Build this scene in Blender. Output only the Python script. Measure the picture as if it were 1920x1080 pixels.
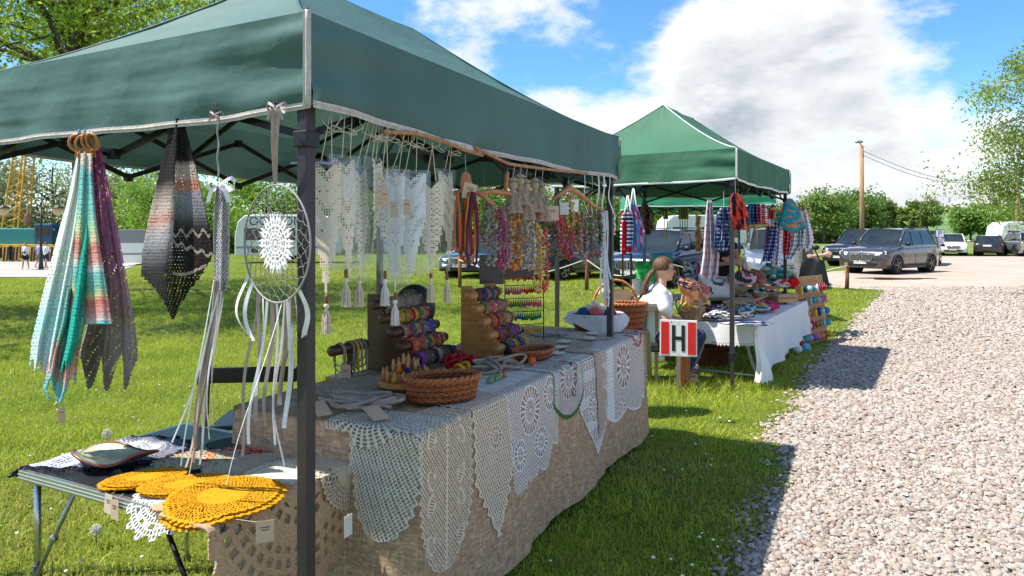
import bpy, bmesh, math, random
import numpy as np
from mathutils import Vector, Matrix
for o in list(bpy.data.objects): bpy.data.objects.remove(o)
scene = bpy.context.scene
COL = scene.collection
PI = math.pi
# ------------------------------------------------------------------ camera
cam_d = bpy.data.cameras.new('camera'); cam = bpy.data.objects.new('camera', cam_d)
COL.objects.link(cam); scene.camera = cam
EYE = 1.5; F = 1280.0; HZ = 440.0
cam.location = (0, 0, EYE); cam.rotation_euler = (PI/2, 0, 0)
cam_d.lens = 24; cam_d.sensor_width = 36; cam_d.shift_y = -100/1920
cam_d.clip_end = 4000; cam_d.clip_start = 0.05
# ------------------------------------------------------------------ sun, sky, exposure
SUN_EL = math.radians(59.5)
sd = bpy.data.lights.new('sun', 'SUN'); so = bpy.data.objects.new('sun', sd); COL.objects.link(so)
sd.energy = 3.25; sd.angle = math.radians(0.53); sd.color = (1.0, 0.94, 0.84)
ldir = Vector((math.cos(SUN_EL), 0.03, -math.sin(SUN_EL)))
so.rotation_euler = ldir.to_track_quat('-Z', 'Y').to_euler(); so.location = (-20, 0, 30)
world = bpy.data.worlds.new('World'); scene.world = world; world.use_nodes = True
def build_world():
    nt = world.node_tree; N = nt.nodes; L = nt.links; N.clear()
    out = N.new('ShaderNodeOutputWorld')
    sky = N.new('ShaderNodeTexSky'); sky.sky_type = 'NISHITA'; sky.sun_disc = False
    sky.sun_elevation = SUN_EL; sky.sun_rotation = math.radians(-90)
    sky.air_density = 1.0; sky.dust_density = 0.15; sky.ozone_density = 3.0
    hs = N.new('ShaderNodeHueSaturation'); hs.inputs['Saturation'].default_value = 1.08
    L.new(sky.outputs[0], hs.inputs['Color'])
    tint = N.new('ShaderNodeMix'); tint.data_type = 'RGBA'; tint.blend_type = 'MULTIPLY'; tint.inputs[0].default_value = 1; tint.inputs[7].default_value = (.58, .84, 1.0, 1)
    L.new(hs.outputs[0], tint.inputs[6])
    bg = N.new('ShaderNodeBackground'); bg.inputs[1].default_value = 0.088
    L.new(tint.outputs[2], bg.inputs[0])
    tc = N.new('ShaderNodeTexCoord')
    sep = N.new('ShaderNodeSeparateXYZ'); L.new(tc.outputs['Generated'], sep.inputs[0])
    def M(op, a, b=None, c=None, clamp=False):
        m = N.new('ShaderNodeMath'); m.operation = op; m.use_clamp = clamp
        for i, v in enumerate((a, b, c)):
            if v is None: continue
            if isinstance(v, (int, float)): m.inputs[i].default_value = v
            else: L.new(v, m.inputs[i])
        return m.outputs[0]
    def noise(scale, detail, rough, off, dist=0.0):
        mp = N.new('ShaderNodeMapping'); mp.inputs['Location'].default_value = off; mp.inputs['Scale'].default_value = (1.0, 1.0, 1.9)
        L.new(tc.outputs['Generated'], mp.inputs[0])
        n = N.new('ShaderNodeTexNoise'); n.inputs['Scale'].default_value = scale; n.inputs['Detail'].default_value = detail
        n.inputs['Roughness'].default_value = rough; n.inputs['Distortion'].default_value = dist
        L.new(mp.outputs[0], n.inputs['Vector']); return n.outputs[0]
    def dens(dx, dz):
        o = (CLOUD_OFF[0]+dx, CLOUD_OFF[1], CLOUD_OFF[2]+dz)
        return M('ADD', M('MULTIPLY', noise(1.9, 2, .5, o), .74), M('MULTIPLY', noise(5.0, 12, .58, (o[0]+3, o[1]+1, o[2])), .42))
    sepz = sep.outputs[2]
    d0 = dens(0, 0); d1 = dens(-.015, .075)
    def ramp(v, a, b, c=0.0, d=1.0, smooth=False):
        m = N.new('ShaderNodeMapRange'); m.interpolation_type = 'SMOOTHSTEP' if smooth else 'LINEAR'
        L.new(v, m.inputs[0])
        for i, x in enumerate((a, b, c, d)): m.inputs[i+1].default_value = x
        return m.outputs[0]
    # more cloud towards the horizon, as cumulus fields stack up there
    zz = sep.outputs[2]
    th = M('ADD', d0, ramp(zz, 0.0, .32, .085, -.012))
    mask = ramp(th, CLOUD_T, CLOUD_T+.075, smooth=True)
    # tops that face the sun are bright, thick undersides are grey
    lit = ramp(M('SUBTRACT', d0, d1), -.035, .10)
    core = ramp(th, CLOUD_T+.03, CLOUD_T+.15)
    grey = M('MULTIPLY', core, M('SUBTRACT', 1.0, lit), clamp=True)
    mx = N.new('ShaderNodeMix'); mx.data_type = 'RGBA'
    mx.inputs[6].default_value = (1.0, 0.985, 0.96, 1); mx.inputs[7].default_value = (0.31, 0.365, 0.44, 1)
    L.new(grey, mx.inputs[0])
    bgc = N.new('ShaderNodeBackground'); bgc.inputs[1].default_value = 0.465
    L.new(mx.outputs[2], bgc.inputs[0])
    ms = N.new('ShaderNodeMixShader'); L.new(M('MULTIPLY', mask, 0.97), ms.inputs[0])
    L.new(bg.outputs[0], ms.inputs[1]); L.new(bgc.outputs[0], ms.inputs[2])
    L.new(ramp(zz, -.02, .20), tint.inputs[0])
    L.new(ms.outputs[0], out.inputs[0])
CLOUD_OFF = (4.5, 6.21, -8.67); CLOUD_T = .602
build_world()
vs = scene.view_settings; vs.view_transform = 'Standard'; vs.look = 'None'; vs.exposure = 1.4; vs.gamma = 1.0
vs.use_curve_mapping = False
try:
    scene.cycles.transparent_max_bounces = 12; scene.cycles.max_bounces = 6
except Exception: pass

# ------------------------------------------------------------------ helpers
def at(px, py, d):
    """world point seen at that photo pixel, d metres ahead of the camera"""
    return Vector(((px-960)/F*d, d, EYE-(py-HZ)/F*d))
def onground(px, py, z=0.0):
    d = (EYE-z)*F/(py-HZ); return Vector(((px-960)/F*d, d, z))
def V(*a): return Vector(a)
ORG = {}
def tag(o, label=None, cat=None, group=None, kind=None):
    if label: o['label'] = label
    if cat: o['category'] = cat
    if group: o['group'] = group
    if kind: o['kind'] = kind
    return o
def thing(name, label, cat, loc, group=None):
    o = bpy.data.objects.new(name, None); COL.objects.link(o); o.empty_display_size = 0.1
    o.location = loc; ORG[o.name] = Vector(loc); return tag(o, label, cat, group)
def link_mesh(me, name, parent=None, base=True):
    """me is in world coordinates; move it to its parent's (or its own base) origin"""
    o = bpy.data.objects.new(name, me); COL.objects.link(o)
    n = len(me.vertices); a = np.empty(n*3, np.float32); me.vertices.foreach_get('co', a); a = a.reshape(-1, 3)
    if parent is not None:
        org = ORG[parent.name]; o.parent = parent
    elif base and n:
        mn = a.min(0); mx = a.max(0); org = Vector(((mn[0]+mx[0])/2, (mn[1]+mx[1])/2, mn[2])); o.location = org
    else: org = Vector((0, 0, 0))
    a = a-np.array(org, np.float32); me.vertices.foreach_set('co', a.ravel()); me.update()
    ORG[o.name] = Vector(org); return o
def mesh_np(name, verts, quads=None, tris=None, mat=None, vcol=None, fcol=None, smooth=False, uv=None):
    me = bpy.data.meshes.new(name)
    verts = np.asarray(verts, np.float32)
    q = np.zeros((0, 4), np.int32) if quads is None else np.asarray(quads, np.int32).reshape(-1, 4)
    t = np.zeros((0, 3), np.int32) if tris is None else np.asarray(tris, np.int32).reshape(-1, 3)
    me.vertices.add(len(verts)); me.vertices.foreach_set('co', verts.ravel())
    nl = len(q)*4+len(t)*3; me.loops.add(nl)
    me.loops.foreach_set('vertex_index', np.concatenate([q.ravel(), t.ravel()]))
    me.polygons.add(len(q)+len(t))
    ls = np.concatenate([np.arange(len(q))*4, len(q)*4+np.arange(len(t))*3]).astype(np.int32)
    me.polygons.foreach_set('loop_start', ls)
    if smooth: me.polygons.foreach_set('use_smooth', np.ones(len(q)+len(t), bool))
    me.update(calc_edges=True)
    for c, dom in ((vcol, 'POINT'), (fcol, 'FACE')):
        if c is not None:
            c = np.asarray(c, np.float32)
            if c.shape[1] == 3: c = np.concatenate([c, np.ones((len(c), 1), np.float32)], 1)
            at_ = me.attributes.new('Col', 'FLOAT_COLOR', dom); at_.data.foreach_set('color', c.ravel())
    if mat: me.materials.append(mat)
    return me
class MB:
    """collects shapes (world coordinates), builds ONE mesh object"""
    def __init__(s): s.v = []; s.f = []; s.c = []; s.cur = (1, 1, 1)
    def color(s, c): s.cur = c; return s
    def add(s, vs_, fs):
        b = len(s.v); s.v += [tuple(p) for p in vs_]; s.f += [tuple(b+i for i in f) for f in fs]; s.c += [s.cur]*len(vs_); return s
    def box(s, c, size, ax=None, ay=None, az=None):
        c = Vector(c); ax = Vector(ax or (1, 0, 0)); ay = Vector(ay or (0, 1, 0)); az = Vector(az or ax.cross(ay))
        hx, hy, hz = size[0]/2, size[1]/2, size[2]/2
        vs_ = [c+ax*hx*i+ay*hy*j+az*hz*k for i in (-1, 1) for j in (-1, 1) for k in (-1, 1)]
        return s.add(vs_, [(0, 1, 3, 2), (4, 6, 7, 5), (0, 4, 5, 1), (2, 3, 7, 6), (0, 2, 6, 4), (1, 5, 7, 3)])
    def bar(s, a, b, w, h=None, up=(0, 0, 1)):
        a = Vector(a); b = Vector(b); h = h or w; d = (b-a); l = d.length; d.normalize()
        up = Vector(up)
        if abs(d.dot(up)) > .98: up = Vector((1, 0, 0))
        sx = d.cross(up).normalized(); sy = sx.cross(d)
        return s.box((a+b)/2, (l, w, h), d, sx, sy)
    def tube(s, pts, r, n=8, caps=True, closed=False):
        pts = [Vector(p) for p in pts]; m = len(pts)
        rs = r if isinstance(r, (list, tuple)) else [r]*m
        vs_ = []; nrm = None
        for i, p in enumerate(pts):
            if closed: d = pts[(i+1) % m]-pts[i-1]
            else: d = pts[min(i+1, m-1)]-pts[max(i-1, 0)]
            if d.length < 1e-9: d = Vector((0, 0, 1))
            d.normalize()
            if nrm is None:
                nrm = d.cross(Vector((0, 0, 1)) if abs(d.z) < .95 else Vector((1, 0, 0))).normalized()
            else:
                nrm = (nrm-d*nrm.dot(d))
                nrm = nrm.normalized() if nrm.length > 1e-6 else d.orthogonal().normalized()
            b = d.cross(nrm)
            for k in range(n):
                a = 2*PI*k/n; vs_.append(p+(nrm*math.cos(a)+b*math.sin(a))*rs[i])
        fs = []
        for i in range(m if closed else m-1):
            j = (i+1) % m
            for k in range(n): fs.append((i*n+k, i*n+(k+1) % n, j*n+(k+1) % n, j*n+k))
        if caps and not closed:
            fs.append(tuple(range(n))[::-1]); fs.append(tuple((m-1)*n+k for k in range(n)))
        return s.add(vs_, fs)
    def lathe(s, c, prof, n=20, ax=(0, 0, 1), sx=1, sy=1, rx=None, cap=True):
        c = Vector(c); az = Vector(ax).normalized()
        a1 = Vector(rx).normalized() if rx else az.orthogonal().normalized()
        a2 = az.cross(a1); vs_ = []
        for (r, z) in prof:
            for k in range(n):
                a = 2*PI*k/n; vs_.append(c+az*z+a1*(r*sx*math.cos(a))+a2*(r*sy*math.sin(a)))
        fs = [(i*n+k, i*n+(k+1) % n, (i+1)*n+(k+1) % n, (i+1)*n+k) for i in range(len(prof)-1) for k in range(n)]
        if cap:
            fs.append(tuple(range(n))[::-1]); fs.append(tuple((len(prof)-1)*n+k for k in range(n)))
        return s.add(vs_, fs)
    def ball(s, c, r, n=10, m=6, ax=None):
        rx, ry, rz = (r, r, r) if isinstance(r, (int, float)) else r
        c = Vector(c); R = ax or Matrix.Identity(3); vs_ = []; fs = []
        for i in range(1, m):
            t = PI*i/m
            for k in range(n):
                a = 2*PI*k/n; vs_.append(c+R @ Vector((rx*math.sin(t)*math.cos(a), ry*math.sin(t)*math.sin(a), rz*math.cos(t))))
        top = len(vs_); vs_.append(c+R @ Vector((0, 0, rz))); vs_.append(c-R @ Vector((0, 0, rz)))
        for i in range(m-2):
            for k in range(n): fs.append((i*n+k, (i+1)*n+k, (i+1)*n+(k+1) % n, i*n+(k+1) % n))
        for k in range(n):
            fs.append((top, k, (k+1) % n)); fs.append((top+1, (m-2)*n+(k+1) % n, (m-2)*n+k))
        return s.add(vs_, fs)
    def torus(s, c, R, r, ax=(0, 0, 1), n=20, m=8, sx=1, sy=1, rx=None):
        az = Vector(ax).normalized(); a1 = Vector(rx).normalized() if rx else az.orthogonal().normalized(); a2 = az.cross(a1)
        pts = [Vector(c)+a1*(R*sx*math.cos(2*PI*k/n))+a2*(R*sy*math.sin(2*PI*k/n)) for k in range(n)]
        return s.tube(pts, r, m, closed=True)
    def prism(s, poly, d):
        """poly: planar list of 3d points, extruded by vector d"""
        n = len(poly); d = Vector(d); p = [Vector(q) for q in poly]
        return s.add(p+[q+d for q in p], [tuple(range(n))[::-1], tuple(range(n, 2*n))]+[(i, (i+1) % n, n+(i+1) % n, n+i) for i in range(n)])
    def ribbon(s, pts, w, side, thick=0.0):
        pts = [Vector(p) for p in pts]
        vs_ = []
        for i, p in enumerate(pts):
            sd_ = Vector(side[i] if isinstance(side, list) else side).normalized()
            ww = w[i] if isinstance(w, (list, tuple)) else w
            vs_ += [p-sd_*ww/2, p+sd_*ww/2]
        return s.add(vs_, [(2*i, 2*i+1, 2*i+3, 2*i+2) for i in range(len(pts)-1)])
    def build(s, name, mat, parent=None, smooth=False, bevel=0, col=False, base=True):
        me = bpy.data.meshes.new(name); me.from_pydata(s.v, [], s.f)
        if smooth: me.polygons.foreach_set('use_smooth', np.ones(len(me.polygons), bool))
        if col:
            c = np.ones((len(s.v), 4), np.float32); c[:, :3] = np.array(s.c, np.float32)
            a = me.attributes.new('Col', 'FLOAT_COLOR', 'POINT'); a.data.foreach_set('color', c.ravel())
        me.materials.append(mat); me.update()
        o = link_mesh(me, name, parent, base)
        if bevel:
            b = o.modifiers.new('bevel', 'BEVEL'); b.width = bevel; b.segments = 2; b.limit_method = 'ANGLE'; b.angle_limit = .7
        return o
def grid_cloth(name, S, nu, nv, mat, mask=None, col=None, parent=None, smooth=True, thick=0.0, base=True):
    """a sheet S(U,V)->(X,Y,Z); faces where mask(u,v) is False are holes; col(u,v) gives the yarn or print colour"""
    U, W = np.meshgrid(np.linspace(0, 1, nu+1), np.linspace(0, 1, nv+1), indexing='ij')
    P = np.stack(S(U, W), -1).reshape(-1, 3)
    i, j = np.meshgrid(np.arange(nu), np.arange(nv), indexing='ij')
    a = i*(nv+1)+j; Q = np.stack([a, a+nv+1, a+nv+2, a+1], -1).reshape(-1, 4)
    uc = ((i+.5)/nu).ravel(); vc = ((j+.5)/nv).ravel()
    keep = np.ones(len(Q), bool) if mask is None else mask(uc, vc)
    Q = Q[keep]; fc = None
    if col is not None: fc = np.stack([np.broadcast_to(np.asarray(c, np.float32), uc.shape) for c in col(uc, vc)], -1)[keep]
    used = np.unique(Q); remap = np.zeros(len(P), np.int32); remap[used] = np.arange(len(used))
    me = mesh_np(name, P[used], quads=remap[Q], mat=mat, fcol=fc, smooth=smooth)
    o = link_mesh(me, name, parent, base)
    if thick:
        m = o.modifiers.new('thickness', 'SOLIDIFY'); m.thickness = thick; m.offset = 0
    return o
def bake(o):
    """turn modifiers into mesh"""
    dg = bpy.context.evaluated_depsgraph_get(); dg.update()
    me = bpy.data.meshes.new_from_object(o.evaluated_get(dg)); old = o.data
    o.modifiers.clear(); o.data = me; bpy.data.meshes.remove(old); return o
def text_mesh(txt, name, origin, right, up, size, mat, parent, depth=0.002, align='CENTER'):
    cu = bpy.data.curves.new(name, 'FONT'); cu.body = txt; cu.size = size; cu.extrude = depth; cu.align_x = align; cu.align_y = 'CENTER'
    t = bpy.data.objects.new(name, cu); COL.objects.link(t)
    dg = bpy.context.evaluated_depsgraph_get(); me = bpy.data.meshes.new_from_object(t.evaluated_get(dg))
    bpy.data.objects.remove(t); me.name = name; me.materials.clear(); me.materials.append(mat)
    r = Vector(right).normalized(); u_ = Vector(up).normalized(); n = r.cross(u_)
    Mx = Matrix((r, u_, n)).transposed().to_4x4(); Mx.translation = Vector(origin); me.transform(Mx)
    return link_mesh(me, name, parent)
# ------------------------------------------------------------------ materials
MATS = {}
def srgb(r, g, b):
    f = lambda c: c/12.92 if c <= .04045 else ((c+.055)/1.055)**2.4
    return (f(r/255), f(g/255), f(b/255))
def mat(name, color=None, rough=.6, metal=0, var=.12, scale=30, bump=0.0, bscale=None, spec=.4, trans=0.0, coat=0, vc=False, alpha=1.0, stretch=None, sheen=0):
    if name in MATS: return MATS[name]
    m = bpy.data.materials.new(name); m.use_nodes = True; MATS[name] = m
    nt = m.node_tree; N = nt.nodes; L = nt.links; b = N['Principled BSDF']; out = N['Material Output']
    b.inputs['Roughness'].default_value = rough; b.inputs['Metallic'].default_value = metal
    b.inputs['Specular IOR Level'].default_value = spec; b.inputs['Coat Weight'].default_value = coat
    b.inputs['Coat Roughness'].default_value = .03; b.inputs['Alpha'].default_value = alpha
    if sheen: b.inputs['Sheen Weight'].default_value = sheen
    tc = N.new('ShaderNodeTexCoord'); n = N.new('ShaderNodeTexNoise'); n.inputs['Scale'].default_value = scale; n.inputs['Detail'].default_value = 5
    src = tc.outputs['Object']
    if stretch:
        mp = N.new('ShaderNodeMapping'); mp.inputs['Scale'].default_value = stretch; L.new(src, mp.inputs[0]); src = mp.outputs[0]
    L.new(src, n.inputs['Vector'])
    mr = N.new('ShaderNodeMapRange'); L.new(n.outputs[0], mr.inputs[0]); mr.inputs[1].default_value = .3; mr.inputs[2].default_value = .7
    mr.inputs[3].default_value = 1-var; mr.inputs[4].default_value = 1+var
    if vc:
        c = N.new('ShaderNodeAttribute'); c.attribute_name = 'Col'; csock = c.outputs['Color']
    else:
        c = N.new('ShaderNodeRGB'); c.outputs[0].default_value = (*color, 1); csock = c.outputs[0]
    mul = N.new('ShaderNodeVectorMath'); mul.operation = 'SCALE'; L.new(csock, mul.inputs[0]); L.new(mr.outputs[0], mul.inputs['Scale'])
    L.new(mul.outputs[0], b.inputs['Base Color'])
    if bump:
        n2 = N.new('ShaderNodeTexNoise'); n2.inputs['Scale'].default_value = bscale or scale*4; n2.inputs['Detail'].default_value = 4; L.new(src, n2.inputs['Vector'])
        bp = N.new('ShaderNodeBump'); bp.inputs['Strength'].default_value = bump; bp.inputs['Distance'].default_value = .01
        L.new(n2.outputs[0], bp.inputs['Height']); L.new(bp.outputs[0], b.inputs['Normal'])
    if trans:
        t = N.new('ShaderNodeBsdfTranslucent'); L.new(mul.outputs[0], t.inputs[0])
        mx = N.new('ShaderNodeMixShader'); mx.inputs[0].default_value = trans
        L.new(b.outputs[0], mx.inputs[1]); L.new(t.outputs[0], mx.inputs[2]); L.new(mx.outputs[0], out.inputs[0])
    return m
def weave(name, color, color2, pitch=.004, var=.2, rough=.9, bump=.5, trans=0, fold=None):
    """woven cloth: crossed thread waves over a colour noise"""
    if name in MATS: return MATS[name]
    m = mat(name, color, rough, var=var, scale=18, spec=.1)
    nt = m.node_tree; N = nt.nodes; L = nt.links; b = N['Principled BSDF']; tc = [x for x in N if x.bl_idname == 'ShaderNodeTexCoord'][0]
    n = N.new('ShaderNodeTexNoise'); n.inputs['Scale'].default_value = 1/pitch/3; n.inputs['Detail'].default_value = 3; n.inputs['Roughness'].default_value = .7
    mp = N.new('ShaderNodeMapping'); mp.inputs['Scale'].default_value = (1, 1, .25); L.new(tc.outputs['Object'], mp.inputs[0]); L.new(mp.outputs[0], n.inputs['Vector'])
    n2 = N.new('ShaderNodeTexNoise'); n2.inputs['Scale'].default_value = 1/pitch/3; n2.inputs['Detail'].default_value = 3
    mp2 = N.new('ShaderNodeMapping'); mp2.inputs['Scale'].default_value = (.25, .25, 1); L.new(tc.outputs['Object'], mp2.inputs[0]); L.new(mp2.outputs[0], n2.inputs['Vector'])
    ad = N.new('ShaderNodeMath'); ad.operation = 'MULTIPLY'; L.new(n.outputs[0], ad.inputs[0]); L.new(n2.outputs[0], ad.inputs[1])
    mr = N.new('ShaderNodeMapRange'); L.new(ad.outputs[0], mr.inputs[0]); mr.inputs[1].default_value = .15; mr.inputs[2].default_value = .37
    mx = N.new('ShaderNodeMix'); mx.data_type = 'RGBA'; L.new(mr.outputs[0], mx.inputs[0]); mx.inputs[6].default_value = (*color2, 1)
    old = b.inputs['Base Color'].links[0].from_socket; L.new(old, mx.inputs[7]); L.new(mx.outputs[2], b.inputs['Base Color'])
    bp = N.new('ShaderNodeBump'); bp.inputs['Strength'].default_value = bump; bp.inputs['Distance'].default_value = .004
    L.new(ad.outputs[0], bp.inputs['Height']); L.new(bp.outputs[0], b.inputs['Normal'])
    return m
def film(name, tint=(.93, .95, .97), fac=.12):
    """clear plastic bag film: mostly see-through, some gloss"""
    if name in MATS: return MATS[name]
    m = bpy.data.materials.new(name); m.use_nodes = True; MATS[name] = m
    nt = m.node_tree; N = nt.nodes; L = nt.links; N.remove(N['Principled BSDF']); out = N['Material Output']
    t = N.new('ShaderNodeBsdfTransparent'); t.inputs[0].default_value = (*tint, 1)
    g = N.new('ShaderNodeBsdfGlossy'); g.inputs['Roughness'].default_value = .12; g.inputs[0].default_value = (1, 1, 1, 1)
    d = N.new('ShaderNodeBsdfTranslucent'); d.inputs[0].default_value = (.9, .9, .9, 1)
    n = N.new('ShaderNodeTexNoise'); n.inputs['Scale'].default_value = 9
    bp = N.new('ShaderNodeBump'); bp.inputs['Strength'].default_value = .6; bp.inputs['Distance'].default_value = .02; L.new(n.outputs[0], bp.inputs['Height']); L.new(bp.outputs[0], g.inputs['Normal'])
    m0 = N.new('ShaderNodeMixShader'); m0.inputs[0].default_value = .4; L.new(g.outputs[0], m0.inputs[1]); L.new(d.outputs[0], m0.inputs[2])
    mx = N.new('ShaderNodeMixShader'); mx.inputs[0].default_value = fac
    L.new(t.outputs[0], mx.inputs[1]); L.new(m0.outputs[0], mx.inputs[2]); L.new(mx.outputs[0], out.inputs[0]); return m
rnd = random.Random(7); nr = np.random.default_rng(11)
def S01(x): x = np.clip(x, 0, 1); return x*x*(3-2*x)
def vnoise(x, y, seed=0):
    """smooth value noise (numpy)"""
    xi = np.floor(x).astype(np.int64); yi = np.floor(y).astype(np.int64); fx = x-xi; fy = y-yi
    def h(a, b):
        n = (a*374761393+b*668265263+seed*144665) & 0x7fffffff; n = (n ^ (n >> 13))*1274126177 & 0x7fffffff
        return ((n ^ (n >> 16)) & 0xffff)/65535.0
    fx = fx*fx*(3-2*fx); fy = fy*fy*(3-2*fy)
    return (h(xi, yi)*(1-fx)+h(xi+1, yi)*fx)*(1-fy)+(h(xi, yi+1)*(1-fx)+h(xi+1, yi+1)*fx)*fy
def fbm(x, y, seed=0, o=4):
    s = 0; a = .5
    for k in range(o): s = s+a*vnoise(x*2**k, y*2**k, seed+k); a *= .5
    return s
# ------------------------------------------------------------------ terrain
U3 = Vector((.45, .893, 0)).normalized(); V3 = Vector((-.893, .45, 0)).normalized()
def gz(x, y):
    """height of the land"""
    x = np.asarray(x, float); y = np.asarray(y, float); yy = np.maximum(y, 1)
    drop = -.57*S01((y-16)/18)*S01((-x/yy-.5)/.12)
    rise = (15*S01((y-95)/330)+4*S01((y-380)/400))*S01((x+40)/160+.15)
    return drop+rise
def road_edge(y):
    """x of the left edge of the gravel, by distance"""
    ys = [-3, 0, 2.0, 3.0, 3.6, 4.2, 4.68, 5.0, 5.8, 6.4, 7.3, 9.14, 12, 15, 18.3]
    xs = [-.9, .1, .62, 1.02, 1.38, 1.72, 1.95, 1.86, 2.45, 2.75, 3.25, 4.3, 6.1, 8.0, 10.0]
    return np.interp(y, ys, xs)+.09*(vnoise(np.asarray(y, float)*3.1, np.zeros_like(np.asarray(y, float))+.5, 5)-.5)+.1*(vnoise(np.asarray(y, float)*9.1, np.zeros_like(np.asarray(y, float))+2.5, 6)-.5)
def ground_mat():
    m = bpy.data.materials.new('grass_ground'); m.use_nodes = True; nt = m.node_tree; N = nt.nodes; L = nt.links; b = N['Principled BSDF']
    b.inputs['Roughness'].default_value = .95; b.inputs['Specular IOR Level'].default_value = .1
    tc = N.new('ShaderNodeTexCoord')
    def noise(s, d=6):
        n = N.new('ShaderNodeTexNoise'); n.inputs['Scale'].default_value = s; n.inputs['Detail'].default_value = d; L.new(tc.outputs['Object'], n.inputs['Vector']); return n.outputs[0]
    r = N.new('ShaderNodeValToRGB'); L.new(noise(.9), r.inputs[0])
    r.color_ramp.elements[0].position = .3; r.color_ramp.elements[0].color = (.085, .135, .02, 1)
    r.color_ramp.elements[1].position = .72; r.color_ramp.elements[1].color = (.20, .25, .04, 1)
    r2 = N.new('ShaderNodeValToRGB'); L.new(noise(38, 5), r2.inputs[0])
    r2.color_ramp.elements[0].position = .35; r2.color_ramp.elements[0].color = (.6, .6, .5, 1)
    r2.color_ramp.elements[1].position = .65; r2.color_ramp.elements[1].color = (1.25, 1.25, 1.1, 1)
    mx = N.new('ShaderNodeMix'); mx.data_type = 'RGBA'; mx.blend_type = 'MULTIPLY'; mx.inputs[0].default_value = 1
    L.new(r.outputs[0], mx.inputs[6]); L.new(r2.outputs[0], mx.inputs[7]); L.new(mx.outputs[2], b.inputs['Base Color'])
    bp = N.new('ShaderNodeBump'); bp.inputs['Strength'].default_value = .8; bp.inputs['Distance'].default_value = .04; L.new(noise(60, 4), bp.inputs['Height']); L.new(bp.outputs[0], b.inputs['Normal'])
    return m
def sheet(name, xs, ys, zfun, m, mask=None):
    X, Y = np.meshgrid(xs, ys, indexing='ij'); Z = zfun(X, Y)
    P = np.stack([X, Y, Z], -1).reshape(-1, 3); nx, ny = len(xs), len(ys)
    i, j = np.meshgrid(np.arange(nx-1), np.arange(ny-1), indexing='ij'); a = i*ny+j
    Q = np.stack([a, a+ny, a+ny+1, a+1], -1).reshape(-1, 4)
    if mask is not None:
        c = P[Q].mean(1); Q = Q[mask(c[:, 0], c[:, 1])]
    o = link_mesh(mesh_np(name, P, quads=Q, mat=m, smooth=True), name, None, False); tag(o, kind='structure'); return o
_xs = np.concatenate([-np.geomspace(900, 30, 30), np.linspace(-28, 28, 57), np.geomspace(30, 900, 30)])
_ys = np.concatenate([np.linspace(-12, 60, 90), np.geomspace(62, 2600, 60)])
ground = sheet('ground', _xs, _ys, gz, ground_mat())
# gravel road: a sheet that starts at the ragged edge
def strip(name, ys, xl, xr, nx, m, lift):
    ys = np.asarray(ys); T = np.linspace(0, 1, nx)
    L_ = xl(ys); R_ = xr(ys)
    X = L_[:, None]*(1-T)+R_[:, None]*T; Y = np.repeat(ys[:, None], nx, 1); Z = gz(X, Y)+lift
    P = np.stack([X, Y, Z], -1).reshape(-1, 3); ny = len(ys)
    i, j = np.meshgrid(np.arange(ny-1), np.arange(nx-1), indexing='ij'); a = i*nx+j
    Q = np.stack([a, a+1, a+nx+1, a+nx], -1).reshape(-1, 4)
    o = link_mesh(mesh_np(name, P, quads=Q, mat=m, smooth=True), name, None, False); tag(o, kind='structure'); return o
def stone_mat(name, ca, cb, cc, scale, bump):
    m = bpy.data.materials.new(name); m.use_nodes = True; nt = m.node_tree; N = nt.nodes; L = nt.links; b = N['Principled BSDF']
    b.inputs['Roughness'].default_value = .9; b.inputs['Specular IOR Level'].default_value = .2
    tc = N.new('ShaderNodeTexCoord')
    vo = N.new('ShaderNodeTexVoronoi'); vo.inputs['Scale'].default_value = scale; L.new(tc.outputs['Object'], vo.inputs['Vector'])
    r = N.new('ShaderNodeValToRGB'); L.new(vo.outputs['Color'], r.inputs[0])
    r.color_ramp.elements[0].position = .1; r.color_ramp.elements[0].color = (*ca, 1); r.color_ramp.elements[1].position = .9; r.color_ramp.elements[1].color = (*cb, 1)
    n = N.new('ShaderNodeTexNoise'); n.inputs['Scale'].default_value = .5; n.inputs['Detail'].default_value = 8; n.inputs['Roughness'].default_value = .65; L.new(tc.outputs['Object'], n.inputs['Vector'])
    mr = N.new('ShaderNodeMapRange'); L.new(n.outputs[0], mr.inputs[0]); mr.inputs[1].default_value = .45; mr.inputs[2].default_value = .68
    mx = N.new('ShaderNodeMix'); mx.data_type = 'RGBA'; L.new(mr.outputs[0], mx.inputs[0]); L.new(r.outputs[0], mx.inputs[6]); mx.inputs[7].default_value = (*cc, 1)
    L.new(mx.outputs[2], b.inputs['Base Color'])
    bp = N.new('ShaderNodeBump'); bp.inputs['Strength'].default_value = bump; bp.inputs['Distance'].default_value = .012; bp.invert = True
    L.new(vo.outputs['Distance'], bp.inputs['Height']); L.new(bp.outputs[0], b.inputs['Normal']); return m
GRAVEL_BED = stone_mat('gravel_bed', (.30, .25, .21), (.50, .43, .37), (.42, .36, .31), 52, 1.0)
SAND = stone_mat('sandy_dirt', (.40, .325, .265), (.46, .385, .32), (.35, .275, .215), 9, .25)
ys_road = np.concatenate([np.arange(-3, 13, .06), np.arange(13, 19.3, .2)])
road = strip('road', ys_road, lambda y: road_edge(y), lambda y: np.full_like(y, 0.)+16+y*.9, 30, GRAVEL_BED, .004)
# sandy car park beyond the gravel
def lot_left(y): return np.interp(y, [18.0, 19.5, 22, 25, 28, 32, 40, 46, 60], [10.4, 9.0, 8.3, 10.5, 13.5, 16.5, 22, 27, 40])+.5*(vnoise(y*1.3, y*0+3.3, 8)-.5)
lot = strip('parking_lot', np.concatenate([np.arange(18.2, 30, .2), np.arange(30, 47.5, .5)]), lot_left, lambda y: 30+y*1.1, 24, SAND, .009)
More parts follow.
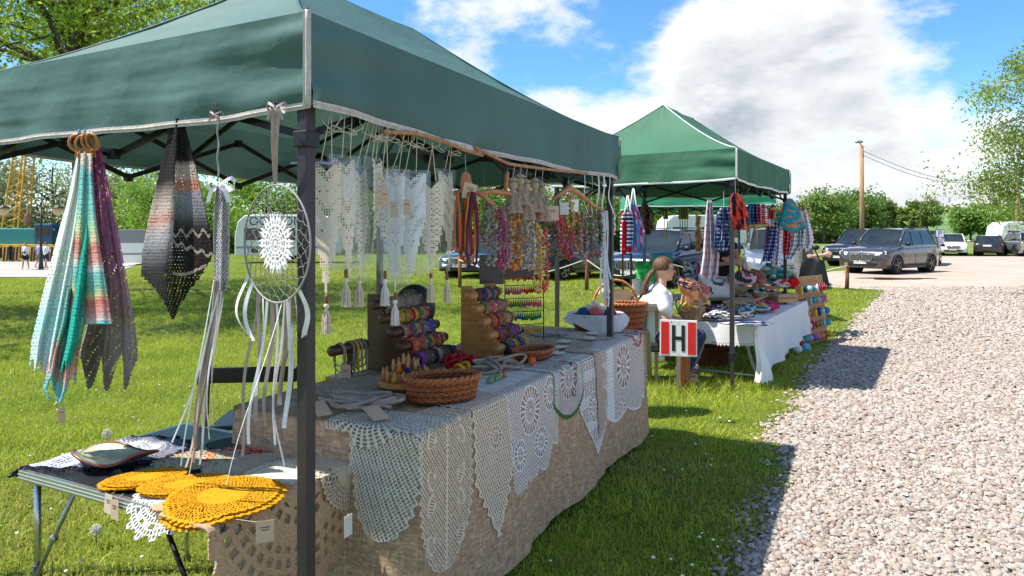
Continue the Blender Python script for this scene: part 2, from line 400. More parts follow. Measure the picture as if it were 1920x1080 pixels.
# promenade by the water, far left
PAVE = stone_mat('pale_paving', (.36, .33, .30), (.42, .38, .35), (.37, .33, .30), 1.2, .1)
prom = strip('promenade', np.arange(33, 54, 1.0), lambda y: -60+0*y, lambda y: np.interp(y, [33, 36, 54], [-21.5, -20.5, -24]), 20, PAVE, .02)
# field bands on the far slope
FIELD = mat('crop_field', (.12, .20, .075), .95, var=.25, scale=.05, spec=.05)
field = strip('field', np.linspace(120, 420, 60), lambda y: 8+y*.3, lambda y: 120+y*1.5, 24, FIELD, .15)
DRY = mat('meadow', (.155, .20, .05), .95, var=.3, scale=.2, spec=.05)
meadow = strip('meadow', np.linspace(52, 119, 40), lambda y: 6+y*.3, lambda y: 60+y*1.5, 24, DRY, .06)
# puddle beside the grey car
def puddle():
    m = mat('puddle_water', (.10, .075, .05), .03, spec=.6, var=.1, scale=3)
    c = onground(1672, 523); pts = []
    for k in range(40):
        a = 2*PI*k/40; r = 1+.25*math.sin(3*a+1)+.15*math.sin(5*a)
        pts.append((c.x+.1+1.15*r*math.cos(a), c.y+.55*r*math.sin(a), .0155))
    b = MB(); b.add(pts, [tuple(range(40))]); o = b.build('puddle', m, base=False); tag(o, kind='structure')
puddle()
# ------------------------------------------------------------------ loose gravel (uncountable)
def is_grass(x, y):
    wob = .10*(fbm(x*2.2, y*2.2, 3)-.45)
    e = road_edge(y)
    g = x < e+wob
    lot_ = (y > 18.2) & (x > lot_left(y))
    return g & ~lot_ & (y < 60)
def make_gravel():
    t = (1+5**.5)/2
    iv = np.array([(-1, t, 0), (1, t, 0), (-1, -t, 0), (1, -t, 0), (0, -1, t), (0, 1, t), (0, -1, -t), (0, 1, -t), (t, 0, -1), (t, 0, 1), (-t, 0, -1), (-t, 0, 1)], float)
    iv /= np.linalg.norm(iv[0])
    it = np.array([(0, 11, 5), (0, 5, 1), (0, 1, 7), (0, 7, 10), (0, 10, 11), (1, 5, 9), (5, 11, 4), (11, 10, 2), (10, 7, 6), (7, 1, 8), (3, 9, 4), (3, 4, 2), (3, 2, 6), (3, 6, 8), (3, 8, 9), (4, 9, 5), (2, 4, 11), (6, 2, 10), (8, 6, 7), (9, 8, 1)])
    pos = []
    for (y0, y1, den, sz) in ((2.3, 4.2, 4100, .0098), (4.2, 6.4, 2800, .0115), (6.4, 9.5, 1350, .0148), (9.5, 15, 420, .021), (15, 19.5, 100, .024)):
        n = int((y1-y0)*(y1*.82+2.2)*den)
        y = nr.uniform(y0, y1, n); x = nr.uniform(0, 1, n)*(y1*.82+2.2)+road_edge(np.array([y0]))[0]-.35
        e = road_edge(y); k = (x > e-.02-.22*nr.random(n)**3) & (x < y*.77+.55)
        x, y = x[k], y[k]
        s = sz*np.exp(np.clip(nr.normal(0, .40 if y0 < 6 else .28, len(x)), -1, .8)); pos.append(np.stack([x, y, s], 1))
    p = np.concatenate(pos); n = len(p)
    print('gravel stones', n)
    sc = p[:, 2:3]*np.stack([nr.uniform(.85, 1.45, n), nr.uniform(.7, 1.1, n), nr.uniform(.45, .8, n)], 1)
    a = nr.uniform(0, 2*PI, n); tx = nr.normal(0, .35, n)
    vv = iv[None]*(1+nr.normal(0, .10, (n, 12, 1)))*sc[:, None, :]
    ca, sa = np.cos(a)[:, None], np.sin(a)[:, None]; ct, st = np.cos(tx)[:, None], np.sin(tx)[:, None]
    X, Y, Z = vv[..., 0], vv[..., 1], vv[..., 2]
    X, Z = X*ct+Z*st, -X*st+Z*ct
    X, Y = X*ca-Y*sa, X*sa+Y*ca
    W = np.stack([X+p[:, 0:1], Y+p[:, 1:2], Z+sc[:, 2:3]*nr.uniform(.15, .75, (n, 1))+.004], -1).reshape(-1, 3)
    # the buried underside of a stone is left out
    cz = iv[it].mean(1)[:, 2]; far_ = p[:, 1] > 4.6; T = np.concatenate([(it[cz > lim][None]+12*np.arange(n)[k_][:, None, None]).reshape(-1, 3) for (lim, k_) in ((-.45, ~far_), (-.15, far_))])
    pal = np.array([(.66, .59, .51), (.60, .52, .44), (.72, .66, .58), (.52, .44, .37), (.64, .53, .45), (.48, .38, .31), (.70, .61, .52), (.56, .52, .47), (.40, .32, .27), (.66, .50, .43)])
    c = pal[nr.integers(0, len(pal), n)]*nr.uniform(.52, .70, (n, 1)); c = np.repeat(c, 12, 0)
    m = mat('pebble', rough=.85, vc=True, var=.12, scale=90, bump=.2, bscale=300, spec=.25)
    o = link_mesh(mesh_np('gravel', W, tris=T, mat=m, vcol=c, smooth=True), 'gravel', None, False)
    tag(o, 'loose pale pinkish gravel covering the road', 'gravel', kind='stuff')
make_gravel()
def make_grass():
    m = mat('grass_blade', rough=.55, vc=True, var=.18, scale=3, spec=.25, trans=.42)
    P = []; 
    for (y0, y1, den, h, w) in ((1.7, 3.4, 6200, .034, .0042), (3.4, 6, 3400, .036, .0056), (6, 10, 1600, .042, .0085), (10, 16, 520, .048, .014), (16, 30, 130, .055, .028)):
        wd = y1*1.62+1.6; n = int((y1-y0)*wd*den)
        y = nr.uniform(y0, y1, n); x = nr.uniform(-.5, .5, n)*wd
        k = (np.abs(x) < y*.80+.7) & is_grass(x, y)
        x, y = x[k], y[k]; n = len(x)
        cl = fbm(x*1.7, y*1.7, 21); cl2 = fbm(x*7, y*7, 33)
        hh = h*(.45+1.1*cl2)*np.exp(nr.normal(0, .3, n))
        # unmown tufts round the sign post and by the tent leg
        tuft = np.exp(-(((x-1.55)/.55)**2+((y-6.35)/.35)**2)) + .8*np.exp(-(((x-2.1)/.5)**2+((y-6.6)/.3)**2)); hh *= 1+1.6*tuft
        edge = np.exp(-np.abs(x-road_edge(y))/.12); hh *= 1-.45*edge; keep = nr.random(n) > edge*.55
        P.append(np.stack([x, y, hh, np.full(n, w)*nr.uniform(.7, 1.3, n), cl, edge], 1)[keep])
    p = np.concatenate(P); n = len(p); print('blades', n)
    x, y, h, w, cl, edge = p.T
    z = gz(x, y)
    a = nr.uniform(0, 2*PI, n); lean = np.abs(nr.normal(0, .75, n))+.2; la = nr.uniform(0, 2*PI, n)
    dx, dy = np.cos(a)*w/2, np.sin(a)*w/2; lx, ly = np.cos(la)*lean*h, np.sin(la)*lean*h
    B0 = np.stack([x-dx, y-dy, z-.004], 1); B1 = np.stack([x+dx, y+dy, z-.004], 1)
    M0 = np.stack([x-dx*.8+lx*.35, y-dy*.8+ly*.35, z+h*.62], 1); M1 = np.stack([x+dx*.8+lx*.35, y+dy*.8+ly*.35, z+h*.62], 1)
    T = np.stack([x+lx, y+ly, z+h*np.clip(1.05-lean*.25, .5, 1)], 1)
    W = np.stack([B0, B1, M1, M0, T], 1).reshape(-1, 3); b = 5*np.arange(n)
    nb = y < 5.2; Q = np.stack([b, b+1, b+2, b+3], 1)[nb]; Tr = np.concatenate([np.stack([b+3, b+2, b+4], 1)[nb], np.stack([b, b+1, b+4], 1)[~nb]])
    base = np.stack([.29+.18*cl, .39+.13*cl, .030+.03*cl], 1)*nr.uniform(.72, 1.25, (n, 1))
    pt = S01((fbm(x*.55, y*.55, 77)-.44)*5)[:, None]; base = base*(1-.55*pt)+np.array([[.46, .43, .12]])*.55*pt
    dry = (nr.random(n) < .06+.35*edge+.12*pt[:, 0])[:, None]; base = np.where(dry, np.array([[.34, .30, .11]])*nr.uniform(.7, 1.2, (n, 1)), base)
    o = link_mesh(mesh_np('grass', W, quads=Q, tris=Tr, mat=m, vcol=np.repeat(base, 5, 0)), 'grass', None, False)
    tag(o, 'short green lawn grass under the stalls', 'grass', kind='stuff')
    # clover and daisy heads scattered in the lawn
    n = 480; yy = nr.uniform(1.9, 12, n); xx = nr.uniform(-.8, .5, n)*yy; k = is_grass(xx, yy) & (fbm(xx*1.3, yy*1.3, 55) > .47); xx, yy = xx[k], yy[k]
    b = MB()
    for X, Y in zip(xx, yy):
        r = rnd.uniform(.006, .011); b.ball((X, Y, rnd.uniform(.035, .06)), (r, r, r*.6), 6, 4)
    o = b.build('clover_flowers', mat('clover_white', (.72, .72, .62), .8), base=False); tag(o, 'tiny white clover heads scattered through the lawn', 'flowers', kind='stuff')
    for (px, py, r, hgt) in ((201, 813, .03, .12), (180, 993, .024, .09), (540, 862, .02, .1), (1352, 640, .02, .1)):
        g = onground(px, py, hgt); t = thing('dandelion', 'white dandelion seed head standing above the lawn', 'flower', (g.x, g.y, 0), 'dandelion clocks in the lawn')
        MB().tube([(g.x, g.y, 0), (g.x+.004, g.y, hgt)], .0025, 5).build('stem', mat('stem_green', (.2, .28, .08), .7), t)
        b = MB()
        for q in range(110):
            d = Vector((rnd.gauss(0, 1), rnd.gauss(0, 1), rnd.gauss(0, 1))).normalized(); e = Vector((g.x, g.y, hgt))+d*r
            b.ball(e, .0035, 5, 3); b.bar(Vector((g.x, g.y, hgt)), e, .0008)
        b.build('seed_head', mat('seed_fluff', (.75, .75, .7), .9, trans=.4), t)
make_grass()
# ------------------------------------------------------------------ pop-up market tents
def xy(p, z): return Vector((p.x, p.y, z))
HAMMER = mat('hammered_steel', (.055, .05, .052), .38, metal=.55, var=.35, scale=260, bump=.35, bscale=320, spec=.5)
DARKM = mat('dark_truss_steel', (.022, .022, .024), .45, metal=.6, var=.2, scale=60)
BLACKP = mat('black_plastic', (.012, .012, .013), .45, var=.2, scale=40)
TRIMG = mat('grey_white_binding', (.52, .48, .44), .9, var=.2, scale=60, bump=.3, bscale=300)
TRIMW = mat('white_binding', (.72, .72, .70), .9, var=.08, scale=60)
def canvas(name, c):
    m = mat(name, c, .62, var=.13, scale=2.2, bump=.7, bscale=9, spec=.22, trans=.15)
    return m
def market_tent(label, A, u, v, L, W, zb, zt, zp, inset, m_roof, m_trim, wr=1.0, seed=0, detail=2):
    t = thing('market_tent', label, 'tent', (A+u*L/2+v*W/2).to_tuple(), 'green pop-up tents')
    up = Vector((0, 0, 1))
    def grid(name, fn, nu, nv, out, parent=t, amp=.006):
        def S(a, b):
            p = fn(a, b); k = fbm(a*5+seed*3.1, b*3+seed, 40+seed)*.6+fbm(a*2.1+b*3.3, b*7, 60+seed)*.4-.45
            k = k*amp*wr*6*S01(b*6)
            return p[0]+out.x*k, p[1]+out.y*k, p[2]+out.z*k+0*k
        return grid_cloth(name, S, nu, nv, m_roof, parent=parent, thick=.0)
    def P(a, b, z): return A.x+u.x*a+v.x*b, A.y+u.y*a+v.y*b, z
    R = zp-zt
    def prof(k): return R*(k**1.28)
    can = None
    # roof panels
    def front(s, k): return P(s*L*(1-k)+k*(inset+s*(L-2*inset)), W/2*k, zt+prof(k)-.05*np.sin(PI*s)*np.sin(PI*k)*wr)
    def back(s, k): return P(s*L*(1-k)+k*(inset+s*(L-2*inset)), W-W/2*k, zt+prof(k)-.05*np.sin(PI*s)*np.sin(PI*k)*wr)
    def near(s, k): return P(inset*k, s*W*(1-k)+k*W/2, zt+prof(k)-.045*np.sin(PI*s)*np.sin(PI*k)*wr)
    def far(s, k): return P(L-inset*k, s*W*(1-k)+k*W/2, zt+prof(k)-.045*np.sin(PI*s)*np.sin(PI*k)*wr)
    n = 16*detail
    for fn in (front, back, near, far): grid('roof_panel', fn, int(n*1.5), n, up, amp=.005)
    # valances: droop slightly between the legs and ripple
    h = zt-zb
    def val(o, d, ln, nrm, ph):
        def fn(s, k):
            # the cloth crumples in soft vertical and slanting folds
            r = (.010*np.sin(s*ln*7+ph+k*1.5)+.014*np.sin(s*ln*3.1+ph*2)+.007*np.sin(s*ln*17+ph*3-k*2.2))*k*wr
            r = r+.011*wr*np.sin(k*9+fbm(s*3+ph, s*0+ph, 9)*8)*np.exp(-((1-s)*ln/.35)**2)*S01(k*5)+.011*wr*np.sin(k*10+2+fbm(s*3+ph, s*0+ph, 19)*8)*np.exp(-(s*ln/.35)**2)*S01(k*5)
            dr = -.018*np.sin(PI*s)*k+.006*np.sin(s*ln*5+ph)*k
            return o.x+d.x*s*ln+nrm.x*(r+.003*k), o.y+d.y*s*ln+nrm.y*(r+.003*k), zt-h*k+dr
        ob = grid('valance', fn, int(ln*22*detail/1.5), 10*detail, nrm, amp=.0035)
        ss = np.linspace(0, 1, 48); z1 = np.ones(48)
        x, y, z = fn(ss, z1)
        pts = [(x[i]+nrm.x*.003, y[i]+nrm.y*.003, z[i]) for i in range(48)]
        MB().ribbon(pts, .022, (0, 0, 1)).build('hem_binding', m_trim, t, smooth=True)
        MB().tube(pts, .0035, 5).build('hem_cord', m_trim, t, smooth=True)
    val(A, u, L, -v, 0.3+seed); val(A+v*W, u, L, v, 1.7+seed); val(A, v, W, -u, 2.2+seed); val(A+u*L, v, W, u, 4.1+seed)
    # corner seams and hip seams
    hip = MB()
    for (ca, cb, fn, s) in ((0, 0, front, 0), (L, 0, front, 1), (0, W, back, 0), (L, W, back, 1)):
        c = A+u*ca+v*cb; o = (u*(1 if ca else -1)+v*(1 if cb else -1)).normalized()
        b = MB(); pts = [c+o*.012+up*(zt-h*i/8+.004*math.sin(i*2.1)) for i in range(9)]
        b.ribbon([p+Vector((o.x, o.y, 0))*.0 for p in pts], .024, Vector((-o.y, o.x, 0))); b.tube(pts, .006, 6)
        b.build('corner_binding', m_trim, t, smooth=True)
        ks = np.linspace(0, 1, 14); p = fn(np.full(14, float(s)), ks)
        hip = MB(); hip.tube([(p[0][i], p[1][i], p[2][i]+.006) for i in range(14)], .006, 6); hip.build('hip_binding', m_trim if seed else m_roof, t, smooth=True)
    p0 = A+u*inset+v*W/2; p1 = A+u*(L-inset)+v*W/2
    MB().tube([xy(p0, zp+.002), xy((p0+p1)/2, zp-.02), xy(p1, zp+.002)], .007, 6).build('ridge_binding', DARKM if not seed else m_roof, t, smooth=True)
    # legs
    ins = .046; tr = zt-.07
    cor = [(ins, ins), (L-ins, ins), (ins, W-ins), (L-ins, W-ins)]
    for (a, b_) in cor:
        c = A+u*a+v*b_; g = 0.0
        o = MB().box(xy(c, (.34+tr)/2), (.040, .040, tr-.34), u, v).build('pole', HAMMER, t, bevel=.003)
        MB().box(xy(c, .17), (.032, .032, .36), u, v).build('lower_leg', HAMMER, o, bevel=.002)
        b = MB().box(xy(c, .335), (.054, .054, .07), u, v); b.box(xy(c-v*.035+u*0, .35), (.022, .03, .035), u, v); b.build('height_lock', BLACKP, o, bevel=.004)
        MB().box(xy(c, .006), (.09, .09, .008), u, v).build('foot_plate', HAMMER, o)
        b = MB().box(xy(c, tr-.03), (.062, .062, .06), u, v); b.build('corner_bracket', BLACKP, o, bevel=.004)
        b = MB().box(xy(c, zb-.095), (.058, .058, .05), u, v); b.build('slider', BLACKP, o, bevel=.004)
    # scissor trusses round the four sides
    def scissor(o, d, ln, cells, inn):
        z1 = tr-.03; z0 = zb-.085; w = ln/cells
        for k in range(cells):
            a = o+d*(w*k)+inn*.0; b = o+d*(w*(k+1))
            lo, hi = (z0, z1)
            MB().bar(xy(a, z1 if k % 2 == 0 else z1)+inn*.012, xy(b, z0)+inn*.012, .012, .024).build('truss_bar', DARKM, t)
            MB().bar(xy(a, z0)-inn*.012, xy(b, z1)-inn*.012, .012, .024).build('truss_bar', DARKM, t)
            m_ = (a+b)/2; MB().lathe(xy(m_, (z0+z1)/2)-inn*.024, [(.011, 0), (.011, .048)], 8, inn).build('truss_bolt', BLACKP, t)
            if k: MB().box(xy(a, z1), (.034, .03, .04), d, inn).build('truss_joint', BLACKP, t); MB().box(xy(a, z0), (.034, .03, .04), d, inn).build('truss_joint', BLACKP, t)
    sc = .075; scissor(A+u*ins+v*sc, u, L-2*ins, 4, v); scissor(A+u*ins+v*(W-sc), u, L-2*ins, 4, -v)
    scissor(A+u*sc+v*ins, v, W-2*ins, 2, u); scissor(A+u*(L-sc)+v*ins, v, W-2*ins, 2, -u)
    # inner cross trusses to the ridge posts
    for a in (inset, L-inset):
        pk = A+u*a+v*W/2
        MB().box(xy(pk, zp-.28), (.032, .032, .5), u, v).build('peak_post', DARKM, t)
        for b_ in (.09, W-.09):
            e = A+u*a+v*b_
            MB().bar(xy(e, tr-.03), xy(pk, zp-.42), .012, .024).build('truss_bar', DARKM, t)
            MB().bar(xy(e, zb-.07), xy(pk, zp-.5), .012, .024).build('truss_bar', DARKM, t)
        for b_ in (.09, W-.09):
            e = A+u*(.09 if a == inset else L-.09)+v*b_
            MB().bar(xy(e, tr-.03), xy(pk, zp-.5), .012, .02).build('truss_bar', DARKM, t)
    MB().bar(xy(A+u*inset+v*W/2, zp-.42), xy(A+u*(L-inset)+v*W/2, zp-.42), .02, .024).build('truss_bar', DARKM, t)
    return t
P1 = Vector((-.613, 2.04, 0)); T1L, T1W = 3.0, 2.06; Z1B, Z1T, Z1P = EYE+.388, EYE+.669, EYE+1.29
CAN1 = canvas('faded_teal_canvas', (.088, .172, .156)); CAN2 = canvas('green_canvas', (.055, .165, .098)); CAN3 = canvas('bright_green_canvas', (.05, .36, .19))
tent1 = market_tent('faded teal green pop-up tent with grey binding over the lace stall', P1, U3, V3, T1L, T1W, Z1B, Z1T, Z1P, .98, CAN1, TRIMG, 1.0, 0, 3)
TA = Vector((2.13, 6.5, 0)); U2 = Vector((.533, .846, 0)).normalized(); V2 = Vector((-.846, .533, 0)).normalized()
tent2 = market_tent('clean green pop-up tent with white piping beyond the H sign', TA, U2, V2, 2.72, 2.0, EYE+.535, EYE+.825, EYE+1.465, .80, CAN2, TRIMW, .9, 1, 2)
u3 = Vector((.97, -.1, 0)).normalized(); v3 = Vector((.1, .97, 0)).normalized()
tent3 = market_tent('bright green pop-up tent standing behind the scarf stall', Vector((2.05, 12.0, 0)), u3, v3, 2.5, 2.6, EYE+.51, EYE+.72, EYE+1.0, .8, CAN3, TRIMW, .9, 2, 1)
def ft(px, voff=0.0):
    """distance along the front bar of the lace stall for a photo column"""
    r = (px-960)/F; x0 = P1.x+V3.x*voff; y0 = P1.y+V3.y*voff
    return (r*y0-x0)/(U3.x-r*U3.y)
def fw(px):
    """distance along the near end bar of the lace stall for a photo column"""
    r = (px-960)/F; return (r*P1.y-P1.x)/(V3.x-r*V3.y)
def q1(t, w, z=0.0): return P1+U3*t+V3*w+Vector((0, 0, z))
def zpx(py, d): return EYE-(py-HZ)/F*d
# ------------------------------------------------------------------ the lace stall's long table
TH = .785; TN, TFAR = .48, 3.36; TFRONT = -.08; TBACK = .86
WOODT = mat('table_board', (.35, .25, .15), .6)
ALU = mat('brushed_aluminium', (.55, .56, .56), .28, metal=.9, var=.1, scale=30, stretch=(1, 1, 8))
GREYM = mat('grey_steel_tube', (.32, .33, .34), .35, metal=.8, var=.15)
def long_table():
    t = thing('trestle_table', 'long trestle table carrying the lace stall under brown burlap', 'table', q1((TN+TFAR)/2, .4))
    c = q1((TN+TFAR)/2+.02, (TFRONT+TBACK)/2, TH-.022)
    MB().box(c, (TFAR-TN-.05, TBACK-TFRONT-.02, .03), U3, V3).build('tabletop', WOODT, t)
    for a in (TN+.25, 1.8, TFAR+.04):
        for w in (TFRONT+.03, TBACK-.08):
            MB().tube([q1(a, w, 0), q1(a, w, TH-.03)], .012, 8).build('leg', GREYM, t, smooth=True)
    MB().tube([q1(TFAR+.04, TFRONT+.03, .025), q1(TFAR-.6, TFRONT+.03, .025)], .009, 8).build('foot_rail', GREYM, t, smooth=True)
    return t
long_table()
def flare(t, s, ph=0.0, amp=1.0):
    s = np.maximum(s, 0)
    return s*(.05+.035*np.sin(t*6.3+1+ph)+.010*np.sin(t*13.0+ph*2+np.sin(t*4)*2)+.005*np.sin(t*29.+s*3))*amp
def drape1(t, s, off=0.0, extra=0.0):
    """point on the burlap's surface: t along the table, s down over the front edge (negative: inward on the top)"""
    r = .022; arc = r*PI/2
    a = np.clip(s/arc, 0, 1)*PI/2; hang = np.maximum(s-arc, 0)
    out = r*np.sin(a)+off*np.sin(a)+flare(t, hang)+extra*hang; z = TH-r+r*np.cos(a)+off*np.cos(a)-hang
    w = TFRONT+r-np.minimum(s, 0)-out
    z = z+np.where(s < 0, .004*(fbm(t*9, s*9, 3)-.45), 0)
    return P1.x+U3.x*t+V3.x*w, P1.y+U3.y*t+V3.y*w, z
BURLAP = weave('burlap', (.56, .39, .255), (.30, .20, .125), .0035, var=.22, bump=.9)
def burlap():
    t = thing('tablecloth', 'coarse brown burlap cloth hanging to the grass over the long table', 'tablecloth', q1(1.9, .4, .02))
    hang = TH-.045
    def front(a, b):
        tt = TN+a*(TFAR-TN); s = -.03+b*(hang+.03)+.03*(fbm(a*9, b*0, 2)-.5)*b
        # the cloth stops a little short of the ground towards the far end
        return drape1(tt, s)
    grid_cloth('front_drop', front, 220, 60, BURLAP, parent=t)
    def top(a, b):
        tt = TN+a*(TFAR-TN); w = TFRONT+.03+b*(TBACK-TFRONT-.03)
        return P1.x+U3.x*tt+V3.x*w, P1.y+U3.y*tt+V3.y*w, TH-.002+.004*(fbm(tt*9, -w*9, 3)-.45)
    grid_cloth('top_sheet', top, 90, 40, BURLAP, parent=t)
    grid_cloth('back_drop', lambda a, b: (P1.x+U3.x*(TN+a*(TFAR-TN))+V3.x*(TBACK+.02*b), P1.y+U3.y*(TN+a*(TFAR-TN))+V3.y*(TBACK+.02*b), TH-b*.55), 40, 12, BURLAP, parent=t)
    for (te, sg) in ((TN, -1), (TFAR, 1)):
        def end(a, b, te=te, sg=sg):
            w = TFRONT+.02+a*(TBACK-TFRONT-.02); r = .03
            s = b*(hang+r); ang = np.clip(s/(r*1.57), 0, 1)*PI/2; h = np.maximum(s-r*1.57, 0)
            o = (r*np.sin(ang)-.03)+h*(.05+.04*np.sin(w*9+1))*S01(a*7)
            fx = (flare(np.full_like(h, te), h)+.02)*(1-a)**4
            ww = w-fx
            return P1.x+U3.x*(te+sg*(o))+V3.x*ww, P1.y+U3.y*(te+sg*o)+V3.y*ww, TH-r+r*np.cos(ang)-h-.002
        grid_cloth('end_drop', end, 50, 40, BURLAP, parent=t)
burlap()
# ------------------------------------------------------------------ the folding camp table in front of it
SH = .62; S0 = Vector((-1.84, 2.56, 0)); SA = -V3; SB = U3; SLEN, SWID = 1.07, .70
def sq(a, b, z=0.0): return S0+SA*a+SB*b+Vector((0, 0, z))
BLACKTOP = mat('black_laminate', (.018, .022, .026), .22, var=.2, scale=6, spec=.5)
def camp_table():
    t = thing('folding_table', 'low aluminium folding camp table with a black top at the tent corner', 'table', sq(.5, .35))
    MB().box(sq(SLEN/2, SWID/2, SH-.006), (SLEN-.02, SWID-.02, .010), SA, SB).build('tabletop', BLACKTOP, t)
    for (a, b, la, lb) in ((SLEN/2, 0, SLEN, .022), (SLEN/2, SWID, SLEN, .022), (0, SWID/2, .022, SWID-.025), (SLEN, SWID/2, .022, SWID-.025)):
        b_ = MB().box(sq(a, b, SH-.018), (la, lb, .036), SA, SB)
        for k in (-.008, .004): b_.box(sq(a, b, SH-.018+k), (la+(.004 if la > lb else .006), lb+(.006 if la > lb else .004), .004), SA, SB)
        b_.build('edge_rail', ALU, t, bevel=.002)
    for (a, b) in ((.05, .03), (SLEN-.05, .03), (.05, SWID-.03), (SLEN-.05, SWID-.03)):
        o = MB().tube([sq(a, b, .22), sq(a, b, SH-.03)], .0125, 10).build('leg', ALU, t, smooth=True)
        MB().tube([sq(a, b, 0), sq(a, b, .26)], .0095, 10).build('inner_tube', ALU, o, smooth=True)
        MB().lathe(sq(a, b, .21), [(.016, 0), (.016, .05)], 10).build('leg_lock', mat('dark_grey_plastic', (.08, .09, .1), .5), o)
        MB().lathe(sq(a, b, 0), [(.015, 0), (.013, .03)], 10).build('rubber_foot', BLACKP, o)
    for b in (.03, SWID-.03):
        for (a0, a1) in ((.05, .30), (SLEN-.05, SLEN-.30)):
            o = MB().tube([sq(a0, b-.012, .20), sq(a1, b-.012, SH-.04)], .008, 8).build('brace', DARKM if a0 > .5 else GREYM, t, smooth=True)
            m_ = sq(a0, b-.012, .2).lerp(sq(a1, b-.012, SH-.04), .5); MB().ball(m_, .016, 8, 6).build('brace_joint', GREYM, o)
camp_table()
# ------------------------------------------------------------------ lace and crochet: holes are real gaps between the threads
def fr(x): return x-np.floor(x)
def net(a, b, p, th=.2):
    x = fr((a+b)/p); y = fr((a-b)/p); return (np.abs(x-.5) > .5-th) | (np.abs(y-.5) > .5-th)
def polar(a, b): return np.hypot(a, b), np.arctan2(b, a)
def scal(th, n, k=.05): return 1-k+k*2*np.abs(np.sin(th*n/2))
def doily(a, b, R, n=24, seed=0, dense=0.0, sc=.05, center=.0, pitch=.016, plain=False):
    """round crochet doily centred at 0,0"""
    r, th = polar(a, b); q = r/R; out = q < scal(th, n, sc)
    rr = r/pitch; ring = np.floor(rr).astype(int); fq = rr-ring
    rs = np.random.default_rng(seed); kinds = rs.integers(0, 5, 400)[np.clip(ring, 0, 399)]
    per = np.maximum(6, (np.round((ring+.5)*pitch*2*PI/(pitch*.85)))); ph = fr(th/(2*PI)*per+.5*(ring % 2))
    line = (fq < .24)
    lad = np.abs(ph-.5) < .17
    dia = np.abs(fr(th/(2*PI)*per/1.0+fq*.5)-.5) < .13; dia = dia | (np.abs(fr(th/(2*PI)*per/1.0-fq*.5)-.5) < .13)
    fan = fr(th*n/(2*PI)); fanm = np.abs(fan-.5) < .36*(1-fq*.3)
    m = line | np.where(kinds == 0, lad, np.where(kinds == 1, dia, np.where(kinds == 2, fanm & (np.abs(ph-.5) < .36), np.where(kinds == 3, dia, lad))))
    if plain: m = (fq < .14) | dia | (q > .95)
    if center: m = m | (q < center)
    if dense: m = m | ((q < dense) & (fq > .1))
    return out & m
def fans(a, b, cells, R=.05):
    """pineapple motifs: dense fans of treble stitches"""
    m = np.zeros(a.shape, bool); inside = np.zeros(a.shape, bool)
    for (ca, cb, ang, r0) in cells:
        r, th = polar(a-ca, b-cb); d = np.abs((th-ang+PI) % (2*PI)-PI)
        ins = (r < r0) & (d < 1.15-.35*(r/r0)); inside |= ins
        m |= ins & ((np.abs(fr(d*r/.0115+.5)-.5) < .24) | (r > r0-.010) | (r < r0*.3) | (np.abs(d-1.15+.35*(r/r0)) < .09))
    return m, inside
def flower(a, b, ca, cb, R, n=12):
    r, th = polar(a-ca, b-cb); ph = np.abs(fr(th*n/(2*PI))-.5)*2
    pet = (ph < .42*np.sin(np.clip(r/R, 0, 1)*PI)**.6+.06) & (r < R) & (r > R*.12)
    ring = (np.abs(r-R) < .006) | (np.abs(r-R*.5) < .004) | (r < R*.1)
    return pet | ring, r < R
WHITEY = mat('white_cotton_yarn', (.90, .89, .89), .95, var=.04, scale=150, bump=.4, bscale=500, spec=.1, trans=.18)
CREAMY = mat('cream_cotton_yarn', (.86, .76, .61), .95, var=.08, scale=150, bump=.4, bscale=500, spec=.1, trans=.18)
ECRU = mat('ecru_linen_yarn', (.66, .54, .40), .95, var=.12, scale=150, bump=.4, bscale=500, spec=.1, trans=.12)
TAUPE = mat('taupe_linen_yarn', (.52, .41, .31), .95, var=.15, scale=120, bump=.4, bscale=500, spec=.1, trans=.08)
MINTY = mat('pale_grey_green_yarn', (.72, .72, .64), .95, var=.08, scale=150, bump=.4, bscale=500, spec=.1, trans=.15)
MUSTARD = mat('mustard_yarn', (.66, .31, .012), .9, var=.22, scale=130, bump=.5, bscale=420, spec=.12, trans=.08)
JUTE = mat('jute_cord', (.60, .39, .24), .95, var=.2, scale=110, bump=.8, bscale=260, spec=.1)
TAGK = mat('kraft_tag', (.55, .40, .28), .8, var=.06, scale=40); TAGW = mat('white_tag', (.78, .77, .75), .7, var=.03)
INK = mat('dark_ink', (.05, .035, .03), .7)
YARNV = mat('dyed_yarn', rough=.95, vc=True, var=.16, scale=160, bump=.6, bscale=420, spec=.1, trans=.15)
PRINTV = mat('printed_cotton', rough=.85, vc=True, var=.06, scale=60, bump=.15, bscale=400, spec=.15, trans=.15)
def front_lace(name, label, t0, t1, s0, s1, mask, m, off, res=.0031, cat='lace cloth', col=None, group='lace cloths over the table edge'):
    nu = int((t1-t0)/res); nv = int((s1-s0)/res)
    def S(a, b): return drape1(t0+a*(t1-t0), s0+b*(s1-s0), off)
    o = grid_cloth(name, S, nu, nv, m, mask=lambda a, b: mask(t0+a*(t1-t0), s0+b*(s1-s0)), col=(None if col is None else (lambda a, b: col(t0+a*(t1-t0), s0+b*(s1-s0)))))
    return tag(o, label, cat, group)
